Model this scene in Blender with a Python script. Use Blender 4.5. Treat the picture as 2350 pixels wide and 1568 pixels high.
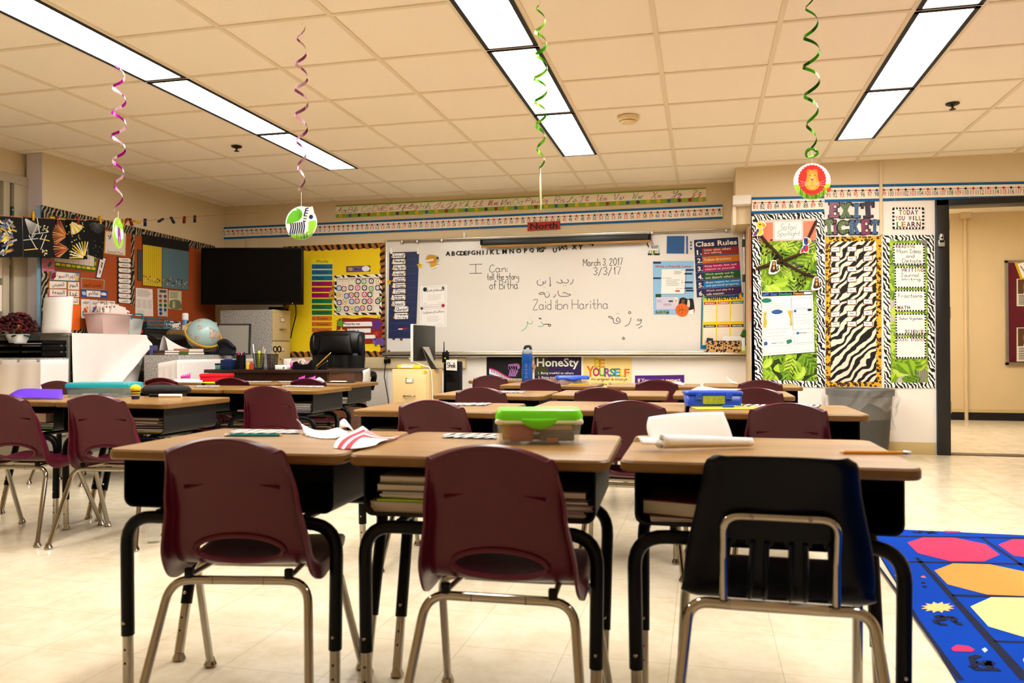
import bpy, bmesh, math, random
from mathutils import Vector, Matrix
from math import sin, cos, pi, radians, sqrt, atan2
random.seed(7)
for _o in list(bpy.data.objects): bpy.data.objects.remove(_o)
C = bpy.context.scene.collection
S = bpy.context.scene

# ------------------------------------------------------------------ camera
FPX, CX, CY = 1832.6, 1175.0, 784.0            # focal length in pixels of the 2350 x 1568 frame
YAW, PITCH, ROLL = 0.234789, 0.011354, 0.001527
EYE = 0.886
cam_d = bpy.data.cameras.new('camera'); cam = bpy.data.objects.new('camera', cam_d); C.objects.link(cam)
cam_d.sensor_width = 36.0; cam_d.lens = FPX / 2350 * 36; cam_d.clip_start = 0.05; cam_d.clip_end = 60
cam.matrix_world = (Matrix.Translation((0, 0, EYE)) @ Matrix.Rotation(YAW, 4, 'Z')
                    @ Matrix.Rotation(pi/2 + PITCH, 4, 'X') @ Matrix.Rotation(-ROLL, 4, 'Z'))
cam_d.dof.use_dof = True; cam_d.dof.focus_distance = 6.5; cam_d.dof.aperture_fstop = 5.2
S.camera = cam

# ------------------------------------------------------------------ world, exposure
W = bpy.data.worlds.new('night'); S.world = W; W.use_nodes = True
W.node_tree.nodes['Background'].inputs[0].default_value = (0.03, 0.04, 0.07, 1)
W.node_tree.nodes['Background'].inputs[1].default_value = 0.3
S.view_settings.view_transform = 'Standard'; S.view_settings.look = 'None'
S.view_settings.gamma = 1.0; S.view_settings.use_curve_mapping = False
S.view_settings.exposure = 1.72
LAMP_POWER = 11.0                              # emission of the ceiling light diffusers
LAMP_COLOR = (1.0, 0.985, 0.955)
try:
    S.cycles.max_bounces = 8; S.cycles.diffuse_bounces = 5; S.cycles.glossy_bounces = 4
    S.cycles.transmission_bounces = 6; S.cycles.transparent_max_bounces = 8
    S.cycles.sample_clamp_indirect = 6.0; S.cycles.caustics_reflective = False; S.cycles.caustics_refractive = False
    S.cycles.use_denoising = True
except Exception: pass

# ------------------------------------------------------------------ pixel rays of that camera -> points on real planes
_c, _s = cos(YAW), sin(YAW); _cp, _sp = cos(PITCH), sin(PITCH); _cr, _sr = cos(ROLL), sin(ROLL)
def ray(px, py):
    u, v = (px - CX) / FPX, -(py - CY) / FPX
    u, v = u*_cr + v*_sr, -u*_sr + v*_cr
    x, y, z = u, _cp - v*_sp, _sp + v*_cp
    return Vector((x*_c - y*_s, x*_s + y*_c, z))
def hY(px, py, Y): d = ray(px, py); d = d * (Y / d.y); return Vector((d.x, Y, d.z + EYE))
def hX(px, py, X): d = ray(px, py); d = d * (X / d.x); return Vector((X, d.y, d.z + EYE))
def hZ(px, py, Z=0.0): d = ray(px, py); d = d * ((Z - EYE) / d.z); return Vector((d.x, d.y, Z))
def hD(px, py, D):                                # point at depth D along the viewing axis
    d = ray(px, py); f = ray(CX, CY); d = d * (D / d.dot(f)) ; return Vector((d.x, d.y, d.z + EYE))

# ------------------------------------------------------------------ materials
def lin(h):
    h = h.lstrip('#'); o = []
    for i in (0, 2, 4):
        c = int(h[i:i+2], 16) / 255
        o.append(c/12.92 if c <= 0.04045 else ((c+0.055)/1.055)**2.4)
    return (*o, 1.0)
_M = {}
def mat(name, col='#808080', rough=0.5, metal=0.0, spec=0.4, coat=0.0, noise=0.0, nscale=8.0, bump=0.0, bscale=60.0, trans=0.0, alpha=1.0, emit=None, estr=0.0):
    if name in _M: return _M[name]
    m = bpy.data.materials.new(name); m.use_nodes = True; nt = m.node_tree; b = nt.nodes['Principled BSDF']
    c = lin(col); b.inputs['Base Color'].default_value = c
    b.inputs['Roughness'].default_value = rough; b.inputs['Metallic'].default_value = metal
    b.inputs['Specular IOR Level'].default_value = spec; b.inputs['Coat Weight'].default_value = coat
    b.inputs['Transmission Weight'].default_value = trans; b.inputs['Alpha'].default_value = alpha
    if emit: b.inputs['Emission Color'].default_value = lin(emit); b.inputs['Emission Strength'].default_value = estr
    if noise or bump:
        tc = nt.nodes.new('ShaderNodeTexCoord')
    if noise:
        n = nt.nodes.new('ShaderNodeTexNoise'); n.inputs['Scale'].default_value = nscale; n.inputs['Detail'].default_value = 5
        nt.links.new(tc.outputs['Object'], n.inputs['Vector'])
        mx = nt.nodes.new('ShaderNodeMix'); mx.data_type = 'RGBA'
        mx.inputs[6].default_value = tuple(max(0, k*(1-noise)) for k in c[:3]) + (1,)
        mx.inputs[7].default_value = tuple(min(1, k*(1+noise)) for k in c[:3]) + (1,)
        nt.links.new(n.outputs['Fac'], mx.inputs[0]); nt.links.new(mx.outputs[2], b.inputs['Base Color'])
    if bump:
        n = nt.nodes.new('ShaderNodeTexNoise'); n.inputs['Scale'].default_value = bscale; n.inputs['Detail'].default_value = 4
        nt.links.new(tc.outputs['Object'], n.inputs['Vector'])
        bp = nt.nodes.new('ShaderNodeBump'); bp.inputs['Strength'].default_value = bump; bp.inputs['Distance'].default_value = 0.01
        nt.links.new(n.outputs['Fac'], bp.inputs['Height']); nt.links.new(bp.outputs['Normal'], b.inputs['Normal'])
    _M[name] = m; return m
def flat(h, rough=0.6): return mat('paint_' + h.lstrip('#') + ('' if rough == 0.6 else '_%d' % int(rough*100)), h, rough, spec=0.25)
def ramp_mat(name, build, rough=0.6, spec=0.25):
    """build(nt, geometry-position socket) returns a colour socket"""
    if name in _M: return _M[name]
    m = bpy.data.materials.new(name); m.use_nodes = True; nt = m.node_tree; b = nt.nodes['Principled BSDF']
    g = nt.nodes.new('ShaderNodeTexCoord')
    out = build(nt, g.outputs['Object']); nt.links.new(out, b.inputs['Base Color'])
    b.inputs['Roughness'].default_value = rough; b.inputs['Specular IOR Level'].default_value = spec
    _M[name] = m; return m
def ramp(nt, fac, stops, interp='LINEAR'):
    r = nt.nodes.new('ShaderNodeValToRGB'); r.color_ramp.interpolation = interp
    e = r.color_ramp.elements
    while len(e) < len(stops): e.new(0.5)
    for el, (p, h) in zip(e, stops): el.position = p; el.color = lin(h)
    nt.links.new(fac, r.inputs[0]); return r.outputs[0]
def zebra(name, scale, dist, a='#f4f0ea', b='#14120f', rot=(0, 0.6, 0), cut=0.5, dscale=1.4):
    def bld(nt, v):
        mp = nt.nodes.new('ShaderNodeMapping'); mp.inputs['Rotation'].default_value = rot; nt.links.new(v, mp.inputs[0])
        w = nt.nodes.new('ShaderNodeTexWave'); w.inputs['Scale'].default_value = scale; w.inputs['Distortion'].default_value = dist
        w.inputs['Detail'].default_value = 1.5; w.inputs['Detail Scale'].default_value = dscale
        nt.links.new(mp.outputs[0], w.inputs[0])
        return ramp(nt, w.outputs['Fac'], [(0, b), (cut, a)], 'CONSTANT')
    return ramp_mat(name, bld)
def leopard(name, scale, ground, rim, core):
    def bld(nt, v):
        w = nt.nodes.new('ShaderNodeTexVoronoi'); w.inputs['Scale'].default_value = scale; nt.links.new(v, w.inputs['Vector'])
        n = nt.nodes.new('ShaderNodeTexNoise'); n.inputs['Scale'].default_value = scale*1.3; nt.links.new(v, n.inputs['Vector'])
        a = nt.nodes.new('ShaderNodeMath'); a.operation = 'MULTIPLY_ADD'; a.inputs[1].default_value = 0.35; nt.links.new(n.outputs['Fac'], a.inputs[0]); nt.links.new(w.outputs['Distance'], a.inputs[2])
        return ramp(nt, a.outputs[0], [(0, core), (0.40, rim), (0.68, ground)], 'CONSTANT')
    return ramp_mat(name, bld)
def wood(name, c1, c2, scale=5.0, rough=0.4, axis='X', streak=12.0, coat=0.0):
    if name in _M: return _M[name]
    m = bpy.data.materials.new(name); m.use_nodes = True; nt = m.node_tree; b = nt.nodes['Principled BSDF']
    g = nt.nodes.new('ShaderNodeTexCoord'); mp = nt.nodes.new('ShaderNodeMapping')
    mp.inputs['Scale'].default_value = {'X': (1, streak, streak), 'Z': (streak, streak, 1), 'Y': (streak, 1, streak)}[axis]
    nt.links.new(g.outputs['Object'], mp.inputs[0])
    n = nt.nodes.new('ShaderNodeTexNoise'); n.inputs['Scale'].default_value = scale; n.inputs['Detail'].default_value = 6; n.inputs['Distortion'].default_value = 0.6
    nt.links.new(mp.outputs[0], n.inputs['Vector'])
    nt.links.new(ramp(nt, n.outputs['Fac'], [(0.3, c1), (0.7, c2)]), b.inputs['Base Color'])
    b.inputs['Roughness'].default_value = rough; b.inputs['Coat Weight'].default_value = coat; b.inputs['Coat Roughness'].default_value = 0.15
    b.inputs['Specular IOR Level'].default_value = 0.4
    _M[name] = m; return m

def granite(nt, v):
    n = nt.nodes.new('ShaderNodeTexNoise'); n.inputs['Scale'].default_value = 130; n.inputs['Detail'].default_value = 3; nt.links.new(v, n.inputs['Vector'])
    return ramp(nt, n.outputs['Fac'], [(0.32, '#4c4a48'), (0.46, '#8d8984'), (0.62, '#cfcac2')])
def vinyl(nt, v):
    sep = nt.nodes.new('ShaderNodeSeparateXYZ'); nt.links.new(v, sep.inputs[0])
    n = nt.nodes.new('ShaderNodeTexNoise'); n.inputs['Scale'].default_value = 9; n.inputs['Detail'].default_value = 8; n.inputs['Roughness'].default_value = 0.7
    nt.links.new(v, n.inputs['Vector'])
    base = ramp(nt, n.outputs['Fac'], [(0.3, '#cfbf9e'), (0.55, '#dfd1b5'), (0.75, '#e6dac2')])
    br = nt.nodes.new('ShaderNodeTexBrick'); br.offset = 0.0
    mp = nt.nodes.new('ShaderNodeMapping'); nt.links.new(v, mp.inputs[0]); mp.inputs['Location'].default_value = (0.1, 0.13, 0)
    br.inputs['Scale'].default_value = 1.0; br.inputs['Mortar Size'].default_value = 0.0011; br.inputs['Brick Width'].default_value = 0.3048; br.inputs['Row Height'].default_value = 0.3048
    br.inputs['Color1'].default_value = (1, 1, 1, 1); br.inputs['Color2'].default_value = (0.95, 0.94, 0.93, 1); br.inputs['Mortar'].default_value = (0.55, 0.5, 0.42, 1)
    nt.links.new(mp.outputs[0], br.inputs['Vector'])
    mx = nt.nodes.new('ShaderNodeMix'); mx.data_type = 'RGBA'; mx.blend_type = 'MULTIPLY'; mx.inputs[0].default_value = 0.8
    nt.links.new(base, mx.inputs[6]); nt.links.new(br.outputs['Color'], mx.inputs[7]); return mx.outputs[2]

M_CEIL = mat('ceiling_tile', '#fdf3e0', 0.9, spec=0.1, noise=0.025, nscale=70, bump=0.05, bscale=240)
M_TEE = mat('ceiling_grid_metal', '#ecdfc4', 0.6)
M_WALL = mat('wall_paint', '#dbc8a3', 0.75, spec=0.2, noise=0.03, nscale=3, bump=0.06, bscale=40)
M_WALLW = mat('wall_paint_white', '#ece5db', 0.7, spec=0.2, noise=0.02, nscale=3, bump=0.05, bscale=40)
M_HALL = mat('hall_paint', '#d3bb90', 0.75, spec=0.2, noise=0.04, nscale=2)
M_FLOOR = ramp_mat('vinyl_floor', vinyl, 0.22, 0.45)
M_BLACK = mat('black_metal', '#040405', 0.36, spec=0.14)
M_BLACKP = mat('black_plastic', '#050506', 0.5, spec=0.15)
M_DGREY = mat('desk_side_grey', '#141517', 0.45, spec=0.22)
M_CHROME = mat('chrome', '#a39c90', 0.08, 1.0)
M_STEEL = mat('dull_steel', '#b3aa9a', 0.3, 1.0)
M_TOP = wood('desk_laminate', '#805c28', '#a37a42', 2.2, 0.3, 'X', 6.0, 0.15)
M_EDGE = mat('desk_edge', '#74501f', 0.4, noise=0.2, nscale=30)
M_MAROON = mat('maroon_plastic', '#500d21', 0.33, spec=0.3, bump=0.015, bscale=500)
M_NAVY = mat('navy_plastic', '#030409', 0.3, spec=0.12, bump=0.015, bscale=500)
M_WHITE = mat('white_paper', '#f1eee8', 0.7, spec=0.2)
M_BOARD = mat('whiteboard_enamel', '#e0dbd1', 0.25, spec=0.45, noise=0.03, nscale=2.5)
M_ALU = mat('aluminium', '#c6bda9', 0.35, 0.9)
M_BROWN = wood('dark_walnut', '#1c0c06', '#34180d', 3, 0.35, 'X', 8)
M_BROWNZ = wood('walnut_side', '#3a1c0e', '#6b3a1e', 3, 0.35, 'X', 8)
M_GRAN = ramp_mat('speckled_contact_paper', granite, 0.5)
M_CLOTH = mat('white_cloth', '#efe6e0', 0.85, spec=0.1, noise=0.03, nscale=6)
M_TAN = mat('tan_enamel', '#cdb684', 0.4, spec=0.4)
M_CREAM = mat('cream_enamel', '#dcbe86', 0.4, spec=0.4)
M_LEATHER = mat('black_leather', '#070707', 0.36, spec=0.35, bump=0.15, bscale=90)
M_ZEB = zebra('zebra_border_print', 12, 9.0, rot=(0.2, 0.5, 0.3), cut=0.48)
M_ZEBD = zebra('zebra_border_dark', 9, 7.0, '#a89a80', '#0c0a08', rot=(0.4, 0, 1.25), cut=0.62)
M_ZEBW = zebra('zebra_poster_print', 5.6, 9.0, '#efe2cc', '#171411', rot=(0, -0.75, 0), cut=0.5, dscale=1.2)
M_LEO = leopard('leopard_border_print', 40, '#e6aa2c', '#15100a', '#a0701c')
M_LEO2 = leopard('leopard_box_print', 48, '#c79a5e', '#22160c', '#2c1b0e')
M_TIG = zebra('tiger_border_print', 5, 3.0, '#a8672c', '#1c120a', rot=(0, 0.5, 0), cut=0.42)

# ------------------------------------------------------------------ mesh builder
def fillet(pts, r, n=6):
    pts = [Vector(p) for p in pts]; out = [pts[0]]
    for i in range(1, len(pts)-1):
        a, b, c = pts[i-1], pts[i], pts[i+1]
        u, v = (a-b), (c-b); lu, lv = u.length, v.length; u.normalize(); v.normalize()
        ang = u.angle(v, pi)
        if ang > pi-0.02: out.append(b); continue
        t = min(r / math.tan(ang/2), lu*0.49, lv*0.49)
        p0, p1 = b+u*t, b+v*t
        for k in range(n+1):
            q = k/n; out.append((1-q)**2*p0 + 2*q*(1-q)*b + q*q*p1)
    out.append(pts[-1]); return out
def catmull(pts, n=4):
    if len(pts) < 3: return [tuple(p) for p in pts]
    P = [Vector((*p, 0)[:3]) for p in pts]; P = [P[0]*2-P[1]] + P + [P[-1]*2-P[-2]]; out = []
    for i in range(1, len(P)-2):
        for k in range(n):
            t = k/n
            out.append(0.5*((2*P[i]) + (P[i+1]-P[i-1])*t + (2*P[i-1]-5*P[i]+4*P[i+1]-P[i+2])*t*t + (3*P[i]-P[i-1]-3*P[i+1]+P[i+2])*t**3))
    out.append(P[-2]); return [tuple(q) for q in out]
class MB:
    def __init__(s): s.v = []; s.f = []; s.m = []; s.sm = []; s.mats = []; s.X = None
    def mi(s, m):
        if m not in s.mats: s.mats.append(m)
        return s.mats.index(m)
    def add(s, vs, fs, m, smooth=False):
        o = len(s.v)
        for p in vs:
            p = Vector(p); s.v.append(s.X @ p if s.X else p)
        k = s.mi(m)
        for f in fs: s.f.append([i+o for i in f]); s.m.append(k); s.sm.append(smooth)
        return s
    def box(s, lo, hi, m, bev=0.0, R=None):
        x0, y0, z0 = lo; x1, y1, z1 = hi
        if bev <= 0:
            vs = [(x, y, z) for x in (x0, x1) for y in (y0, y1) for z in (z0, z1)]
            fs = [(0,1,3,2),(4,6,7,5),(0,4,5,1),(2,3,7,6),(0,2,6,4),(1,5,7,3)]
        else:
            b = min(bev, (x1-x0)*.45, (y1-y0)*.45, (z1-z0)*.45)
            bm = bmesh.new(); bmesh.ops.create_cube(bm, size=1)
            bmesh.ops.scale(bm, vec=(x1-x0, y1-y0, z1-z0), verts=bm.verts)
            bmesh.ops.translate(bm, vec=((x0+x1)/2, (y0+y1)/2, (z0+z1)/2), verts=bm.verts)
            bmesh.ops.bevel(bm, geom=list(bm.edges), offset=b, segments=2, profile=0.5, affect='EDGES')
            bm.verts.index_update(); vs = [v.co.copy() for v in bm.verts]; fs = [[v.index for v in f.verts] for f in bm.faces]; bm.free()
        if R: vs = [R @ Vector(p) for p in vs]
        return s.add(vs, fs, m, bev > 0)
    def prism(s, poly, z0, z1, m, R=None, smooth=False, mtop=None):
        n = len(poly); vs = [(p[0], p[1], z0) for p in poly] + [(p[0], p[1], z1) for p in poly]
        if R: vs = [R @ Vector(p) for p in vs]
        s.add(vs, [[i, (i+1) % n, n+(i+1) % n, n+i] for i in range(n)] + [list(range(n))[::-1]], m, smooth)
        return s.add(vs, [list(range(n, 2*n))], mtop or m, False)
    def tube(s, pts, r, m, n=10, caps=True, r2=None):
        pts = [Vector(p) for p in pts]; k = len(pts); vs = []
        t = (pts[1]-pts[0]).normalized(); up = Vector((0, 0, 1)) if abs(t.z) < 0.9 else Vector((1, 0, 0))
        u = t.cross(up).normalized()
        for i, p in enumerate(pts):
            t = (pts[min(i+1, k-1)] - pts[max(i-1, 0)]).normalized()
            u = (u - t*u.dot(t)).normalized(); w = t.cross(u)
            rr = r + ((r2 or r)-r)*i/(k-1)
            for j in range(n): a = 2*pi*j/n; vs.append(p + (u*cos(a) + w*sin(a))*rr)
        fs = [[i*n+j, i*n+(j+1) % n, (i+1)*n+(j+1) % n, (i+1)*n+j] for i in range(k-1) for j in range(n)]
        s.add(vs, fs, m, True)
        if caps: s.add(vs[:n], [list(range(n))[::-1]], m); s.add(vs[-n:], [list(range(n))], m)
        return s
    def lathe(s, prof, m, n=24, c=(0, 0, 0), R=None, smooth=True):
        vs = []; c = Vector(c)
        for r, z in prof:
            for j in range(n):
                a = 2*pi*j/n; p = Vector((r*cos(a), r*sin(a), z)); vs.append(c + (R @ p if R else p))
        k = len(prof)
        fs = [[i*n+j, i*n+(j+1) % n, (i+1)*n+(j+1) % n, (i+1)*n+j] for i in range(k-1) for j in range(n)]
        return s.add(vs, fs, m, smooth)
    def ball(s, c, r, m, n=16, sc=(1, 1, 1)):
        c = Vector(c); k = n//2
        prof = [(max(1e-4, r*sin(pi*i/k)), -r*cos(pi*i/k)) for i in range(k+1)]
        return s.lathe(prof, m, n, c, Matrix.Diagonal(sc).to_3x3())
    def grid(s, fn, nu, nv, m, smooth=True, keep=None):
        vs = [fn(i/nu, j/nv) for i in range(nu+1) for j in range(nv+1)]; w = nv+1
        fs = [[i*w+j, (i+1)*w+j, (i+1)*w+j+1, i*w+j+1] for i in range(nu) for j in range(nv) if keep is None or keep(i, j)]
        return s.add(vs, fs, m, smooth)
    def build(s, name, parent=None, loc=None, angle=38, solid=0, sub=0):
        me = bpy.data.meshes.new(name)
        vs = s.v
        if loc is None and parent is None:      # origin at the thing's base
            xs = [p.x for p in vs]; ys = [p.y for p in vs]; zs = [p.z for p in vs]
            loc = Vector(((min(xs)+max(xs))/2, (min(ys)+max(ys))/2, min(zs)))
            vs = [p - loc for p in vs]
        me.from_pydata([tuple(p) for p in vs], [], s.f)
        for m in s.mats: me.materials.append(m)
        me.polygons.foreach_set('material_index', s.m); me.polygons.foreach_set('use_smooth', s.sm)
        me.update()
        try: me.set_sharp_from_angle(angle=radians(angle))
        except Exception: pass
        o = bpy.data.objects.new(name, me); C.objects.link(o)
        if parent: o.parent = parent
        if loc is not None: o.location = loc
        if solid: md = o.modifiers.new('solid', 'SOLIDIFY'); md.thickness = solid; md.offset = 0
        if sub: md = o.modifiers.new('sub', 'SUBSURF'); md.levels = md.render_levels = sub
        return o
def tag(o, label=None, cat=None, group=None, kind=None):
    if label: o['label'] = label
    if cat: o['category'] = cat
    if group: o['group'] = group
    if kind: o['kind'] = kind
    return o
def thing(name, label, cat, loc=(0, 0, 0), rz=0.0, group=None):
    o = bpy.data.objects.new(name, None); C.objects.link(o); o.empty_display_size = 0.05
    o.location = loc; o.rotation_euler = (0, 0, rz); return tag(o, label, cat, group)
def struct(o): o['kind'] = 'structure'; return o
def copy_tree(o, parent=None):
    c = o.copy(); C.objects.link(c)
    if parent: c.parent = parent; c.matrix_parent_inverse = o.matrix_parent_inverse.copy()
    for ch in list(o.children): copy_tree(ch, c)
    return c
def rrect(w, d, r, n=4, cx=0, cy=0):
    out = []
    for (sx, sy, a0) in ((1, 1, 0), (-1, 1, 90), (-1, -1, 180), (1, -1, 270)):
        for k in range(n+1):
            a = radians(a0 + 90*k/n); out.append((cx + sx*(w/2-r) + r*cos(a), cy + sy*(d/2-r) + r*sin(a)))
    return out

# ------------------------------------------------------------------ lettering
_G = {}
def _glyphs():
    ch = [chr(c) for c in range(33, 127)]; objs = []
    for bold in (0, 1):
        for c in [''] + ch:
            for tail in ('', '|'):
                if c == '' and tail == '': continue
                cu = bpy.data.curves.new('t', 'FONT'); cu.body = c + tail; cu.resolution_u = 2; cu.offset = 0.022*bold
                o = bpy.data.objects.new('t', cu); C.objects.link(o); objs.append((bold, c, tail, o, cu))
    ar = {}
    for key, s_ in ARABIC.items():
        cu = bpy.data.curves.new('t', 'FONT'); cu.body = s_; cu.resolution_u = 1; cu.offset = 0.012
        o = bpy.data.objects.new('t', cu); C.objects.link(o); objs.append(('ar', key, '', o, cu))
    bpy.context.view_layer.update(); dg = bpy.context.evaluated_depsgraph_get(); tmp = {}
    for bold, c, tail, o, cu in objs:
        ev = o.evaluated_get(dg); me = ev.to_mesh()
        vs = [(v.co.x, v.co.y) for v in me.vertices]; fs = [list(p.vertices) for p in me.polygons]
        tmp[(bold, c, tail)] = (vs, fs); ev.to_mesh_clear()
    for bold, c, tail, o, cu in objs: bpy.data.objects.remove(o); bpy.data.curves.remove(cu)
    for bold in (0, 1):
        bar = max(p[0] for p in tmp[(bold, '', '|')][0])
        for c in ch:
            vs, fs = tmp[(bold, c, '')]; adv = max(p[0] for p in tmp[(bold, c, '|')][0]) - bar
            _G[(bold, c)] = (vs, fs, adv)
        _G[(bold, ' ')] = ([], [], 0.3)
    for key in ARABIC: _G[('ar', key)] = (*tmp[('ar', key, '')], 0)
# Arabic joining forms (isolated, final, initial, medial)
_AF = {'ا': 0xFE8D, 'ب': 0xFE8F, 'ة': 0xFE93, 'ت': 0xFE95, 'ث': 0xFE99, 'ج': 0xFE9D, 'ح': 0xFEA1, 'خ': 0xFEA5, 'د': 0xFEA9, 'ر': 0xFEAD, 'ز': 0xFEAF,
       'س': 0xFEB1, 'ش': 0xFEB5, 'ص': 0xFEB9, 'ط': 0xFEC1, 'ع': 0xFEC9, 'غ': 0xFECD, 'ف': 0xFED1, 'ق': 0xFED5, 'ك': 0xFED9, 'ل': 0xFEDD, 'م': 0xFEE1, 'ن': 0xFEE5,
       'ه': 0xFEE9, 'و': 0xFEED, 'ي': 0xFEF1, 'أ': 0xFE83, 'إ': 0xFE87, 'ئ': 0xFE89, 'ء': 0xFE80, '1': 0xFEFB, '2': 0xFEF7}
_NJ = set('ادرزوأإةء12')
def shape(t):
    out = []
    for w in t.replace('لا', '1').replace('لأ', '2').split(' '):
        o = []
        for i, c in enumerate(w):
            b = _AF[c]; pj = i > 0 and w[i-1] not in _NJ; nx = i < len(w)-1
            if c in _NJ: o.append(chr(b + (1 if pj and c != 'ء' else 0)))
            else: o.append(chr(b + ((3 if nx else 1) if pj else (2 if nx else 0))))
        out.append(''.join(o))
    return ' '.join(out)[::-1]
ARABIC = {t: shape(t) for t in ('أيام الأسبوع', 'الخميس', 'اليوم', 'الجمعة', 'غدا', 'الأربعاء', 'أمس', 'طقس اليوم', 'غائم', 'خريف', 'شتاء', 'ربيع', 'صيف',
          'كانون الثاني', 'شباط', 'آذار'.replace('آ', 'أ').replace('ذ', 'د'), 'نيسان', 'أيار', 'حزيران', 'تموز', 'أب', 'أيلول', 'لا') if all(ch in _AF or ch == ' ' for ch in t)}
def _shape_ok(): pass
_glyphs()
def text_geo(t, bold=0, shear=0.0, gap=0.0):
    """unit-size lettering: vertices, faces and its bounds"""
    if ('ar', t) in _G: vs, fs, _ = _G[('ar', t)]; V, F = list(vs), [list(f) for f in fs]
    else:
        V, F, x = [], [], 0.0
        for c in t:
            vs, fs, adv = _G.get((bold, c), _G[(bold, ' ')])
            o = len(V); V += [(p[0]+x+p[1]*shear, p[1]) for p in vs]; F += [[i+o for i in f] for f in fs]; x += adv + gap
    if not V: V = [(0, 0), (1, 1)]; print('NO GLYPHS', repr(t))
    xs = [p[0] for p in V]; ys = [p[1] for p in V]
    return V, F, (min(xs), min(ys), max(xs), max(ys))
# single-stroke handwriting: x 0-6, y 0-9 (baseline 3, x-height 6, capitals 9)
HAND = {'A':'03 39 63;15 55','B':'03 09;09 39 58 57 36 06;36 65 64 43 03','C':'58 39 18 06 04 23 43 54','D':'03 09;09 39 67 65 33 03','E':'59 09 03 53;06 46','F':'59 09 03;06 46',
'G':'58 39 18 06 04 23 43 54 56 36','H':'03 09;63 69;06 66','I':'09 49;29 23;03 43','J':'19 59;39 34 23 13 04','K':'03 09;59 06 53','L':'09 03 53','M':'03 09 35 69 63','N':'03 09 53 59',
'O':'29 07 05 23 43 65 67 49 29','P':'03 09;09 39 58 57 36 06','Q':'29 07 05 23 43 65 67 49 29;44 62','R':'03 09;09 39 58 57 36 06;26 53','S':'58 39 19 07 16 46 55 44 23 13 04','T':'09 69;39 33',
'U':'09 05 13 43 55 59','V':'09 33 69','W':'09 13 37 53 69','X':'09 53;59 03','Y':'09 36 69;36 33','Z':'09 59 03 53',
'a':'45 36 16 05 04 13 33 44;46 44 53','b':'09 03;05 26 46 55 54 43 13 04','c':'45 36 16 05 04 13 33 44','d':'45 36 16 05 04 13 33 44;49 43','e':'05 45 36 16 05 04 13 33 44','f':'48 39 28 23;06 46',
'g':'45 36 16 05 04 13 33 44;46 41 30 10 01','h':'09 03;05 26 36 45 43','i':'06 03;08 07','j':'26 21 10 01;28 27','k':'09 03;46 05 43','l':'09 04 13','m':'06 03;05 16 25 23;25 36 46 55 53',
'n':'06 03;05 26 36 45 43','o':'26 05 04 23 33 44 45 36 26','p':'06 00;05 26 46 55 54 43 13 04','q':'45 36 16 05 04 13 33 44;46 40 51','r':'06 03;05 26 36','s':'45 26 06 15 35 44 23 03','t':'29 24 33 43;06 46',
'u':'06 04 13 33 44;46 43','v':'06 23 46','w':'06 13 25 33 46','x':'06 43;46 03','y':'06 05 14 34;46 41 20 00','z':'06 46 03 43',
'0':'29 07 05 23 33 55 57 39 29','1':'17 29 23','2':'07 29 48 47 03 53','3':'08 29 48 47 26 45 44 23 04','4':'43 49 05 55','5':'49 09 06 36 45 44 33 03','6':'48 29 05 04 23 43 54 45 25 05','7':'09 59 23',
'8':'26 07 19 39 47 26 04 13 33 44 26','9':'46 26 07 19 39 47 46 33',':':'06 05;04 03',"'":'09 07',',':'03 12','/':'02 49','.':'03 04','-':'05 35','&':'53 07 29 38 04 23 45'}
CURS = dict(HAND)
CURS.update({'A':'03 26 39 33;33 39;15 36','a':'45 26 05 04 23 46 43 54','b':'03 28 19 04 23 45 35 56','c':'45 26 05 04 23 54','d':'45 26 05 04 23 49 43 54','e':'04 35 26 05 23 54','f':'03 28 19 10 21 04 54',
'g':'45 26 05 04 23 46 40 20 54','h':'03 28 19 03 26 46 43 54','i':'04 16 13 34;18 17','j':'04 26 20 00 34','k':'03 28 19 03 26 35 15 43 54','l':'03 38 19 14 23 54','m':'04 16 13 26 36 33 46 56 53 64',
'n':'04 16 13 26 46 43 54','o':'26 05 04 23 44 36 26 56','p':'04 16 10 16 36 44 23 13 54','q':'45 26 05 04 23 46 40 51 54','r':'03 16 15 36 33 54','s':'03 26 35 23 03 54','t':'04 29 23 34 54;07 37','u':'04 16 04 13 36 33 54',
'v':'04 16 13 45 36 56','w':'04 16 13 36 33 55 46 66','x':'04 16 33 54;46 03','y':'04 16 14 36 33 36 30 10 54','z':'05 26 36 13 33 30 10 54',
'F':'08 59;39 34 13 03;16 46','T':'08 59;39 34 13 03','G':'03 28 49 37 16 25 58 43 13','H':'08 19 13;59 43;16 56','I':'05 39 49 33 13 04','J':'05 39 49 30 10 54','K':'08 19 13;59 16 53','L':'06 38 29 13 03 43 54',
'M':'03 19 13 39 33 59 53 64','N':'03 19 13 59 53','Q':'07 29 59 37 03 13 53','S':'03 35 59 48 35 33 13 04','U':'08 19 14 33 57 59 53 64','V':'08 19 33 59 69','W':'08 19 13 38 43 69','X':'08 19 43 54;59 03','Y':'08 19 16 36 59 40 10 54','Z':'08 29 58 14 33 30 10 54'})
def hand_lines(t, font=HAND, shear=0.0, smooth=True, gap=1.6):
    x = 0.0; L = []
    for c in t:
        if c == ' ': x += 3.2; continue
        g = font.get(c)
        if not g: x += 2; continue
        mx = 0
        for st in g.split(';'):
            p = [(int(q[0]), int(q[1])) for q in st.split()]
            mx = max(mx, max(q[0] for q in p))
            p = [(x + q[0] + (q[1]-3)*shear, q[1]-3) for q in p]
            L.append([(q[0], q[1]) for q in (catmull(p, 3) if smooth and len(p) > 3 else p)])
        x += mx + gap
    return L
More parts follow.
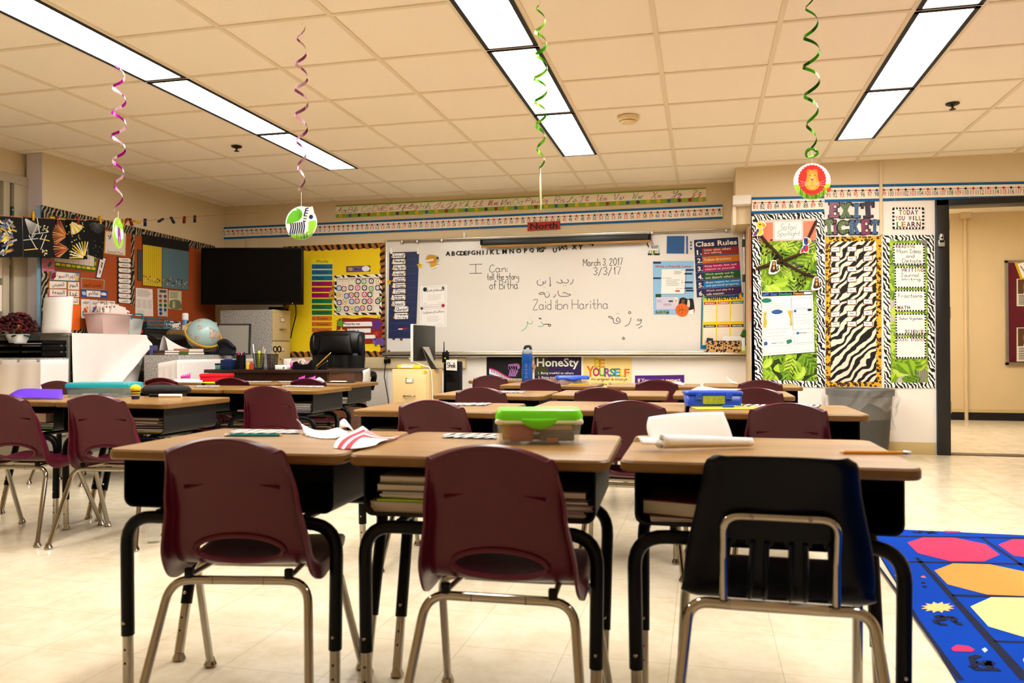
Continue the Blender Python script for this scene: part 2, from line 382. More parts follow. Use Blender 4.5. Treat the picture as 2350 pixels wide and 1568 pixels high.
class Sheet(MB):
    """a thin printed sheet on a plane; authored in (u, v) of its four corners, v downwards; every print layer sits a hair further out"""
    def __init__(s, q, nrm, thick=0.0015, base=None, back=0.0005, lift=0.0005):
        super().__init__(); s.q = [Vector(p) for p in q]; s.n = Vector(nrm).normalized(); s.z = back + thick; s.lift = lift
        s.W = ((s.q[1]-s.q[0]).length + (s.q[2]-s.q[3]).length)/2; s.H = ((s.q[3]-s.q[0]).length + (s.q[2]-s.q[1]).length)/2
        if base is not None:
            lo = [p + s.n*back for p in s.q]; hi = [p + s.n*s.z for p in s.q]
            s.add(lo + hi, [(0,1,5,4),(1,2,6,5),(2,3,7,6),(3,0,4,7)], base); s.add(hi, [(0,3,2,1)], base)
    def P(s, u, v, z=None):
        a, b, c, d = s.q; p = (a*(1-u)+b*u)*(1-v) + (d*(1-u)+c*u)*v
        return p + s.n*(s.z if z is None else z)
    def up(s): s.z += s.lift; return s
    def poly(s, pts, m): s.add([s.P(*p) for p in pts], [list(range(len(pts)))], m); return s
    def rect(s, u0, v0, u1, v1, m): return s.poly([(u0, v0), (u0, v1), (u1, v1), (u1, v0)], m)
    def disc(s, u, v, r, m, n=14, sx=1.0):      # r in metres
        return s.poly([(u + r*sx*cos(2*pi*k/n)/s.W, v + r*sin(2*pi*k/n)/s.H) for k in range(n)], m)
    def text(s, t, u0, v0, u1, v1, m, bold=0, shear=0.0, keep=False, gap=0.0):
        V, F, (a, b, c, d) = text_geo(t, bold, shear, gap)
        if keep:                                # keep letter proportions: shrink the box width about its centre
            w = (c-a)/(d-b)*abs(v1-v0)*s.H/s.W
            if w < u1-u0: mid = (u0+u1)/2; u0, u1 = mid-w/2, mid+w/2
        s.add([s.P(u0 + (x-a)/(c-a)*(u1-u0), v1 + (y-b)/(d-b)*(v0-v1)) for x, y in V], F, m); return s
    def stroke(s, pts, w, m):                   # pts in (u, v), width in metres
        n = len(pts); L = []; Rr = []
        for i in range(n):
            a = pts[max(i-1, 0)]; b = pts[min(i+1, n-1)]; dx, dy = (b[0]-a[0])*s.W, (b[1]-a[1])*s.H; l = sqrt(dx*dx+dy*dy) or 1
            ox, oy = -dy/l*w/2/s.W, dx/l*w/2/s.H
            L.append((pts[i][0]+ox, pts[i][1]+oy)); Rr.append((pts[i][0]-ox, pts[i][1]-oy))
        vs = [s.P(*p) for p in L+Rr]; s.add(vs, [[i, i+1, n+i+1, n+i] for i in range(n-1)], m); return s
    def hand(s, t, u0, v0, u1, v1, w, m, font=HAND, shear=0.0):
        L = hand_lines(t, font, shear); xs = [p[0] for l in L for p in l]; ys = [p[1] for l in L for p in l]
        a, c, b, d = min(xs), max(xs), min(ys), max(ys)
        for l in L: s.stroke([(u0+(x-a)/(c-a)*(u1-u0), v1+(y-b)/max(d-b, .1)*(v0-v1)) for x, y in l], w, m)
        return s
    def lines(s, u0, v0, u1, v1, n, m, w=0.0015, ragged=0.25, fill=1):
        for i in range(n):
            v = v0 + (v1-v0)*(i+.5)/n; e = u1 - (u1-u0)*random.random()*ragged
            s.rect(u0, v-w/2/s.H, e, v+w/2/s.H, m)
        return s
def wallq(plane, k, pts): return [(hY if plane == 'Y' else hX)(px, py, k) for px, py in pts]
def pxsheet(plane, k, pts, **kw):
    """sheet from four pixel corners TL TR BR BL on the wall plane"""
    return Sheet(wallq(plane, k, pts), (0, -1, 0) if plane == 'Y' else (1, 0, 0), **kw)
def rc(x0, y0, x1, y1): return [(x0, y0), (x1, y0), (x1, y1), (x0, y1)]

# ================================================================== the room
YF, YR, XL, XRT, CEIL = 8.03, 7.40, -5.27, 3.6, 2.517
YB, YH = -1.6, 11.15                            # back wall behind the camera, hall wall
XC = 0.42                                       # return between the two front walls
X0c, Y0r, FT = -0.2297, 4.1608, 0.3048          # ceiling grid origin and foot
b = MB(); b.box((-5.8, YB, -0.05), (XRT+1.6, YH+0.2, 0), M_FLOOR); struct(b.build('floor'))
b = MB(); b.box((-5.8, YB, CEIL+0.004), (XRT, YF, CEIL+0.06), M_CEIL); struct(b.build('ceiling'))
gx = [c*FT+X0c for c in (-16, -14, -12, -10, -9, -7, -5, -3, -2, 0, 2, 4, 5, 7, 9, 11)]
gy = [2*r*FT+Y0r for r in range(-9, 7)]
STRIPS = [(-10, -9), (-3, -2), (4, 5)]
b = MB()
for x in gx: b.box((x-.013, YB, CEIL-.004), (x+.013, YF, CEIL+.005), M_TEE)
lightrows = [(gy[i], gy[i+2]) for i in range(1, 13, 2)]     # light boxes, two tiles long, the last ends at row 4
for i, y in enumerate(gy):
    if y > YF: continue
    xs = -5.8
    for (a, c) in STRIPS:
        xa, xc = a*FT+X0c, c*FT+X0c
        if (i % 2 == 0) and y < 4*2*FT+Y0r-.1:
            b.box((xs, y-.012, CEIL-.003), (xa, y+.012, CEIL+.0045), M_TEE); xs = xc
    b.box((xs, y-.012, CEIL-.003), (XRT, y+.012, CEIL+.0045), M_TEE)
o = struct(b.build('trim_1')); o['label'] = 'tan metal grid of the dropped ceiling'
# front wall with whiteboard
b = MB(); b.box((-5.5, YF, 0), (XC+.1, YF+.12, CEIL+.05), M_WALLW)
zsplit = hY(1300, 552, YF).z
b.box((-5.5, YF-.003, zsplit), (XC+.1, YF+.01, CEIL+.05), M_WALL); struct(b.build('wall_front'))
# return and front-right wall (white below the number line, painted tan above), door opening
XD0, XD1, ZD = hY(2178, 700, YR).x, 3.02, hY(2250, 470, YR).z
b = MB(); b.box((XC, YR, 0), (XC+.03, YF+.05, 2.21), M_WALLW); struct(b.build('wall_return'))
b = MB(); zt = hY(1900, 455, YR).z
b.box((XC, YR, 0), (XD0-.03, YR+.14, zt), M_WALLW); b.box((XD1+.12, YR, 0), (XRT, YR+.14, zt), M_WALLW)
b.box((XC, YR-.004, zt), (XRT, YR+.14, CEIL+.05), M_WALL)
b.box((hY(1688, 400, YR).x, YR-.004, hY(1688, 449, YR).z), (XC, YF-.004, CEIL+.05), M_WALL); struct(b.build('wall_front_right'))
# beam and its bracket box under the soffit corner
b = MB(); bx0, bz1, bz0 = hY(1682, 450, YR).x, hY(1682, 450.5, YR).z, hY(1700, 470, YR).z
b.box((bx0, YR-.03, bz0), (XC+.0, YR+.09, bz1), M_WALLW)
b.box((bx0+.012, YR+.09, bz0-.16), (XC+.0, YF, bz1-.03), M_WALL); b.box((bx0, YR+.06, bz0-.17), (bx0+.03, YF, bz0), M_TEE)
struct(b.build('trim_2'))
# left wall: board part, pilaster end, window part set back
YP = 5.47
b = MB(); b.box((XL-.16, YP, 0), (XL, YF, CEIL+.05), M_WALL); struct(b.build('wall_left'))
b = MB(); b.box((XL-.3, YB, 0), (XL-.2, YP+.05, .84), M_WALL); b.box((XL-.3, YB, 2.32), (XL-.2, YP+.05, CEIL+.05), M_WALL)
b.box((XL-.3, YB, .84), (XL-.2, 2.0, 2.32), M_WALL); struct(b.build('wall_left_window'))
b = MB(); b.box((XL-.155, YP-.006, .84), (XL-.002, YP, CEIL), mat('pilaster_light_tint', '#cfc6cc', .6)); struct(b.build('trim_3'))  # bluish-white light on the wall end is put into this colour
M_FRAME = mat('window_frame_enamel', '#b3a78e', .5)
w = thing('window_1', None, None, (XL-.2, 3.7, .84)); w['kind'] = 'structure'
b = MB()
for (y0, y1) in ((YP-3.7-.14, YP-3.7), (YP-3.7-.24, YP-3.7-.18), (-1.7, -1.6), (.1, .18)): b.box((-.03, y0, 0), (.06, y1, 1.48), M_FRAME, .006)
b.box((-.025, -1.7, 1.40), (.066, YP-3.7, 1.475), M_FRAME, .006); b.box((-.025, -1.7, .004), (.066, YP-3.7, .06), M_FRAME, .006)
b.box((-.02, -1.7, .74), (.03, YP-3.7, .79), M_FRAME); b.build('window_frame', w)
b = MB(); b.box((-.012, -1.7, .02), (-.006, YP-3.7, 1.46), mat('night_glass', '#0c1119', .08, spec=.6)); b.build('pane', w)
b = MB()
for k in range(46): b.box((.012, -1.6, .07+k*.014), (.022, YP-3.7-.19, .078+k*.014), mat('blind_slat', '#26426e', .4))
b.build('blind', w)
b = MB(); b.box((XL-.2, 2.0, .79), (XL-.02, 5.12, .83), M_FRAME, .008); struct(b.build('trim_4'))
b = MB(); b.box((XRT, YB, 0), (XRT+.1, YR+.1, CEIL+.05), M_WALL); struct(b.build('wall_right'))
b = MB(); b.box((-5.8, YB-.1, 0), (XRT, YB, CEIL+.05), M_WALL); struct(b.build('wall_back'))
# baseboards
M_BASE = mat('vinyl_base', '#c3ad79', .45)
b = MB(); zb = hY(2100, 1015, YR).z; b.box((XC+.2, YR-.008, 0), (hY(2147, 900, YR).x, YR, zb), M_BASE, .003); struct(b.build('baseboard_front_right'))
b = MB(); b.box((XL, YF-.008, 0), (XC, YF, .1), M_BASE); struct(b.build('baseboard_front'))
# door frame
d = thing('door_1', None, None, (XD0, YR, 0)); d['kind'] = 'structure'
xj = hY(2147, 700, YR).x - XD0; zh = hY(2160, 459, YR).z
M_JAMB = mat('door_frame_charcoal', '#0f0e10', .38, spec=.45)
b = MB(); b.box((xj, -.03, 0), (0, .17, zh), M_JAMB, .006); b.box((0, .02, 0), (.012, .14, zh), M_JAMB); b.build('jamb', d)
b = MB(); b.box((XD1-XD0, -.03, 0), (XD1-XD0+.1, .17, zh), M_JAMB, .006); b.build('jamb', d)
b = MB(); b.box((xj, -.03, ZD), (XD1-XD0+.1, .17, zh), M_JAMB, .004); b.build('head', d)
b = MB(); b.box((0, 0, 0), (XD1-XD0, .14, .008), mat('threshold', '#5b4a34', .4)); b.build('threshold', d)
b = MB()
for z in (.35, 1.15, 1.9): b.tube([(.014, .03, z), (.014, .03, z+.1)], .008, M_STEEL, 8)
b.build('hinge', d)
# the hall beyond
b = MB(); b.box((.4, YH, 0), (6, YH+.1, 2.8), M_HALL); struct(b.build('wall_hall'))
b = MB(); b.box((.4, YR+.14, 2.62), (6, YH, 2.68), M_CEIL); struct(b.build('ceiling_hall'))
b = MB(); b.box((.4, YR+.14, 0), (.46, YH, 2.7), M_HALL); b.box((5.6, YR+.1, 0), (5.7, YH, 2.7), M_HALL); struct(b.build('wall_hall_end'))
b = MB(); za, zc = hY(2260, 947, YH).z, hY(2260, 940, YH).z
b.box((.46, YH-.012, 0), (5.6, YH, za), mat('black_vinyl_base', '#15130f', .4)); b.box((.46, YH-.01, za), (5.6, YH, zc), M_BASE); struct(b.build('baseboard_hall'))
b = MB(); p0 = hY(2213, 480, YH); x = p0.x
q = wallq('Y', YH, rc(2201, 481, 2225, 503)); b.tube([(x, YH-.02, 0), (x, YH-.02, q[3].z)], .022, M_HALL, 8)
b.box((q[0].x, YH-.07, q[3].z), (q[1].x, YH-.001, q[0].z), M_HALL, .006)
tag(b.build('conduit'), 'tan conduit with a square box on the hall wall beyond the door', 'conduit')
# vertical pipe chase and wall conduit
b = MB(); q = wallq('Y', YF, rc(564, 480, 590, 560)); b.box((q[0].x, YF-.012, 1.9), (q[1].x, YF, CEIL), M_WALL, .003); struct(b.build('trim_5'))
b = MB(); q = wallq('Y', YR, rc(2017, 380, 2024, 540)); b.box((q[0].x, YR-.022, q[3].z), (q[1].x, YR-.004, CEIL-.005), M_WALL, .003)
tag(b.build('conduit'), 'painted surface conduit running down the wall above the leopard edged poster', 'conduit')

# ------------------------------------------------------------------ ceiling fittings
M_LENS = mat('light_diffuser', '#ffffff', .4, emit='#ffffff', estr=LAMP_POWER)
_e = M_LENS.node_tree.nodes['Principled BSDF']; _e.inputs['Emission Color'].default_value = (*LAMP_COLOR, 1)
M_GASK = mat('light_frame_black', '#0e0d0c', .6)
def ceiling_light(x, y0, y1, label):
    w, L = FT, y1-y0; t = thing('ceiling_light', label, 'ceiling light', (x, (y0+y1)/2, CEIL), 0, 'recessed ceiling lights')
    e = .024; b = MB()
    for (a0, c0, a1, c1) in ((-w/2+.008, -L/2+.01, -w/2+.008+e, L/2-.01), (w/2-.008-e, -L/2+.01, w/2-.008, L/2-.01),
                             (-w/2+.008, -L/2+.01, w/2-.008, -L/2+.01+e*.7), (-w/2+.008, L/2-.01-e*.7, w/2-.008, L/2-.01)):
        b.box((a0, c0, -.008), (a1, c1, .002), M_GASK)
    b.build('frame', t)
    b = MB(); b.box((-w/2+.031, -L/2+.022, -.004), (w/2-.031, L/2-.022, .001), M_LENS); b.build('diffuser', t)
names = {0: 'left', 1: 'centre', 2: 'right'}
for si, (a, c) in enumerate(STRIPS):
    for k, (y0, y1) in enumerate(((-4, -2), (-2, 0), (0, 2), (2, 4))):
        ceiling_light((a+c)/2*FT+X0c, Y0r+2*y0*FT, Y0r+2*y1*FT, 'long white ceiling light in the %s row, %s' % (names[si], ['fourth from the far wall', 'third from the far wall', 'second from the far wall', 'nearest the far wall'][k]))
ceiling_light(3.0, YR+1.2, YR+2.4, 'nearer ceiling light in the hall beyond the doorway'); ceiling_light(1.6, YR+1.2, YR+2.4, 'farther left ceiling light in the hall beyond the doorway')  # the left hall light is added out of view to brighten the hall
def sprinkler(px, py, label):
    p = hZ(px, py, CEIL); t = thing('sprinkler', label, 'sprinkler', (p.x, p.y, CEIL), 0, 'ceiling sprinklers')
    MB().lathe([(.001, 0), (.042, 0), (.042, -.006), (.03, -.012), (.001, -.012)], mat('bronze', '#3a3226', .35, .8), 20).build('escutcheon', t)
    b = MB(); b.tube([(0, 0, -.01), (0, 0, -.035)], .008, _M['bronze'], 8); b.lathe([(.001, -.036), (.02, -.036), (.02, -.04), (.001, -.04)], _M['bronze'], 14); b.build('nozzle', t)
sprinkler(543, 336, 'dark ceiling sprinkler beside the left row of lights'); sprinkler(2186, 238, 'dark ceiling sprinkler to the right of the right row of lights')
p = hZ(1442, 268, CEIL); t = thing('smoke_detector', 'round cream smoke detector on the ceiling tile right of the centre lights', 'smoke detector', (p.x, p.y, CEIL))
M_SMK = mat('detector_plastic', '#e5cf9f', .5)
MB().lathe([(.001, 0), (.075, 0), (.075, -.018), (.066, -.03), (.001, -.03)], M_SMK, 28).build('base', t)
b = MB(); b.lathe([(.05, -.03), (.05, -.034)], M_BLACKP, 24); b.lathe([(.054, -.034), (.05, -.045), (.001, -.05)], M_SMK, 24); b.build('sensing_chamber', t)

# ------------------------------------------------------------------ hanging swirls
def swirl_ribbon(b, x, y, z1, z0, m, m2, r=.028, turns=5, w=.017, ph=0.0):
    n = int(turns*20); vs = []
    for i in range(n+1):
        t = i/n; a = ph + 2*pi*turns*t; rr = 1.25*r*(.55+.45*sin(pi*min(1, t*1.15))); zz = z1+(z0-z1)*t
        c_ = Vector((x+rr*cos(a), y+rr*sin(a), zz)); dn = Vector((cos(a)*.25, sin(a)*.25, -1)).normalized()*w/2*(.5+.5*min(1, t*6, (1-t)*6+.3))
        vs += [c_-dn, c_+dn]
    for i in range(n):
        b.add([vs[2*i], vs[2*i+1], vs[2*i+3], vs[2*i+2]], [(0, 1, 3, 2)] if False else [(0, 1, 2, 3)], m if (i//7) % 2 else m2, True)
def foil(name, col): return mat(name, col, .18, .75)
def hang(name, label, top, pxbot, m1, m2, turns, ph=0, r=.028, group='hanging foil swirls', zt=None):
    """top = ceiling point; ribbon ends at pixel row pxbot; returns (x, y, z of ribbon end)"""
    f = ray(CX, CY); D = Vector((top.x, top.y, 0)).dot(Vector((f.x, f.y, 0)).normalized())
    z0 = EYE + (805-pxbot)/FPX*D
    b = MB(); z1 = CEIL-.005 if zt is None else zt
    swirl_ribbon(b, top.x, top.y, z1-.01, z0, m1, m2, r, turns, ph=ph)
    b.tube([(top.x, top.y, z1+.003), (top.x+r*.3*cos(ph), top.y+r*.3*sin(ph), z1-.012)], .0012, M_WHITE, 5)
    t = thing(name, label, 'hanging decoration', (top.x, top.y, z0), 0, group)
    b.v = [p - Vector((top.x, top.y, z0)) for p in b.v]; b.build('foil_swirl', t)
    return t, Vector((top.x, top.y, z0)), D
def tag_disc(t, dz, r, yaw, draw, squash=1.0, thick=.003):
    """string plus a printed round tag hanging dz below the swirl, facing yaw"""
    b = MB(); b.tube([(0, 0, .0), (0, 0, -dz)], .0009, M_WHITE, 5); b.build('string', t)
    c = Vector((0, 0, -dz-r)); ux = Vector((cos(yaw), sin(yaw), 0)); n = Vector((sin(yaw), -cos(yaw), 0))
    b = Sheet([c-ux*r+Vector((0, 0, r)), c+ux*r+Vector((0, 0, r)), c+ux*r-Vector((0, 0, r)), c-ux*r-Vector((0, 0, r))], n, thick=thick, back=-thick/2)
    N = 40; edge = [(.5+.5*cos(2*pi*k/N), .5+.5*sin(2*pi*k/N)) for k in range(N)]
    fr = [b.P(*e) for e in edge]; bk = [p - n*thick for p in fr]
    b.add(fr+bk, [[k, (k+1) % N, N+(k+1) % N, N+k] for k in range(N)], M_WHITE); b.add(bk, [list(range(N))], M_WHITE); b.poly(edge, M_WHITE)
    draw(b); b.build('tag', t); return t
def grass(b, v0, n=46, cols=('#8fce2e', '#5fa51e', '#b7e04a', '#3f8a1c')):
    for k in range(n):
        u = .12+.76*(k+.5)/n; h = v0+.1*random.random(); base = .5+sqrt(max(0, .25-(u-.5)**2))-.01
        if base < h: continue
        b.poly([(u-.022, base), (u+.022, base), (u+random.uniform(-.03, .03), h)], flat(random.choice(cols)))
def blob(b, pts, m): return b.poly([p[:2] for p in catmull(pts+[pts[0]], 3)[:-1]], m)
# lion
top = hZ(1861, -12, CEIL); t, e, D = hang('lion_decoration', 'green foil swirl with a round red-maned lion tag, rightmost of the hanging swirls', top, 345, foil('foil_green', '#3f9a10'), foil('foil_dark_green', '#1c5208'), 5.2, 1.0, .03)
def lion(b):
    N = 40; up = b.up()
    b.poly([(.5+.5*cos(a), .5+.5*sin(a)) for a in [radians(q) for q in range(8, 173, 6)]], flat('#a8d93a')); b.up(); grass(b, .62); b.up()
    b.poly([(.5+(.36+(.025 if k % 2 else 0))*cos(2*pi*k/56), .46+(.40+(.03 if k % 2 else 0))*sin(2*pi*k/56)) for k in range(56)], flat('#e0281c')); b.up()
    blob(b, [(.36, .2), (.42, .17), (.5, .2), (.58, .17), (.64, .2), (.65, .4), (.7, .6), (.62, .72), (.5, .75), (.38, .72), (.3, .6), (.35, .4)], flat('#f0962c')); b.up()
    blob(b, [(.45, .3), (.55, .3), (.62, .6), (.5, .72), (.38, .6)], flat('#f6b04a')); b.disc(.39, .21, .006, flat('#c9661e')); b.disc(.61, .21, .006, flat('#c9661e')); b.up()
    b.disc(.44, .34, .0025, M_BLACKP); b.disc(.57, .34, .0025, M_BLACKP); b.poly([(.45, .42), (.55, .42), (.5, .49)], flat('#d0251c')); b.disc(.5, .41, .004, M_WHITE)
    b.stroke([(.5, .49), (.5, .62)], .0012, flat('#b06a1e')); b.stroke([(.5, .62), (.42, .66)], .0012, flat('#b06a1e')); b.stroke([(.5, .62), (.58, .66)], .0012, flat('#b06a1e'))
    for k in (-1, 1):
        for j in range(3): b.stroke([(.5+k*.1, .55+j*.02), (.5+k*.33, .5+j*.07)], .0009, M_WHITE)
    b.up(); b.stroke([(.78, .72), (.9, .7), (.97, .74)], .006, flat('#f0962c')); b.disc(.95, .73, .009, flat('#e0281c'))
tag_disc(t, .06, .083, YAW*.3+.1, lion)
# green knot above the lion
b = MB(); b.tube([Vector((.025*cos(a), .012*sin(a*2), -.012+.018*sin(a))) for a in [2*pi*k/24 for k in range(24)]], .006, _M['foil_green'], 6); b.build('foil_knot', t)
# zebra
top = hZ(692, 52, CEIL); t, e, D = hang('zebra_decoration', 'purple foil swirl with a round zebra tag hanging in front of the number line', top, 440, foil('foil_plum', '#8c4a78'), foil('foil_pale_pink', '#d7a6c4'), 6.5, .5, .026)
def zebra_tag(b):
    b.up(); b.poly([(.5+.5*cos(a), .5+.5*sin(a)) for a in [radians(q) for q in range(180, 361, 6)]], flat('#cfe8f4')); b.up()
    for pts in ([(.03, .5), (.1, .28), (.28, .12), (.5, .2), (.46, .4), (.25, .5)], [(.35, .05), (.5, .12), (.55, .3), (.42, .36)]): blob(b, pts, flat('#6cc22a'))
    blob(b, [(.6, .8), (.7, .5), (.95, .45), (.97, .6), (.85, .8)], flat('#9ad63c')); b.up()
    b.poly([(.06, .55), (.3, .47), (.5, .42), (.56, .2), (.66, .02), (.88, .04), (.93, .25), (.85, .4), (.74, .42), (.73, .75), (.6, .85), (.1, .85)], M_WHITE); b.up()
    nv = flat('#23275e')
    for k in range(7): u = .16+k*.07; b.stroke([(u-.02, .84), (u+.015, .70), (u+.03, .60), (u+.01, .50-.006*k)], .0075, nv)
    for k in range(5): b.stroke([(.56+k*.015, .44-k*.075), (.66+k*.02, .46-k*.08)], .005, nv)
    b.disc(.82, .33, .011, nv); b.stroke([(.6, .3), (.66, .08), (.74, .06)], .007, nv); b.poly([(.8, .05), (.86, 0.0), (.88, .1)], M_WHITE); b.disc(.67, .2, .004, flat('#f08a7a')); b.up(); grass(b, .74)
tag_disc(t, .07, .083, .05, zebra_tag)
# purple swirl with an edge-on parrot tag
top = hZ(273, 116, CEIL); t, e, D = hang('bird_decoration', 'magenta foil swirl with a green and purple bird tag, leftmost of the hanging swirls', top, 484, foil('foil_magenta', '#a3128c'), foil('foil_silver_pink', '#e9c6e2'), 6.5, 1.2, .03)
def bird_tag(b):
    b.up(); b.poly([(.5+.5*cos(2*pi*k/40), .5+.5*sin(2*pi*k/40)) for k in range(40)], flat('#8ec820')); b.up()
    blob(b, [(.1, .4), (.3, .25), (.45, .5), (.4, .7), (.2, .6)], M_WHITE); blob(b, [(.7, .3), (.92, .4), (.85, .65), (.65, .6)], M_WHITE); b.up()
    blob(b, [(.4, .3), (.6, .35), (.7, .7), (.55, .9), (.4, .6)], flat('#8a1c86')); b.disc(.5, .14, .012, flat('#d9de22')); b.up(); blob(b, [(.5, .6), (.6, .6), (.62, .85), (.52, .85)], flat('#f27ac0'))
tag_disc(t, .035, .083, 1.95, bird_tag)
# green swirl in front of the centre lights, tag edge-on
top = hZ(1240, 2, CEIL); t, e, D = hang('leaf_decoration', 'green foil swirl with a pale tag seen edge-on, in front of the centre lights', top, 384, _M['foil_green'], foil('foil_lime', '#86d02c'), 7.0, 2.2, .026)
tag_disc(t, .03, .083, YAW+1.50, lambda b: (b.up(), b.poly([(.5+.5*cos(2*pi*k/40), .5+.5*sin(2*pi*k/40)) for k in range(40)], flat('#dfe9a0'))))

# ================================================================== student desks
DH, DW, DD = .636, .64, .56
def make_desk():
    t = thing('student_desk', 'x', 'desk', (0, 0, 0), 0, 'student desks')       # origin on the floor under the middle of the near edge, +y away from the pupil
    pl = rrect(DW, DD, .035, 4, 0, DD/2); b = MB(); z1, z0 = DH, DH-.026
    ins = rrect(DW-.008, DD-.008, .032, 4, 0, DD/2); n = len(pl)
    b.add([(x, y, z0) for x, y in ins]+[(x, y, z0+.005) for x, y in pl]+[(x, y, z1-.005) for x, y in pl]+[(x, y, z1) for x, y in ins],
          [[r*n+i, r*n+(i+1) % n, (r+1)*n+(i+1) % n, (r+1)*n+i] for r in range(3) for i in range(n)], M_EDGE, True)
    b.add([(x, y, z1) for x, y in ins], [list(range(n))], M_TOP); b.add([(x, y, z0) for x, y in ins], [list(range(n))[::-1]], M_EDGE)
    b.build('tabletop', t)
    # open-front book box, folded sheet with rounded lower corners
    bw, bz, y0, y1, r, th = .575, DH-.026-.125, .035, .46, .025, .004
    def prof(o):
        w = bw/2-o; zb = bz+o; pts = [(-w, DH-.027)]
        for k in range(6): a = radians(180+90*k/5); pts.append((-w+r+(r-o*.0)*cos(a), zb+r+r*sin(a)))
        for k in range(6): a = radians(270+90*k/5); pts.append((w-r+r*cos(a), zb+r+r*sin(a)))
        return pts + [(w, DH-.027)]
    po, pi_ = prof(0), prof(th); k = len(po); b = MB()
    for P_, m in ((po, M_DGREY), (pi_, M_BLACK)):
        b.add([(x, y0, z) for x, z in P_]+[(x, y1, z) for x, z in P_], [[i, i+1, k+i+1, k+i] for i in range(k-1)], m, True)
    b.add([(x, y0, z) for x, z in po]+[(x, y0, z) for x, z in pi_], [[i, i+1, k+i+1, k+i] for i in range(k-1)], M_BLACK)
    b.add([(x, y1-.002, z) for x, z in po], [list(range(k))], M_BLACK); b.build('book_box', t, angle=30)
    # legs: two inverted U frames, split at the middle
    lx, zb = .29, bz-.028
    for (yy, s) in ((.05, -1), (.05, 1), (.40, -1), (.40, 1)):
        yf = yy + (.0 if yy < .2 else -.09)
        path = fillet([(0, yy, zb), (s*lx, yy, zb), (s*lx*.985, yf, .15)], .075, 7)
        b = MB(); b.tube(path, .0165, M_BLACK, 12); lg = b.build('leg', t)
        b = MB(); e = Vector(path[-1]); dv = (e-Vector(path[-2])).normalized(); q = e + dv*((.022-e.z)/dv.z)
        b.tube([e-dv*.02, q], .0135, M_CHROME, 12)
        b.lathe([(.001, 0), (.017, 0), (.019, .006), (.015, .016), (.012, .024)], M_CHROME, 14, (q.x, q.y, 0))
        for h in (.035, .07): b.ball(e+dv*h+Vector((0, -.0125, 0)), .0035, M_BLACKP, 8)
        b.build('leg_insert', lg)
        b = MB(); b.ball(e-dv*.035+Vector((0, -.0165, 0)), .005, M_CHROME, 8); b.build('bolt', lg)
    for s in (-1, 1): MB().tube([(s*.2, .05, zb+.012), (s*.2, .40, zb+.012)], .010, M_BLACK, 8).build('crossbar', t)
    return t
desk0 = make_desk(); _dfirst = [True]
def desk(x0, x1, y, rz, label, dw=None):
    o = desk0 if _dfirst[0] else copy_tree(desk0); _dfirst[0] = False
    o.location = ((x0+x1)/2, y, 0); o.rotation_euler = (0, 0, radians(rz)); o.scale = ((dw or (x1-x0-.006))/DW, 1, 1); o['label'] = label; return o
D = {}
D['f1'] = desk(-1.49, -.845, 1.757, 3.0, 'oak topped student desk in the front row with a teal pencil and striped paper')
D['f2'] = desk(-.84, -.205, 1.79, 2.5, 'oak topped student desk in the front row under the green lidded box')
D['f3'] = desk(-.19, .455, 1.825, 0.5, 'oak topped student desk in the front row with a yellow pencil and curled white paper')
D['a1'] = desk(-1.45, -.80, 3.12, 0.5, 'student desk behind the front row, left one, topped by a zebra name strip')
D['a2'] = desk(-.74, -.07, 3.34, 0.5, 'student desk behind the front row with an empty top, between two others')
D['a3'] = desk(-.06, .63, 3.30, 0.5, 'student desk behind the front row carrying the blue pencil box and yellow folder')
D['b1'] = desk(-1.50, -.85, 4.30, 1.0, 'student desk third row from the camera, leftmost, with zebra name strip')
D['b2'] = desk(-.84, -.19, 4.44, 1.0, 'student desk third row from the camera, middle one, bare top')
D['b3'] = desk(-.17, .49, 4.55, 0.0, 'student desk third row from the camera, rightmost, near the trash can')
D['c1'] = desk(-1.48, -.70, 5.60, 0.0, 'student desk in the last right-hand row holding the tall blue water bottle', .70)
D['c2'] = desk(-.66, -.02, 5.58, 0.0, 'student desk in the last right-hand row in front of the purple respect poster')
D['c3'] = desk(0.0, .66, 5.68, 0.0, 'student desk in the last right-hand row before the safari panel')
D['e1'] = desk(-1.97, -1.20, 6.40, 0.0, 'student desk farthest back, under the piano poster', .66)
D['g1'] = desk(-3.118, -2.478, 3.30, 0.0, 'left block student desk holding the teal lidded box and black pencil case')
D['g2'] = desk(-3.76, -3.122, 3.32, 0.0, 'left block student desk at the left picture edge with a purple folder')
D['h1'] = desk(-3.04, -2.37, 4.60, 0.0, 'second left block row student desk with a stack of papers inside, right end')
D['h2'] = desk(-3.71, -3.046, 4.58, 0.0, 'second left block row student desk, middle, behind the black pencil case')
D['h3'] = desk(-4.35, -3.715, 4.58, 0.0, 'second left block row student desk, left end, behind the teal box')
D['i1'] = desk(-3.14, -2.53, 5.45, 0.0, 'third left block row student desk in front of the walnut teacher desk, right end')
D['i2'] = desk(-3.765, -3.146, 5.45, 0.0, 'third left block row student desk next to the red box')
D['i3'] = desk(-4.39, -3.771, 5.45, 0.0, 'third left block row student desk, left end, with the pink paper crown')

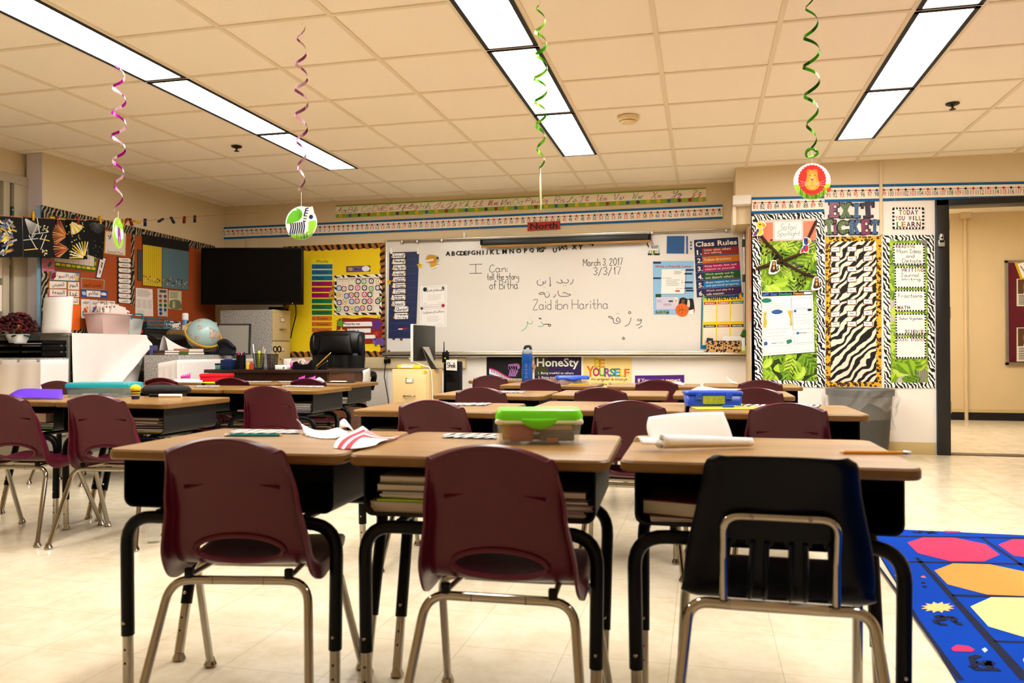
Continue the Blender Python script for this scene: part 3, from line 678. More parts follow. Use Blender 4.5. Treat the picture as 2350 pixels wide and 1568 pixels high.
# ================================================================== chairs
def shell_fn(prof, width, crown, curl, dish, topround=.06, narrow=.16):
    """prof: list of (y, z) seat front -> back top; returns f(s, t) with t in -1..1"""
    P = [Vector((0, q[0], q[1])) for q in catmull(prof, 6)]
    L = [0]
    for i in range(1, len(P)): L.append(L[-1]+(P[i]-P[i-1]).length)
    T = L[-1]
    def at(s):
        d = max(0, min(1, s))*T
        for i in range(1, len(P)):
            if L[i] >= d-1e-9:
                k = (d-L[i-1])/(L[i]-L[i-1]); return P[i-1].lerp(P[i], k), (P[i]-P[i-1]).normalized()
        return P[-1], (P[-1]-P[-2]).normalized()
    def wid(s):
        for (s0, w0), (s1, w1) in zip(width, width[1:]):
            if s <= s1: k = (s-s0)/(s1-s0); k = k*k*(3-2*k); return w0+(w1-w0)*k
        return width[-1][1]
    def f(s, t):
        w = wid(s)
        if s > 1-topround: q = (s-(1-topround))/topround; w *= 1-narrow*(1-sqrt(max(0, 1-q*q)))
        if s < .05: q = 1-s/.05; w *= 1-.12*(1-sqrt(max(0, 1-q*q)))
        ss = s*(1 - crown*t*t*max(0, (s-.55)/.45)**2)
        p, d = at(ss); nrm = Vector((0, d.z, -d.y))*(1 if d.z*1+0 >= -9 else -1)     # towards the sitter for the back, up for the seat
        nrm = Vector((0, d.z, -d.y))
        return p, nrm, w, t
    return f
def make_chair():
    t = thing('student_chair', 'x', 'chair', (0, 0, 0), 0, 'maroon student chairs')
    prof = [(.345, .352), (.325, .372), (.25, .372), (.13, .362), (.045, .368), (.0, .40), (-.022, .46), (-.045, .54), (-.075, .62), (-.100, .676), (-.110, .688), (-.122, .686)]
    f = shell_fn(prof, [(0, .33), (.25, .355), (.42, .36), (.55, .342), (.75, .305), (.96, .275), (1, .275)], 0, .02, .02, .055, .13)
    def pt(s, tt):
        p, nrm, w, _ = f(s, tt)
        a = abs(tt); k = .82; e = max(0, (a-k)/(1-k)); q = min(1, max(0, (s-.40)/.25)); back = max(0, min(1, (s-.42)/.15))
        dep = (.030 + .016*math.exp(-((s-.50)/.14)**2) - .016*max(0, (s-.8)/.2)) * min(1, s/.08, max(0, .965-s)/.22)      # rim flange turned away from the sitter
        top = min(1, max(0, (.93-s)/.12)); off = .008*tt*tt*(1 if s > .1 else s*10)*top - dep*e**1.3 + top*back*.006*max(0, 1-e*3)*math.exp(-((a-k)/.05)**2)
        x = w/2*(a/k*.975 if a < k else .975+.025*min(1, e*2.2) + .012*back*e)*(1 if tt > 0 else -1)
        return Vector((x, p.y + nrm.y*off, p.z + nrm.z*off - .030*min(1, a/k)**2*max(0, (s-.6)/.4)**2))
    # back lies in +y for the sitter: offset forward means +y
    NU, NV = 60, 40; sc, rs, rt = .552, .058, .52
    vs, idx = [], {}
    b = MB()
    def keep(i, j):
        s, tt = (i+.5)/NU, ((j+.5)/NV)*2-1
        return ((s-sc)/rs)**2 + (tt/rt)**2 > 1
    used = [[False]*(NV+1) for _ in range(NU+1)]; cut = [[False]*(NV+1) for _ in range(NU+1)]
    for i in range(NU):
        for j in range(NV):
            for a, c_ in ((i, j), (i+1, j), (i, j+1), (i+1, j+1)):
                if keep(i, j): used[a][c_] = True
                else: cut[a][c_] = True
    def g(u, v):
        i, j = round(u*NU), round(v*NV); s, tt = u, v*2-1
        if used[i][j] and cut[i][j]:
            ds, dt = (s-sc)/rs, tt/rt; l = sqrt(ds*ds+dt*dt) or 1; s, tt = sc+ds/l*rs, dt/l*rt
        return pt(s, tt)
    b.grid(g, NU, NV, M_MAROON, True, keep)
    sh = b.build('seat_shell', t, solid=.006); md = sh.modifiers.new('soft', 'BEVEL'); md.width = .002; md.segments = 2; md.limit_method = 'ANGLE'; md.angle_limit = radians(50)
    # raised rim of the oval opening and the two moulded ticks
    b = MB(); b.tube([pt(sc+rs*1.02*sin(2*pi*k/36), rt*1.02*cos(2*pi*k/36))+Vector((0, -.004, 0)) for k in range(37)], .0072, M_MAROON, 8, False); b.build('oval_rim', sh)
    for sgn in (-1, 1):
        p0, p1 = pt(.80, sgn*.62), pt(.805, sgn*.34); b = MB()
        b.add([p0+Vector((0, -.002, .006)), p0+Vector((0, -.011, -.003)), p1+Vector((0, -.0035, 0)), p0+Vector((0, -.002, -.008))], [(0, 1, 2), (1, 3, 2)], M_MAROON); b.build('moulded_tick', sh)
    # chrome frame: rear and front bent tubes, each leg a piece of its own
    r = .0105
    def leg(path):
        b = MB(); b.tube(path, r, M_CHROME, 12); lg = b.build('leg', t); e = Vector(path[-1])
        b = MB(); b.lathe([(.001, 0), (.015, 0), (.018, .007), (.014, .016), (.0105, .026)], M_CHROME, 14, (e.x, e.y, 0)); b.build('glide', lg)
    for s in (-1, 1):
        leg(fillet([(s*.06, -.012, .342), (s*.165, -.012, .342), (s*.205, -.13, .012)], .06, 7))
        leg(fillet([(s*.06, .16, .338), (s*.185, .17, .338), (s*.215, .33, .012)], .06, 7))
    for yy, zz in ((-.012, .342), (.16, .338)): MB().tube([(-.062, yy, zz), (.062, yy, zz)], r, M_CHROME, 12).build('cross_tube', t)
    for s in (-1, 1):
        b = MB(); b.tube([(s*.115, .17, .350), (s*.12, .02, .350), (s*.12, -.012, .350)], .007, M_CHROME, 10); b.box((s*.12-.010, -.022, .346), (s*.12+.010, -.008, .372), M_BLACK, .004); b.build('shell_bracket', t)
    return t
chair0 = make_chair(); _cf = [True]
def chair(x, y, rz, label):
    o = chair0 if _cf[0] else copy_tree(chair0); _cf[0] = False
    o.location = (x, y, 0); o.rotation_euler = (0, 0, radians(rz)); o['label'] = label; return o
def chair_px(px, yt, rz, label):
    """px of the middle of the top edge, which lies .10 behind the origin"""
    d = ray(px, 900); return chair((yt)*d.x/d.y, yt+.10, rz, label)
chair(-1.075, 1.71, 11, 'maroon plastic chair in the front row, left one')
chair(-.438, 1.715, 2, 'maroon plastic chair in the front row, middle, beside the navy chair')
chair_px(990, 3.02, 0, 'maroon chair second row, behind the striped paper and left of the green box')
chair_px(1445, 3.16, 0, 'maroon chair second row, behind the curled white paper')
chair_px(1808, 3.14, 0, 'maroon chair second row at the desk with the yellow folder')
chair_px(1103, 4.12, 0, 'maroon chair third row, left, at the desk with a zebra strip')
chair_px(1378, 4.24, 0, 'maroon chair third row, middle, above the bare desk')
chair_px(1733, 4.36, 0, 'maroon chair third row, right, behind the blue pencil box')
chair_px(1240, 5.40, 0, 'maroon chair fourth row, under the blue water bottle')
chair_px(1507, 5.42, 0, 'maroon chair fourth row in front of the purple respect poster')
chair_px(1745, 5.50, 0, 'maroon chair fourth row in front of the safari panel')
chair_px(1125, 6.10, 0, 'maroon chair at the farthest back desk below the piano poster')
chair_px(215, 3.06, 8, 'maroon chair in the left block, nearest row, in front of the teal box')
chair_px(-5, 3.02, 8, 'maroon chair cut by the left picture edge')
chair_px(610, 4.05, 4, 'maroon chair standing out in the second left block row aisle side')
chair_px(375, 4.42, 0, 'maroon chair in the second left block row behind the black pencil case')
chair_px(135, 4.46, 0, 'maroon chair in the second left block row hidden behind the teal box')
chair_px(370, 5.12, 0, 'maroon chair in the third left block row by the pink paper crown')
chair_px(532, 5.22, 0, 'maroon chair in the third left block row beside the red box')
chair_px(707, 5.22, 0, 'maroon chair in the third left block row before the pink paper flowers')
# navy chair with chrome back loop
def make_navy():
    t = thing('student_chair', 'navy plastic chair with a chrome loop on its back and three slots', 'chair', (.145, 1.70, 0), 0)
    prof = [(.35, .368), (.325, .384), (.22, .378), (.10, .366), (.035, .372), (.0, .405), (-.03, .50), (-.065, .61), (-.10, .682)]
    f = shell_fn(prof, [(0, .34), (.3, .38), (.48, .385), (.56, .37), (1, .285)], .004, 0, 0, .05)
    slots = [(-.52, -.32), (-.10, .10), (.32, .52)]
    def pt(s, tt):
        p, nrm, w, _ = f(s, tt); a = abs(tt); back = max(0, min(1, (s-.45)/.1)); e = max(0, (a-.8)/.2)
        return Vector((w/2*tt, p.y + back*(.016*e*e+.012*tt*tt), p.z + (1-back)*.012*e*e))
    NU = 60; tv = [-1, -.96, -.9, -.82, -.72, -.62, -.52, -.48, -.44, -.40, -.36, -.32, -.2, -.10, -.06, -.02, .02, .06, .10, .2, .32, .36, .40, .44, .48, .52, .62, .72, .82, .9, .96, 1]; NV = len(tv)-1
    s0, s1 = .50, .715
    def keep(i, j):
        s = (i+.5)/NU; c_ = (tv[j]+tv[j+1])/2
        for a, z in slots:
            if a < c_ < z and s0 < s:
                half = (z-a)/2; mid = (a+z)/2; top = s1 - .035*max(0, (abs(c_-mid)/half))**3
                if s < top: return False
        return True
    b = MB(); b.grid(lambda u, v: pt(u, tv[round(v*NV)]), NU, NV, M_NAVY, True, keep); sh = b.build('seat_shell', t, solid=.007)
    md = sh.modifiers.new('soft', 'BEVEL'); md.width = .002; md.segments = 2; md.limit_method = 'ANGLE'; md.angle_limit = radians(50)
    b = MB()
    for a, z in slots:                          # raised ribs either side of each slot
        for tt in (a-.035, z+.035): b.tube([pt(s0+(s1-s0)*k/8, tt)+Vector((0, -.005, 0)) for k in range(9)], .005, M_NAVY, 8)
    b.build('slot_rib', sh)
    r = .0115
    def leg(path):
        b = MB(); b.tube(path, r, M_CHROME, 12); lg = b.build('leg', t); e = Vector(path[-1])
        b = MB(); b.lathe([(.001, 0), (.015, 0), (.018, .007), (.014, .016), (.011, .026)], M_CHROME, 14, (e.x, e.y, 0)); b.build('glide', lg)
    for s in (-1, 1):
        leg(fillet([(s*.09, -.02, .372), (s*.175, -.015, .372), (s*.215, -.10, .012)], .07, 7))
        leg(fillet([(s*.09, .19, .360), (s*.185, .20, .360), (s*.205, .33, .012)], .06, 7))
    MB().tube([(-.092, -.02, .372), (.092, -.02, .372)], r, M_STEEL, 12).build('cross_tube', t); MB().tube([(-.092, .19, .36), (.092, .19, .36)], r, M_CHROME, 12).build('cross_tube', t)
    q = [pt(.50, -.58), pt(.66, -.62), pt(.80, -.68), pt(.80, .68), pt(.66, .62), pt(.50, .58)]
    q = [p + Vector((0, -.016, 0)) for p in q]; q[0].x = -.107; q[-1].x = .107; q[1].x = -.107; q[4].x = .107; q[2].x = -.107; q[3].x = .107
    q[0].z = .385; q[-1].z = .385; q[0].y = q[-1].y = -.028
    b = MB(); b.tube(fillet(q, .035, 7), .0085, M_CHROME, 12)
    for s in (-1, 1): b.ball(pt(.80, s*.34)+Vector((0, -.024, 0)), .0045, M_STEEL, 8)
    b.build('back_loop', t)
    return t
make_navy()

# ================================================================== front wall
NAVYI, REDI, GRNI = flat('#20264a'), flat('#b3202a'), flat('#3f8a2c'); INK = flat('#1a1718'); BLUEB = flat('#0b5c94'); CREAMP = flat('#f4e6cf')
def Z3(x, y): return (860+x/3.136, 440+y/3.136)
def Z4(x, y): return (1300+x/3.137, 420+y/3.136)
def Z2(x, y): return (420+x/3.408, 440+y/3.408)
def Z5(x, y): return (1680+x/2.904, 380+y/2.904)
def C4(x, y): return (760+x/7.839, 560+y/7.84)
def C5(x, y): return (1480+x/5.6, 540+y/5.6)
def quad(fn, *p): return [fn(*q) for q in p]

# cursive alphabet strips
LET = [('Aa', 784, 'k'), ('Bb', 812, 'n'), ('Cc', 844, 'g'), ('Dd', 870, 'r'), ('Ee', 895, 'r'), ('Ff', 925, 'n'), ('Gg', 951, 'r'), ('Hh', 978, 'g'), ('Ii', 1010, 'r'), ('Jj', 1037, 'n'),
       ('Kk', 1067, 'g'), ('Ll', 1098, 'r'), ('Mm', 1133, 'r'), ('Nn', 1163, 'n'), ('Oo', 1192, 'g'), ('Pp', 1220, 'r'), ('Qq', 1247, 'r'), ('Rr', 1286, 'n'), ('Ss', 1314, 'g'), ('Tt', 1341, 'r'),
       ('Uu', 1383, 'r'), ('Vv', 1423, 'n'), ('Ww', 1466, 'g'), ('Xx', 1509, 'r'), ('Yy', 1555, 'n'), ('Zz', 1600, 'r')]
CI = {'k': INK, 'n': NAVYI, 'g': GRNI, 'r': flat('#8e1f35')}
def ytop(x): return 471.7 + (430.8-471.7)*(x-771)/849
def ybot(x): return 500.5 + (461.6-500.5)*(x-771)/849
YY = YF-.0125
k_ = 0
for x0, x1, nm in ((771, 1082, 'Aa to Kk'), (1082, 1359.6, 'Ll to Tt'), (1359.6, 1620, 'Uu to Zz')):
    s = pxsheet('Y', YY, [(x0, ytop(x0)), (x1, ytop(x1)), (x1, ybot(x1)), (x0, ybot(x0))], base=CREAMP)
    gr = flat('#7fa52c'); s.up(); s.rect(0, 0, 1, .1, gr); s.rect(0, .70, 1, 1, gr); s.up()
    U = lambda x: (x-x0)/(x1-x0)
    for L, px, c in LET:
        if x0 <= px < x1:
            w = 12.5/(x1-x0); s.hand(L, U(px)-w, .16, U(px)+w, .72 if L[1] in 'gjpqyz' or L == 'Ff' else .62, .0042, CI[c], CURS, .38)
    n = round((x1-x0)/23); cols = [flat('#e8c21e'), flat('#3d5f9c'), flat('#6a2350'), flat('#a83022')]
    for i in range(n):
        u = (i+.5)/n; c = cols[(i+k_) % 4 if i % 5 else 0]; s.disc(u, .85, .019, c)
    s.up()
    for i in range(n):
        u = (i+.5)/n; s.disc(u-.006/s.W, .83, .0028, INK); s.disc(u+.006/s.W, .83, .0028, INK); s.stroke([(u-.009/s.W, .88), (u, .92), (u+.009/s.W, .88)], .003, INK)
    k_ += 1
    tag(s.build('alphabet_strip'), 'cursive alphabet strip showing %s above the number line' % nm, 'alphabet strip', 'cursive alphabet border strips')
# number line strips
def number_strip(plane_k, TL, TR, BR, BL, nums, label):
    s = pxsheet('Y', plane_k, [TL, TR, BR, BL], base=CREAMP); s.up(); s.rect(0, 0, 1, .16, BLUEB); s.rect(0, .84, 1, 1, BLUEB); s.up()
    s.rect(0, .335, 1, .36, INK); n = len(nums); s.up()
    for i, k in enumerate(nums):
        u = (i+.5)/n; m = NAVYI if k % 2 == 0 else REDI; s.disc(u, .35, .010, m); tx = str(k); w = (.17 if len(tx) < 2 else .30 if len(tx) < 3 else .38)/n
        s.text(tx, u-w, .43, u+w, .72, m, keep=True)
    return tag(s.build('number_line_strip'), label, 'number line', 'number line wall strips')
def nt(x): return 522.0 + (469.6-522.0)*(x-508)/1150.6
def nb(x): return 549.6 + (502.4-549.6)*(x-507)/1151.6
cuts = [508, 616, 729.6, 848, 973, 1101, 1234, 1372, 1517, 1658.6]
rng = [range(-20, -10), range(-10, 0), range(0, 11), range(11, 21), range(21, 31), range(31, 41), range(41, 51), range(51, 61), range(61, 71)]
for (x0, x1, r) in zip(cuts, cuts[1:], rng):
    x1_ = x1-.4; number_strip(YY, (x0, nt(x0)), (x1_, nt(x1)), (x1_, nb(x1)), (x0, nb(x0)), list(r), 'blue edged number line strip reading %d to %d on the front wall' % (r[0], r[-1]))
YQ = YR-.006
number_strip(YR-.01, (1724.8, 453), (1891, 449.5), (1891.5, 486), (1724.8, 491), list(range(81, 91)), 'blue edged number line strip reading 81 to 90 above the safari panel')
cuts = [1892.5, 2053, 2225, 2400]
def rt(x): return 425.4+(416.6-425.4)*(x-1892)/458
def rb(x): return 464.6+(455-464.6)*(x-1892)/458
for x0, x1, r in zip(cuts, cuts[1:], (range(91, 101), range(101, 111), range(111, 121))):
    number_strip(YQ, (x0, rt(x0)), (x1-.4, rt(x1)), (x1-.4, rb(x1)), (x0, rb(x0)), list(r), 'blue edged number line strip reading %d to %d over the exit ticket wall' % (r[0], r[-1]))
s = pxsheet('Y', YF-.016, [(1210.8, 510.8), (1285.7, 507.4), (1285.7, 526), (1210.8, 530)], base=flat('#a8321f'), thick=.004)
s.up(); s.text('North', .08, .14, .92, .86, INK, 1); tag(s.build('direction_sign'), 'red sign reading North overlapping the number line', 'sign')

# whiteboard with tray, rails and writing
YB_ = YF-.028
wb = thing('whiteboard', 'long white dry-erase board with marker writing on the front wall', 'whiteboard', hY(1300, 812, YF))
def rel(b_, t): b_.v = [p - t.location for p in b_.v]; return b_
q = wallq('Y', YB_, [(888, 555), (1711, 527), (1711, 804), (888, 807)]); X0, X1, Z0, Z1 = q[0].x, XC-.012, q[3].z, (q[0].z+q[1].z)/2
b = MB(); b.box((X0, YB_, Z0), (X1, YF-.001, Z1), M_BOARD); rel(b, wb).build('writing_surface', wb)
b = MB(); f = .022
for lo, hi in (((X0-f, YB_-.006, Z0-f), (X0, YF-.001, Z1+f)), ((X1-.02, YB_-.006, Z0), (X1, YF-.001, Z1+f)), ((X0, YB_-.006, Z1), (X1, YF-.001, Z1+f*.8)), ((X0, YB_-.006, Z0-f), (X1, YF-.001, Z0))): b.box(lo, hi, M_ALU, .003)
rel(b, wb).build('frame', wb)
b = MB(); b.box((X0-.02, YB_-.085, Z0-.05), (X1-.005, YB_, Z0-.034), M_ALU, .004); b.box((X0-.02, YB_-.085, Z0-.05), (X1-.005, YB_-.078, Z0-.014), M_ALU, .002)
ZT = Z0-.034; rel(b, wb).build('tray', wb)
b = MB(); zr = hY(1300, 543, YF).z
def rail(p0, p1): b.tube([p0, p1], .011, M_STEEL, 8)
rail(hY(920.6, 554.8, YF-.05), hY(1105, 549.5, YF-.05)); rail(hY(1492, 535, YF-.05), hY(1670, 529, YF-.05))
for px, py in ((922, 555), (957, 554), (1014, 551.5), (1496, 534), (1668, 529)): p = hY(px, py, YF-.05); b.box((p.x-.012, p.y-.014, p.z-.02), (p.x+.012, YF, p.z+.016), M_STEEL, .003)
rel(b, wb).build('map_rail', wb)
s = Sheet([(X0, YB_, Z1), (X1, YB_, Z1), (X1, YB_, Z0), (X0, YB_, Z0)], (0, -1, 0), thick=0, back=.0008)
def UV(px, py): p = hY(px, py, YB_); return ((p.x-X0)/(X1-X0), (Z1-p.z)/(Z1-Z0))
MK = flat('#2c2b2b'); MKT = flat('#56524c'); TEAL = flat('#4fb59c')
def mk(t, x0, y0, x1, y1, w=.006, m=MK):
    a, c = UV(x0, y0), UV(x1, y1); s.hand(t, a[0], a[1], c[0], c[1], w, m)
mk('I', *Z3(682, 525), *Z3(772, 587)); mk('Can:', *Z3(826, 527), *Z3(953, 578)); mk('tell the story', *Z3(808, 590), *Z3(1036, 655)); mk("of Bi'tha", *Z3(826, 640), *Z3(1030, 700))
def A1(x, y): return (1180+x/6.912, 580+y/6.91)
mk('March 3, 2017', *A1(1095, 98), *A1(1720, 215)); mk('3/3/17', *A1(1258, 235), *A1(1690, 365)); mk('Zaid ibn Haritha', *A1(300, 740), *A1(1490, 900), .006, MKT)
def ar(st, m=MKT, w=.007):
    for l in st.split(';'):
        p = [tuple(int(k) for k in q.split(',')) for q in l.split()]; p = [UV(*A1(*q)) for q in p]; s.stroke([r_[:2] for r_ in catmull(p, 4)], w, m)
ar('938,422 925,470 885,508;845,420 862,455 840,480 790,478 760,462 740,425 765,475 720,485 668,462;785,520 795,522;815,520 825,522;565,385 570,440 572,500;588,505 562,512 580,522 556,534;498,440 495,480 470,485 455,455 460,495 420,522 375,505 362,465 378,440;400,432 410,430;472,545 480,545')
ar('770,650 800,630 830,650 898,668 850,690 780,695 720,685 695,640 700,600;655,660 650,690 620,712;555,650 555,690 520,710 490,690 478,640 430,632 392,655 430,662 482,648;520,630 528,628;545,628 552,626;1852,1030 1845,1080 1810,1140 1752,1172;1990,1055 1960,1060 1965,1080 2010,1075 2005,1050 2020,1080 1990,1135 1935,1150;2030,1160 1972,1202;1830,930 1812,950 1832,972 1852,950 1830,930;1660,1090 1620,1080 1640,1030 1675,1060 1678,1105 1620,1125 1575,1105 1570,1050 1530,1010 1495,1018 1530,1040 1575,1055;1630,966 1640,964;1655,970 1664,968')
ar('398,1028 402,1052 415,1040 420,1055 432,1042;585,1150 560,1135 540,1155 562,1170 585,1150;575,1140 530,1135 468,1140', MK, .0075); ar('425,1098 465,1145 430,1170 378,1168;290,1080 282,1125 230,1125 205,1095 210,1140 180,1200 110,1248;238,1040 244,1038;262,1042 270,1040', TEAL, .007)
rel(s, wb).build('marker_writing', wb)
# projector screen case above the board
b = MB(); a_ = hY(1105.5, 556, YF-.13); c_ = hY(1488, 537, YF-.13); zm = a_.z; dz = .053
t = thing('projector_screen', 'dark green roll-up projector screen case mounted above the whiteboard', 'projector screen', (a_.x, YF-.08, zm))
b.box((0, -.05, -dz*.62), (c_.x-a_.x, .045, dz*.62), mat('screen_case', '#1c211c', .4), .012); b.build('case', t)
b = MB(); b.box((-.005, -.052, -dz*.62-.022), (c_.x-a_.x+.015, -.03, -dz*.62-.002), wood('slat_oak', '#8a6224', '#b5852f', 4, .5)); b.build('bottom_slat', t)
b = MB(); b.box((-.02, -.045, -dz*.5), (0, .078, dz*.55), M_BLACKP, .004); b.box((c_.x-a_.x, -.045, -dz*.5), (c_.x-a_.x+.02, .078, dz*.55), M_BLACKP, .004); b.build('end_bracket', t)
p = hY(1298, 562, YF-.15); b = MB(); b.tube([(p.x-a_.x-.02, -.06, -dz-.0), (p.x-a_.x-.02, -.06, -dz-.03), (p.x-a_.x+.02, -.06, -dz-.03), (p.x-a_.x+.02, -.06, -dz)], .003, M_STEEL, 6); b.build('pull_loop', t)
p = hY(1067, 541, YF); b = MB(); b.box((p.x-.014, YF-.03, p.z-.03), (p.x+.014, YF-.004, p.z+.03), M_WHITE, .004); tag(b.build('wall_switch'), 'tiny white wall switch box above the whiteboard rail', 'switch')

# magnetic letters
xs = dict(zip('ABCDEFGHIJKLMNOPQRSTUVWXYZ', (528, 566, 600, 632, 655, 680, 710, 748, 780, 808, 847, 888, 935, 986, 1037, 1087, 1130, 1183, 1200, 1216, 1297, 1333, 1370, 1438, 1482, 1560)))
ys = dict(zip('ABCDEFGHIJKLMNOPQRSTUVWXYZ', (446, 446, 444, 444, 443, 442, 440, 440, 439, 437, 436, 434, 432, 429, 427, 425, 424, 420, 420, 418, 422, 412, 402, 400, 400, 375)))
M_FOAM = mat('black_foam', '#141213', .8)
for ch, x in xs.items():
    c = hY(*Z3(x, ys[ch]), YB_); h = .047; V, F, (a, bb, cc, d) = text_geo(ch, 1); k = h/(d-bb); rot = {'V': -.25, 'Z': 1.2, 'S': .2, 'T': -.3, 'W': .06}.get(ch, random.uniform(-.06, .06))
    R = Matrix.Rotation(rot, 2); pts = []
    for x_, y_ in V: r_ = R @ Vector(((x_-(a+cc)/2)*k*1.05, (y_-(bb+d)/2)*k)); pts.append((c.x+r_.x, c.z+r_.y))
    n = len(pts); b = MB(); cnt = {}
    for f_ in F:
        for i in range(len(f_)): e = (f_[i], f_[(i+1) % len(f_)]); cnt[e] = 1
    b.add([(x_, YB_-.008, z_) for x_, z_ in pts]+[(x_, YB_-.0005, z_) for x_, z_ in pts], F+[[i+n for i in f_][::-1] for f_ in F]+[[e[1], e[0], e[0]+n, e[1]+n] for e in cnt if (e[1], e[0]) not in cnt], M_FOAM)
    tag(b.build('magnetic_letter'), 'black magnetic letter %s along the top of the whiteboard' % ch, 'letter', 'magnetic alphabet letters')

# things stuck on the board
def card(name, label, cat, q, draw=None, base=M_WHITE, group=None, plane='Y', k=None, thick=.0015):
    s = pxsheet(plane, YB_-.0005 if k is None else k, q, base=base, thick=thick); s.up()
    if draw: draw(s)
    return tag(s.build(name), label, cat, group)
GREYL = flat('#8d8a88')
def cert(title):
    def d(s):
        for a in ((.06, .06, .94, .07), (.06, .93, .94, .94), (.06, .06, .067, .94), (.933, .06, .94, .94)): s.rect(*a, GREYL)
        s.hand(title, .12, .16, .9, .34, .0022, INK, CURS, .45); s.lines(.28, .42, .8, .72, 4, GREYL, .002); s.rect(.12, .85, .24, .86, GREYL); s.rect(.66, .84, .85, .85, GREYL)
    return d
card('certificate', 'white certificate of achievement taped to the board, upper of two', 'certificate', quad(Z3, (330, 682), (520, 670), (520, 820), (328, 828)), cert('Certificate of Achievement'), group='certificates on the whiteboard')
card('certificate', 'white certificate of excellence below the other, behind the computer', 'certificate', quad(Z3, (325, 843), (518, 826), (515, 972), (322, 980)), cert('Certificate of Excellence'), group='certificates on the whiteboard')
def magnet(px, py, r, m, label, n=12):
    c = hY(px, py, YB_); b = MB(); b.lathe([(.001, .0), (r, .0), (r*.9, .007), (.001, .009)], m, n, (c.x, YB_-.0045, c.z), Matrix.Rotation(pi/2, 3, 'X')); tag(b.build('magnet'), label, 'magnet', 'board magnets')
magnet(*Z3(363, 704), .022, flat('#12201c'), 'dark magnet on the upper left of the first certificate'); magnet(*Z3(492, 694), .016, flat('#4a382c'), 'brown magnet on the upper right of the first certificate', 4)
magnet(*Z3(340, 841), .017, flat('#4a382c'), 'brown square magnet between the two certificates', 4); magnet(*Z3(493, 820), .018, flat('#b01040'), 'round crimson magnet between the two certificates', 16)
magnet(*Z4(410, 1117), .016, flat('#8f8a72'), 'small square magnet low on the whiteboard', 4); magnet(*Z3(138, 1060), .013, flat('#3b3026'), 'left small magnet under the blue pocket chart'); magnet(*Z3(192, 1062), .016, flat('#5a3a32'), 'right small magnet under the blue pocket chart'); magnet(*Z3(103, 1147), .013, flat('#6a6258'), 'small magnet in the lower left whiteboard corner')
def sticker_outline(s, pts, base): blob(s, pts, base)
# safari animal cut-out by the chart
def animal(s):
    blob(s, [(.05, .3), (.2, .03), (.6, .02), (.95, .15), (.98, .5), (.85, .62), (1, .72), (.75, .95), (.45, 1), (.3, .65), (.08, .55)], flat('#a9b4a0')); s.up()
    blob(s, [(.1, .3), (.25, .08), (.6, .06), (.85, .3), (.7, .6), (.35, .6)], flat('#c98f1c')); s.up(); s.poly([(.05, .4), (.6, .3), (.62, .42), (.1, .52)], flat('#f3d8cf')); blob(s, [(.4, .65), (.75, .6), (.8, .78), (.5, .9)], flat('#e0a42a')); s.poly([(.4, .93), (.95, .72), (.97, .8), (.5, 1)], M_WHITE); s.disc(.88, .25, .014, flat('#4a4440'))
s = pxsheet('Y', YB_-.0005, quad(Z3, (360, 452), (465, 452), (465, 556), (360, 556)), thick=.002); animal(s); tag(s.build('animal_cutout'), 'yellow lion cub cut-out on the board beside the blue pocket chart', 'cut-out')
def star_clip(fn, x, y, label):
    c = hY(*fn(x, y), YB_-.02); s = Sheet([(c.x-.04, YB_-.006, c.z+.035), (c.x+.04, YB_-.006, c.z+.035), (c.x+.04, YB_-.006, c.z-.035), (c.x-.04, YB_-.006, c.z-.035)], (0, -1, 0), thick=.004)
    s.poly([(.5+.5*(1 if k % 2 == 0 else .45)*sin(pi*k/5), .5-.5*(1 if k % 2 == 0 else .45)*cos(pi*k/5)) for k in range(10)], flat('#e2c21c')); s.up(); s.disc(.5, .5, .006, INK); tag(s.build('star_marker'), label, 'star marker', 'yellow star markers')
star_clip(Z3, 322, 530, 'yellow star on the right edge of the blue pocket chart'); star_clip(Z3, 98, 650, 'yellow star on the left edge of the blue pocket chart')
# blue pocket chart and its schedule cards
pc = quad(Z3, (106, 438), (320, 431), (296, 1055), (99, 1055)); s = pxsheet('Y', YB_-.002, pc, base=mat('pocket_chart_nylon', '#14224e', .45), thick=.004); s.up()
for k in range(11): v = .085+k*.082; s.rect(.02, v, .98, v+.006, flat('#2c3f7c'))
s.poly([(.33, .885), (.6, .88), (.72, .885), (.6, .9), (.36, .9)], flat('#9c1c2a')); s.up(); s.poly([(.36, .89), (.52, .888), (.5, .9), (.37, .9)], M_WHITE)
tag(s.build('pocket_chart'), 'dark blue nylon pocket chart hanging on the left of the whiteboard', 'pocket chart')
for x in (1085, 1565): p = hY(*C4(x, 130), YB_-.01); b = MB(); b.box((p.x-.012, YB_-.02, p.z-.03), (p.x+.012, YB_, p.z+.03), M_WHITE, .004); tag(b.build('hook'), '%s white adhesive hook holding up the blue pocket chart' % ('left' if x == 1085 else 'right'), 'hook', 'pocket chart hooks')
CARDS = [('Arrival', 1075, 165, 1345, 262, '#1e1a18'), ('Reading', 1083, 272, 1350, 372, '#20301e'), ('Math', 1090, 378, 1358, 480, '#4a1f1e'), ('Arabic', 1085, 490, 1352, 586, '#3f2a18'), ('Lunch Recess', 1092, 595, 1350, 690, '#3a2a1e'),
         ('Islamic Studies', 1085, 700, 1356, 798, '#2a201a'), ('Gym Fitness', 1090, 808, 1350, 905, '#3a2418'), ('Science/ SocStudies', 1062, 915, 1350, 1020, '#2a2418'), ('Snack', 1075, 1028, 1345, 1130, '#4a3d2a'), ('Quran', 1118, 1122, 1405, 1232, '#16130f'), ('Language Arts', 1112, 1238, 1400, 1362, '#3a2c1c')]
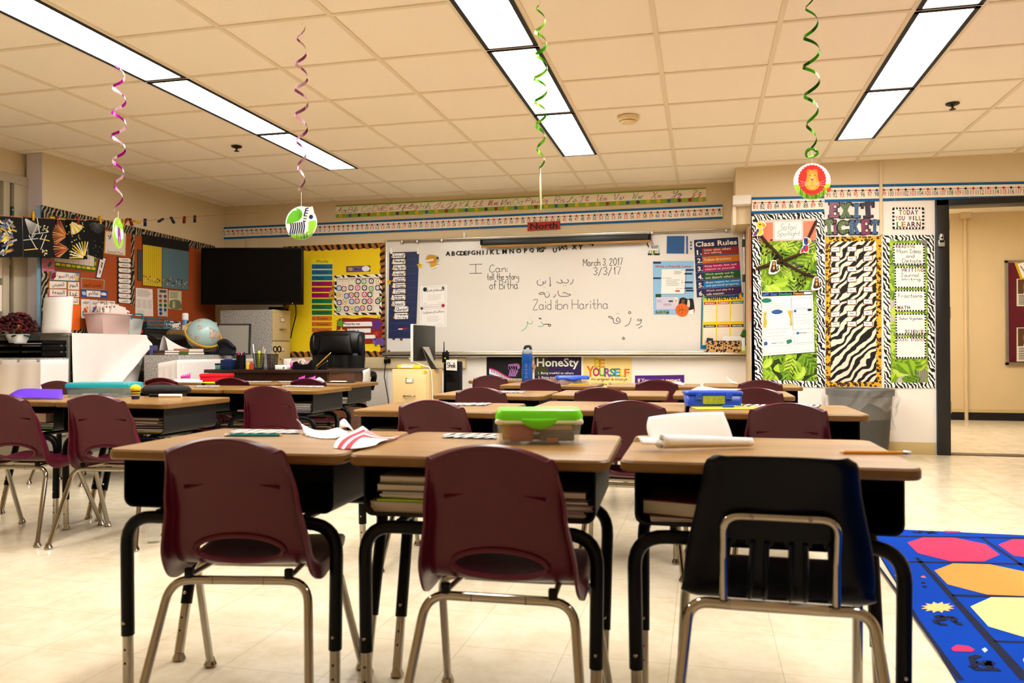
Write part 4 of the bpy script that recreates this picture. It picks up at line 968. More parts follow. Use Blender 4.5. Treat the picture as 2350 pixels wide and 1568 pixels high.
for t_, x0, y0, x1, y1, c in CARDS:
    def d(s, t_=t_):
        s.poly([(.12, .08), (.90, .05), (.95, .2), (.95, .85), (.9, .94), (.14, .95), (.1, .8), (.1, .2)], M_WHITE); s.disc(.1, .7, .013, flat('#d9a070')); s.disc(.93, .3, .012, flat('#8c5a30')); s.up()
        w = t_.split(' '); n = len(w)
        if n == 1: s.hand(t_, .2, .2, .85, .82, .0055, INK)
        else:
            s.hand(w[0], .22, .12, .82, .48, .0045, INK); s.hand(w[1], .26, .56, .86, .9, .0045, INK)
    dx = 0; q = [C4(x0, y0), C4(x1, y0-6), C4(x1, y1-6), C4(x0, y1)]
    card('schedule_card', 'white schedule card reading %s in the blue pocket chart' % t_, 'card', q, d, flat(c), 'schedule cards', k=YB_-.0085)
# zebra cut-out and base-ten blocks
s = pxsheet('Y', YB_-.0005, quad(C5, (15, 60), (195, 60), (195, 262), (15, 262)), thick=.003)
blob(s, [(.05, .05), (.25, .02), (.5, .1), (.6, .3), (.9, .35), (.98, .75), (1, .95), (.6, .98), (.1, .95), (.25, .6), (.05, .35)], flat('#9fb8c8')); s.up()
blob(s, [(.2, .7), (.8, .65), (.85, .9), (.3, .92)], flat('#6f8f2a')); s.up(); blob(s, [(.1, .12), (.3, .08), (.45, .15), (.5, .32), (.8, .35), (.9, .5), (.85, .65), (.3, .65), (.22, .4)], M_WHITE)
for a in (.28, .42, .68, .8): s.poly([(a, .6), (a+.07, .6), (a+.06, .9), (a-.02, .9)], M_WHITE)
s.up(); blob(s, [(.28, .12), (.45, .15), (.46, .35), (.3, .33)], flat('#f0b8b0'))
for k in range(6): s.stroke([(.42+k*.08, .36), (.40+k*.08, .56)], .006, INK)
s.stroke([(.12, .18), (.1, .3), (.2, .45)], .009, INK)
for a in (.2, .33, .66, .78, .9): s.disc(a, .92, .010, INK)
tag(s.build('zebra_cutout'), 'small standing zebra cut-out at the top right of the whiteboard', 'cut-out')
M_BT = mat('base_ten_blue', '#1f5a96', .5); DKB = flat('#143f70')
def bt(s):
    for k in range(1, 10): s.rect(k/10-.006, 0, k/10+.006, 1, DKB); s.rect(0, k/10-.006, 1, k/10+.006, DKB)
card('base_ten_flat', 'blue ten-by-ten magnetic square on the whiteboard', 'counting block', quad(C5, (283, 12), (510, 10), (506, 236), (280, 235)), bt, M_BT, thick=.006)
card('base_ten_rod', 'thin blue magnetic rod beside the ten-by-ten square', 'counting block', quad(C5, (531, 14), (553, 14), (553, 239), (531, 239)), lambda s: [s.rect(0, k/10-.006, 1, k/10+.006, DKB) for k in range(1, 10)], M_BT, thick=.006)
for i, (y, w_) in enumerate(((80, 'top'), (118, 'middle'), (163, 'bottom'))): card('base_ten_cube', 'tiny blue magnetic cube, %s of three beside the rod' % w_, 'counting block', quad(C5, (580, y), (604, y), (604, y+22), (580, y+22)), None, M_BT, 'small blue magnetic cubes', thick=.008)
# Write a Friendly Letter
def letter(s):
    s.rect(.01, .012, .2, .05, flat('#243058')); s.up(); s.text('Write a Friendly Letter', .05, .08, .95, .135, flat('#b8401c'), 1); s.poly([(.22, .16), (.83, .155), (.79, .62), (.21, .62)], flat('#8c94a8')); s.up(); s.poly([(.22, .155), (.8, .15), (.77, .61), (.2, .61)], M_WHITE); s.up()
    nb = flat('#1f2b52'); gn = flat('#1d4a22')
    for (u, v, t_) in ((.9, .17, 'heading'), (.87, .24, 'date'), (.1, .32, 'greeting'), (.88, .4, 'body'), (.88, .51, 'closing'), (.9, .555, 'signature')):
        s.poly([(u-.09, v-.016), (u+.09, v-.016), (u+.1, v), (u+.09, v+.016), (u-.09, v+.016), (u-.1, v)], nb)
    s.lines(.52, .18, .72, .25, 3, INK, .003); s.lines(.3, .31, .5, .33, 1, INK, .003); s.lines(.32, .34, .68, .47, 4, INK, .003); s.lines(.56, .5, .65, .52, 1, INK, .003); s.rect(.55, .545, .66, .575, flat('#c0504a'))
    s.rect(.69, .168, .8, .174, INK); s.rect(.18, .318, .28, .323, INK); s.rect(.7, .4, .8, .404, INK); s.rect(.71, .34, .714, .47, INK); s.rect(.65, .51, .8, .514, INK)
    s.rect(.08, .67, .62, .895, flat('#cfc7dc')); s.up()
    for (u0, v0, u1, v1) in ((.06, .615, .2, .675), (.38, .735, .49, .765), (.06, .925, .39, .985)): s.rect(u0, v0, u1, v1, gn)
    s.lines(.1, .72, .22, .77, 3, INK, .002); s.lines(.25, .79, .47, .84, 3, INK, .002); s.rect(.53, .68, .6, .78, flat('#e8e0d0')); s.up(); s.text('address of the person', .08, .932, .37, .952, M_WHITE, 1); s.text('you are writing to', .08, .958, .33, .98, M_WHITE, 1); s.rect(.55, .72, .58, .77, flat('#d9902a'))
    dk = flat('#1a1614'); blob(s, [(.66, .7), (.75, .68), (.85, .71), (.96, .7), (1, .78), (1, .98), (.75, .98), (.6, .92), (.63, .8)], dk); s.up(); blob(s, [(.85, .72), (.9, .74), (.9, .86), (.84, .86)], flat('#d8cfc4')); blob(s, [(.7, .72), (.78, .72), (.76, .8), (.7, .8)], flat('#6a4a30')); s.poly([(.8, .94), (1, .9), (1, 1), (.8, 1)], M_WHITE); blob(s, [(.8, .86), (.88, .86), (.86, .92), (.82, .92)], flat('#3a2a26')); s.up()
    s.disc(.715, .915, .065, flat('#d8661c'), 22); s.up(); s.stroke([(.6, .93), (.72, .9), (.83, .93)], .003, INK); s.stroke([(.7, .84), (.73, .92), (.7, .995)], .003, INK); s.stroke([(.64, .85), (.67, .92), (.62, .96)], .003, INK)
card('friendly_letter_poster', 'light blue poster titled Write a Friendly Letter with a dog and basketball', 'poster', quad(C5, (102, 333), (628, 330), (628, 1020), (108, 1022)), letter, flat('#8fbfe0'))
# Class Rules
RULES = [('1.', '#8c2420', ['Listen when others', 'are talking.']), ('2.', '#c06a10', ['Follow directions.']), ('3.', '#a80f5c', ['Keep hands, feet, and', 'objects to yourself.']), ('4.', '#16541c', ['Work quietly and do', 'not disturb others.']), ('5.', '#0f7ab8', ['Show respect for school', 'and personal property.']), ('6.', '#3a1a48', ['Work and play in a', 'safe manner.'])]
def rules(s):
    s.text('Class Rules', .03, .035, .97, .125, CREAMP, 1); y = .145; h = (1-.145)/6
    for i, (n_, c, tx) in enumerate(RULES):
        v = y+i*h; s.rect(.17, v+.012, 1, v+h-.012, flat(c)); s.rect(0, v+h-.005, 1, v+h-.001, flat('#8f9ab8'))
    s.up()
    for i, (n_, c, tx) in enumerate(RULES):
        v = y+i*h; s.text(n_, .05, v+.035, .165, v+h-.025, CREAMP, 1)
        for j, l in enumerate(tx):
            dv = 0 if len(tx) == 2 else .028
            wl = len(l)*.0335; s.text(l, .22, v+.022+dv+j*.055, min(.22+wl, .97), v+.064+dv+j*.055, CREAMP)
card('class_rules_poster', 'navy Class Rules poster with six coloured numbered bands, tilted', 'poster', quad(C5, (630, 62), (1195, 25), (1245, 758), (668, 802)), rules, flat('#1c2550'), thick=.002)
# homework chart
def homework(s):
    s.rect(.04, .08, .95, .93, flat('#f2cf14')); s.up(); s.text('Homework', .12, .0, .88, .12, INK, 1)
    for i, (t_, c) in enumerate((('MONDAY', '#b01c2c'), ('TUESDAY', '#c8641c'), ('WEDNESDAY', '#1c6a8c'), ('THURSDAY', '#1c1c2c'), ('FRIDAY', '#a83a2c'), ('REMINDERS', '#141414'))):
        u = .06+(i % 3)*.30; v = .145 if i < 3 else .56
        s.rect(u, v+.05, u+.275, v+.36, CREAMP); s.rect(u, v, u+.275, v+.05, flat(c)); s.up(); s.text(t_, u+.03, v+.012, u+.245, v+.04, M_WHITE, 1); s.z -= s.lift
    s.up()
    for i in range(6):
        u = .06+(i % 3)*.30; v = .145 if i < 3 else .56; [s.rect(u+.01, v+.09+k*.04, u+.265, v+.0925+k*.04, flat('#d9cdb0')) for k in range(7)]
card('homework_chart', 'yellow and blue weekly homework chart under the Class Rules poster', 'chart', quad(C5, (728, 760), (1308, 735), (1302, 1462), (712, 1464)), homework, flat('#0f6fa8'), k=YB_+.0)
for x, y, c, nm in ((755, 815, '#8fd032', 'green'), (1228, 785, '#e8b41c', 'orange')):
    s = pxsheet('Y', YB_-.006, quad(C5, (x-28, y-45), (x+28, y-45), (x+28, y+45), (x-28, y+45)), thick=.003); blob(s, [(.5, 0), (.75, .2), (.65, .35), (1, .5), (.7, .6), (.9, 1), (.5, .75), (.1, 1), (.3, .6), (0, .5), (.35, .35), (.25, .2)], flat(c)); s.up(); s.disc(.42, .2, .003, INK); s.disc(.58, .2, .003, INK)
    tag(s.build('figure_cutout'), 'small %s figure cut-out pinned at the top of the homework chart' % nm, 'cut-out')
# leopard boxes on the tray
def tray_box(x0, x1, label, stuff):
    a, c = hY(*C5(x0, 1497), YB_-.055), hY(*C5(x1, 1497), YB_-.055); h = hY(*C5(x0, 1358), YB_-.055).z; y0, y1, z = YB_-.078, YB_-.03, ZT+.001
    t = thing('leopard_box', label, 'box', ((a.x+c.x)/2, (y0+y1)/2, z), 0, 'leopard print tray boxes'); w = c.x-a.x; H = h-z; b = MB()
    for lo, hi in (((-w/2, -.024, 0), (w/2, -.021, H)), ((-w/2, .021, 0), (w/2, .024, H)), ((-w/2, -.021, 0), (-w/2+.003, .021, H)), ((w/2-.003, -.021, 0), (w/2, .021, H)), ((-w/2, -.021, 0), (w/2, .021, .003))): b.box(lo, hi, M_LEO2)
    b.build('carton', t); MB().box((-.05, -.0255, .006), (.05, -.0243, .022), flat('#8c1c20')).build('label_patch', t)
    return t, H
t, H = tray_box(790, 1005, 'leopard print box on the tray holding black erasers, left of two', 0)
b = MB(); b.box((-.03, -.012, 0), (.03, .012, .10), flat('#26272a'), .005, Matrix.Rotation(.12, 3, 'Y')); o = b.build('eraser', None, Vector((t.location.x-.055, t.location.y, t.location.z+.06))); tag(o, 'black eraser standing in the left leopard box', 'eraser')
b = MB(); b.box((-.03, -.012, 0), (.03, .012, .07), flat('#1b1b1d'), .005, Matrix.Rotation(-.6, 3, 'Y')); o = b.build('eraser', None, Vector((t.location.x+.035, t.location.y, t.location.z+.05))); tag(o, 'black eraser leaning low in the left leopard box', 'eraser')
t, H = tray_box(1012, 1230, 'leopard print box on the tray holding white cards, right of two', 0)
b = MB(); b.box((-.09, -.004, 0), (.09, .004, H+.04), M_WHITE); o = b.build('card_stack', None, Vector((t.location.x, t.location.y+.005, t.location.z+.004))); tag(o, 'white cards standing in the right leopard box', 'cards')
p = hY(*C5(1265, 1490), YB_-.05); b = MB(); b.box((p.x-.024, p.y-.02, ZT+.001), (p.x+.024, p.y+.02, ZT+.085), flat('#b4cc1c'), .004); b.box((p.x-.016, p.y-.0215, ZT+.04), (p.x+.016, p.y+.02, ZT+.16), flat('#dfe6e8'), .004); tag(b.build('cleaner_bottle'), 'lime green bottle at the right end of the whiteboard tray', 'bottle')
p = hY(*C5(1300, 1270), YB_-.06); b = MB()
for k in range(26): a = random.random()*6.3; r_ = random.random(); b.ball((p.x-.0+.06*r_*cos(a), p.y+.02*sin(a*1.7), p.z+.035*r_*sin(a)), .017, flat(random.choice(['#2e6a20', '#3f8030', '#24541a'])), 6, (1.2, .6, .7))
tag(b.build('leaf_garland'), 'small green leafy ornament at the right edge of the homework chart', 'ornament')
for i, (x, y, c, L, lb) in enumerate(((1408, 805, '#5a1a1c', .09, 'dark red marker lying on the tray, right of the others'), (1313, 807.5, '#5a1a1c', .1, 'dark red marker lying on the tray above the Honesty poster'), (1265, 808, '#222', .1, 'black marker on the tray near the bottle'), (1238, 808, '#999', .06, 'grey marker stub on the tray by the blue bottle'))):
    c = {'#222': '#222222', '#999': '#999999'}.get(c, c); p = hY(x, y, YB_-.04); b = MB(); b.tube([(p.x-L/2, YB_-.045, ZT+.0095), (p.x+L/2*.55, YB_-.045, ZT+.0095)], .009, flat(c), 10); b.tube([(p.x+L/2*.55, YB_-.045, ZT+.0095), (p.x+L/2, YB_-.045, ZT+.0095)], .0095, INK, 10); tag(b.build('marker'), lb, 'marker', 'dry-erase markers on the tray')
# posters under the board
def piano(s):
    def band(o, w, m): s.poly([(u, v) for u, v in up_(o)] + [(u, v) for u, v in up_(o+w)][::-1], m)
    cv = lambda u: .30+.34/(1+math.exp(-(u-.34)/.11))
    def up_(o): return [(.06+.94*k/16, cv(.06+.94*k/16)+o) for k in range(17)]
    band(-.035, .035, flat('#c01c6a')); band(0, .13, flat('#f0e6f2')); band(.13, .05, flat('#2a4ab8')); s.up()
    for k in range(24): u = .1+k*.036; v = cv(u); s.poly([(u, v), (u+.014, cv(u+.014)), (u+.022, cv(u+.022)+.08), (u+.008, cv(u+.008)+.08)], INK)
    for cx, col in ((.5, '#a06aa8'), (.85, '#c88a64')):
        for j in range(4): s.stroke([(cx+j*.05, .25), (cx+.03+j*.05, .38), (cx-.0+j*.04, .52)], .016, flat(col))
        blob(s, [(cx-.02, .2), (cx+.2, .18), (cx+.22, .32), (cx, .34)], flat(col))
card('piano_poster', 'black poster with a bent piano keyboard and two hands, below the whiteboard', 'poster', rc(1116.7, 819.5, 1221, 905), piano, flat('#121014'), k=YF-.0005)
def honesty(s):
    s.text('HoneSty', .05, .03, .95, .33, M_WHITE, 1, keep=False)
    for i, l in enumerate(('1. Being truthful to others', '2. Being truthful to yourself', '3. Doing what\'s right regardless', '    of who\'s around')): s.text(l, .08, .40+i*.115, .08+min(.84, len(l)*.028), .48+i*.115, M_WHITE)
def hb(s): s.rect(0, 0, .3, .5, flat('#3b3a1e')); s.rect(.3, 0, 1, .3, flat('#28203a')); s.up(); honesty(s)
card('honesty_poster', 'dark purple poster headed Honesty in white bubble letters', 'poster', rc(1226.7, 819.5, 1334, 905), hb, flat('#2a1848'), k=YF-.0005)
def beyou(s):
    for ch, u, v, w, h, c in (('B', .24, .06, .1, .22, '#e8c81c'), ('E', .34, .08, .1, .2, '#e8a02c'), ('Y', .07, .26, .15, .27, '#e8641c'), ('O', .2, .3, .13, .22, '#b81c6a'), ('U', .33, .31, .12, .21, '#5aa82c'), ('R', .44, .31, .12, .22, '#8a3aa8'), ('S', .55, .32, .1, .2, '#1c8c8c'), ('E', .65, .32, .1, .2, '#1c8cd0'), ('L', .76, .34, .09, .18, '#e8c81c'), ('F', .85, .33, .1, .2, '#e8641c')):
        s.text(ch, u-.006, v-.008, u+w+.006, v+h+.008, INK, 1); s.up(); s.text(ch, u, v, u+w, v+h, flat(c), 1); s.z -= s.lift
    s.up(); s.hand('An original is always', .16, .56, .9, .66, .005, flat('#6a5030')); s.hand('worth more than a copy', .14, .69, .92, .80, .005, flat('#6a5030'))
card('be_yourself_poster', 'yellow poster reading Be Yourself in multicoloured letters', 'poster', rc(1339, 819, 1450, 905), beyou, flat('#f2d488'), k=YF-.0005)
def resp(s): s.text('If You expect respect,', .06, .12, .94, .34, flat('#efe0b0'), 1); s.text('be the first to show it', .1, .45, .9, .64, flat('#efe0b0'), 1)
card('respect_poster', 'purple poster beginning If You expect respect, half hidden by desks', 'poster', quad(Z4, (493, 1387), (848, 1382), (848, 1560), (493, 1560)), resp, flat('#4a1a78'), k=YF-.0005)

# ------------------------------------------------------------------ yellow bulletin board
def scallop(s, m, du, dv, n, m2, sides='trbl'):
    """printed border with a scalloped inner edge"""
    nu, nv = n, max(3, round(n*s.H/s.W))
    if 't' in sides: s.poly([(0, 0)]+[(k/(nu*4), dv*(.82+.22*abs(sin(pi*k/4)))) for k in range(nu*4+1)]+[(1, 0)], m)
    if 'b' in sides: s.poly([(0, 1)]+[(k/(nu*4), 1-dv*(.82+.22*abs(sin(pi*k/4)))) for k in range(nu*4+1)]+[(1, 1)], m)
    s.up()
    if 'l' in sides: s.poly([(0, 0)]+[(du*(.82+.22*abs(sin(pi*k/4))), k/(nv*4)) for k in range(nv*4+1)]+[(0, 1)], m2)
    if 'r' in sides: s.poly([(1, 0)]+[(1-du*(.82+.22*abs(sin(pi*k/4))), k/(nv*4)) for k in range(nv*4+1)]+[(1, 1)], m2)
    s.up()
M_YEL = mat('yellow_board_paper', '#f0cf08', .7, noise=.06, nscale=5, bump=.08, bscale=14)
t = thing('bulletin_board', 'bright yellow bulletin board with a tiger striped scalloped border', 'bulletin board', hY(780, 818, YF))
q = [(650, 566), (887, 557), (887, 819), (650, 820)]
s = pxsheet('Y', YF-.0035, q, base=M_YEL, thick=.0085); rel(s, t).build('backing', t)
s = pxsheet('Y', YF-.012, q, thick=.0006); scallop(s, M_TIG, .062, .05, 14, zebra('tiger_border_side', 5, 3.0, '#a8672c', '#1c120a', (0, 1.9, 0), .42)); rel(s, t).build('border', t)
KY = YF-.0145
MONTHS = 'January February March April May June July August September October November December'.split()
def months(s):
    s.text('Months', .25, .015, .78, .055, INK, 0); c = ['#0f6a9c']*3+['#9c1454']*3+['#14703c']*3+['#d0741c']*3
    for i, m in enumerate(MONTHS): v = .075+i*.0772; s.rect(.03, v, .97, v+.062, flat(c[i]))
    s.up()
    for i, m in enumerate(MONTHS): v = .075+i*.0772; l = '%d. %s' % (i+1, m); s.text(l, .06, v+.012, .06+min(.88, len(l)*.066), v+.05, INK)
card('months_chart', 'tall yellow chart listing the twelve months on coloured bars', 'chart', quad(Z2, (1003, 525), (1176, 524), (1170, 1108), (1003, 1108)), months, flat('#f2dc1c'), k=KY)
def marchs(s): s.rect(.03, .1, .97, .9, flat('#7a5a9c')); s.rect(.6, .1, .97, .9, flat('#3a7aa8')); s.up(); s.text('March', .34, .3, .68, .75, flat('#1c3a2a'), 1); s.disc(.82, .5, .03, M_WHITE, 12, 1.6); blob(s, [(.08, .3), (.2, .2), (.28, .5), (.15, .8)], flat('#c8a82c'))
card('month_sign', 'small purple sign reading March above the calendar', 'sign', quad(C4, (272, 405), (702, 390), (704, 495), (274, 510)), marchs, flat('#141a26'), k=KY)
def calen(s):
    s.rect(.05, .055, .955, .945, flat('#f2e4cc')); s.up()
    for k in range(8): u = .05+k*.905/7; s.rect(u-.002, .055, u+.002, .945, GREYL)
    for k in range(6): v = .14+k*.161; s.rect(.05, v-.002, .955, v+.002, GREYL)
    for k, dn in enumerate('Sunday Monday Tuesday Wednesday Thursday Friday Saturday'.split()): u = .05+(k+.5)*.905/7; s.text(dn, u-.055, .075, u+.055, .115, INK, 1)
card('calendar_chart', 'white monthly calendar pocket chart with a zebra striped border', 'calendar', quad(C4, (60, 570), (910, 545), (908, 1275), (58, 1280)), calen, zebra('zebra_calendar_print', 6, 6, rot=(0, 1.0, 0)), k=KY)
NUMS = [(1, 487, 677, 'k'), (2, 590, 675, 'g'), (3, 722, 668, 'p'), (4, 848, 675, 'y'), (5, 145, 795, 'b'), (6, 233, 808, 'o'), (7, 357, 787, 'n'), (8, 480, 790, 'm'), (9, 600, 790, 'k'), (10, 720, 808, 'g'), (11, 838, 790, 'p'), (12, 135, 918, 'y'), (13, 277, 935, 'b'), (14, 365, 920, 'o'), (15, 462, 915, 'n'), (16, 600, 910, 'm'), (17, 697, 912, 'k'),
        (19, 148, 1055, 'p'), (20, 248, 1040, 'y'), (21, 370, 1035, 'b'), (22, 470, 1030, 'o'), (23, 600, 1035, 'n'), (24, 697, 1028, 'm'), (25, 838, 1033, 'k'), (26, 138, 1172, 'g'), (27, 272, 1165, 'p'), (28, 375, 1172, 'y'), (29, 470, 1172, 'b'), (30, 565, 1155, 'o'), (31, 692, 1150, 'n'), (18, 862, 1005, 'g')]
NC = {'k': ('#1c1a1a', 'black'), 'g': ('#5a9c2c', 'green'), 'p': ('#3a1f5c', 'purple'), 'y': ('#f0bc3c', 'yellow'), 'b': ('#2c6aa8', 'blue'), 'o': ('#b8452c', 'orange'), 'n': ('#4a3c34', 'brown'), 'm': ('#d0306c', 'pink')}
for n_, x, y, c in NUMS:
    kk = KY-.0045-(0 if n_ == 18 else .002)
    s = pxsheet('Y', kk, quad(C4, (x-47, y-52), (x+47, y-52), (x+47, y+52), (x-47, y+52)), thick=.0012)
    e = [(.5+.5*(1 if k % 2 else .93)*(abs(cos(2*pi*k/24))**.75*(1 if cos(2*pi*k/24) > 0 else -1)), .5+.5*(1 if k % 2 else .93)*(abs(sin(2*pi*k/24))**.75*(1 if sin(2*pi*k/24) > 0 else -1))) for k in range(24)]
    s.poly(e, flat(NC[c][0])); s.up(); s.poly([(.5+.33*cos(2*pi*k/16), .5+.33*sin(2*pi*k/16)) for k in range(16)], M_WHITE); s.up(); tx = str(n_); w = .09*len(tx)+.03; s.text(tx, .5-w, .32, .5+w, .68, INK, 1, keep=True)
    tag(s.build('calendar_number'), '%s rimmed calendar card reading %d' % (NC[c][1], n_) + (' half behind card 25' if n_ == 18 else ' on the zebra edged calendar'), 'number card', 'calendar number cards')
def starp(s, u, v, r, m, rot=0): s.poly([(u+r/s.W*(1 if k % 2 == 0 else .45)*sin(pi*k/5+rot), v-r/s.H*(1 if k % 2 == 0 else .45)*cos(pi*k/5+rot)) for k in range(10)], m)
def yester(s):
    blob(s, [(.02, .35), (.05, .08), (.2, .02), (.4, .06), (.6, .01), (.82, .04), (.97, .1), (.99, .4), (.97, .8), (.85, .98), (.3, .98), (.04, .9)], flat('#8c2416')); s.up()
    for (u0, v0, u1, v1) in ((.16, .17, .78, .34), (.25, .42, .75, .58), (.3, .66, .85, .8)): s.rect(u0, v0, u1, v1, M_WHITE)
    starp(s, .1, .22, .06, flat('#5c9c2c'), .3); starp(s, .88, .28, .085, flat('#5a2c84'), .2); starp(s, .12, .52, .05, flat('#f0d04c')); starp(s, .87, .62, .04, flat('#c03c2c')); s.up(); s.text('Yesterday was', .18, .2, .52, .31, NAVYI, 1); s.text('Today is', .27, .45, .5, .55, NAVYI, 1); s.text('Tomorrow', .32, .69, .55, .78, NAVYI, 1)
s = pxsheet('Y', KY, quad(Z2, (1195, 985), (1562, 980), (1562, 1190), (1195, 1195)), thick=.0015); yester(s); tag(s.build('day_chart'), 'red star-covered chart reading Yesterday was and Today is', 'chart')
s = pxsheet('Y', KY-.004, quad(Z2, (1480, 1135), (1578, 1135), (1578, 1210), (1480, 1210)), thick=.002); blob(s, [(.02, .5), (.05, .25), (.2, .12), (.4, .2), (.7, .1), (.95, .3), (.97, .65), (.9, .95), (.75, .95), (.7, .8), (.4, .82), (.35, .98), (.2, .95), (.18, .75), (.05, .72)], flat('#6a4a98')); s.up(); s.disc(.25, .3, .006, INK); s.disc(.08, .5, .004, INK); blob(s, [(.03, .5), (.2, .45), (.22, .68), (.06, .68)], flat('#8a6ab4')); tag(s.build('hippo_cutout'), 'purple hippo cut-out at the lower right of the yellow board', 'cut-out')
s = pxsheet('Y', KY-.004, quad(Z2, (1140, 700), (1200, 700), (1200, 850), (1140, 850)), thick=.002); blob(s, [(.55, .0), (.8, .05), (.7, .35), (.75, .6), (.65, .98), (.5, .98), (.48, .7), (.1, .95), (.05, .6), (.4, .4)], flat('#c8902c')); s.up(); [s.disc(.35+.3*random.random(), .3+.5*random.random(), .007, flat('#7a4a1c')) for _ in range(9)]; s.disc(.66, .07, .004, INK); tag(s.build('giraffe_cutout'), 'small giraffe cut-out between the months chart and the calendar', 'cut-out')
# wiring duct with two plugs
b = MB(); q = wallq('Y', YF, [(700, 822), (1070, 820), (1070, 846), (700, 847)]); t = thing('outlet_strip', 'long beige outlet duct on the wall under the bulletin board and whiteboard', 'outlet duct', (q[2].x, YF, q[2].z))
b.box((q[0].x-q[2].x, -.045, 0), (0, -.001, q[1].z-q[2].z), mat('duct_beige', '#d3c196', .5), .004); b.build('duct', t)
for x, y in ((886, 829), (894, 828)):
    p = hY(x, y, YF-.045)-t.location; b = MB(); b.box((p.x-.015, -.075, p.z-.025), (p.x+.015, -.045, p.z+.02), M_BLACKP, .006); b.build('plug', t)
p = hY(886, 832, YF-.06); c_ = hY(891, 925, YF-.06); b = MB(); b.tube([r_ for r_ in fillet([(p.x, YF-.075, p.z), (p.x-.01, YF-.085, p.z-.15), (p.x+.03, YF-.07, p.z-.4), (c_.x, YF-.06, .02), (c_.x+.12, YF-.06, .008)], .1)], .005, M_BLACKP, 8); tag(b.build('power_cord'), 'black power cord hanging from the outlet duct to the floor', 'cord')
# TV
YTV = 8.4
c4 = [hD(462, 566, YTV), hD(696, 570, YTV), hD(694, 702, YTV), hD(459, 697, YTV)]; ctr = (c4[0]+c4[1]+c4[2]+c4[3])/4; wd = (c4[1]-c4[0]).length; ht = (c4[0]-c4[3]).length; az = atan2((c4[1]-c4[0]).y, (c4[1]-c4[0]).x)
t = thing('television', 'large black flat television angled across the corner', 'television', ctr, az)
MB().box((-wd/2, 0, -ht/2), (wd/2, .045, ht/2), M_BLACKP, .006).build('housing', t)
MB().box((-wd/2+.018, -.002, -ht/2+.03), (wd/2-.018, .001, ht/2-.018), mat('tv_screen', '#030304', .22, spec=.12)).build('screen', t)
MB().ball((wd*.40, -.002, -ht/2+.012), .004, mat('standby_led', '#ff2a1a', emit='#ff2a1a', estr=3), 8).build('power_light', t)
b = MB(); b.tube([(0, .045, 0), (0, .40, -.05)], .03, M_BLACKP, 10); b.box((-.2, .04, -.15), (.2, .06, .15), M_BLACKP); b.build('wall_arm', t)
b = MB(); p = hD(676, 702, YTV+.05); b.tube([r_ for r_ in fillet([(p.x, p.y-.02, p.z+.05), (p.x, p.y+.03, p.z+.0), (p.x+.0, p.y+.03, p.z-.10), (p.x-.06, p.y+.05, p.z-.28), (p.x-.10, p.y+.1, p.z-.34)], .08)], .006, M_BLACKP, 8); tag(b.build('television_cable'), 'black cable hanging below the television over the yellow board', 'cable')

# ================================================================== front-right wall panels
LEAFC = ['#76a01e', '#94bc2a', '#aed038', '#628e1a', '#c0da58', '#82ac26', '#46701a']
def leaves(s, u0, v0, u1, v1, n):
    s.rect(u0, v0, u1, v1, flat('#233a0c')); s.up(); z0 = s.z
    ku = 1.0/s.W; kv = 1.0/s.H
    def clampp(p): return (min(u1, max(u0, p[0])), min(v1, max(v0, p[1])))
    for i in range(n):
        s.z = z0 + i*.000012
        cu, cv = random.uniform(u0, u1), random.uniform(v0, v1); a = random.uniform(0, 6.28)
        if random.random() < .5:               # broad leaf
            L, w = random.uniform(.07, .14), random.uniform(.03, .05); c1, c2 = random.sample(LEAFC[:5], 2)
            for sg, c in ((1, c1), (-1, c2)):
                P_ = [(0, 0), (L*.25, sg*w*.8), (L*.5, sg*w), (L*.8, sg*w*.6), (L, 0)]
                s.poly([clampp((cu+(x*cos(a)-y*sin(a))*ku, cv+(x*sin(a)+y*cos(a))*kv)) for x, y in P_], flat(c))
        else:                                    # palm frond
            L = random.uniform(.10, .18); c = random.sample(LEAFC, 3)
            for k in range(11):
                x0 = L*(k+1)/12; l = .06*sin(pi*(k+2)/14)+.015
                for sg in (-1, 1):
                    P_ = [(x0-.003, 0), (x0+l*.35, sg*(l*.62)), (x0+l*.95, sg*l), (x0+l*.5+.006, sg*l*.5), (x0+.004, 0)]
                    s.poly([clampp((cu+(x*cos(a)-y*sin(a))*ku, cv+(x*sin(a)+y*cos(a))*kv)) for x, y in P_], flat(c[(k+sg) % 3]))
    s.z = z0 + n*.000012
def edge(s, m, du, dv, n, n2):
    s.poly([(0, 0)]+[(k/n, dv*(.9+.12*abs(sin(pi*k/3)))) for k in range(n+1)]+[(1, 0)], m); s.poly([(0, 1)]+[(k/n, 1-dv*(.9+.12*abs(sin(pi*k/3)))) for k in range(n+1)]+[(1, 1)], m); s.up()
    for f in (lambda x: x, lambda x: 1-x): s.poly([(f(0), 0)]+[(f(du*(.9+.12*abs(sin(pi*k/3)))), k/n2) for k in range(n2+1)]+[(f(0), 1)], m)
    s.up()
t = thing('safari_panel', 'tall leafy safari wall panel with zebra border and coral heading strip', 'wall display', hY(1810, 890, YR))
q = [(1725, 493), (1892, 486.5), (1893.5, 890), (1733, 884)]
s = pxsheet('Y', YR, q, base=flat('#d8cfc0'), thick=.002); leaves(s, .10, .15, .92, .965, 190); s.rect(.09, .05, .92, .16, flat('#f08a66')); rel(s, t).build('backing', t)
s = pxsheet('Y', YR-.0055, q, thick=.0005); edge(s, M_ZEB, .115, .035, 48, 110); rel(s, t).build('border', t)
KR = YR-.008
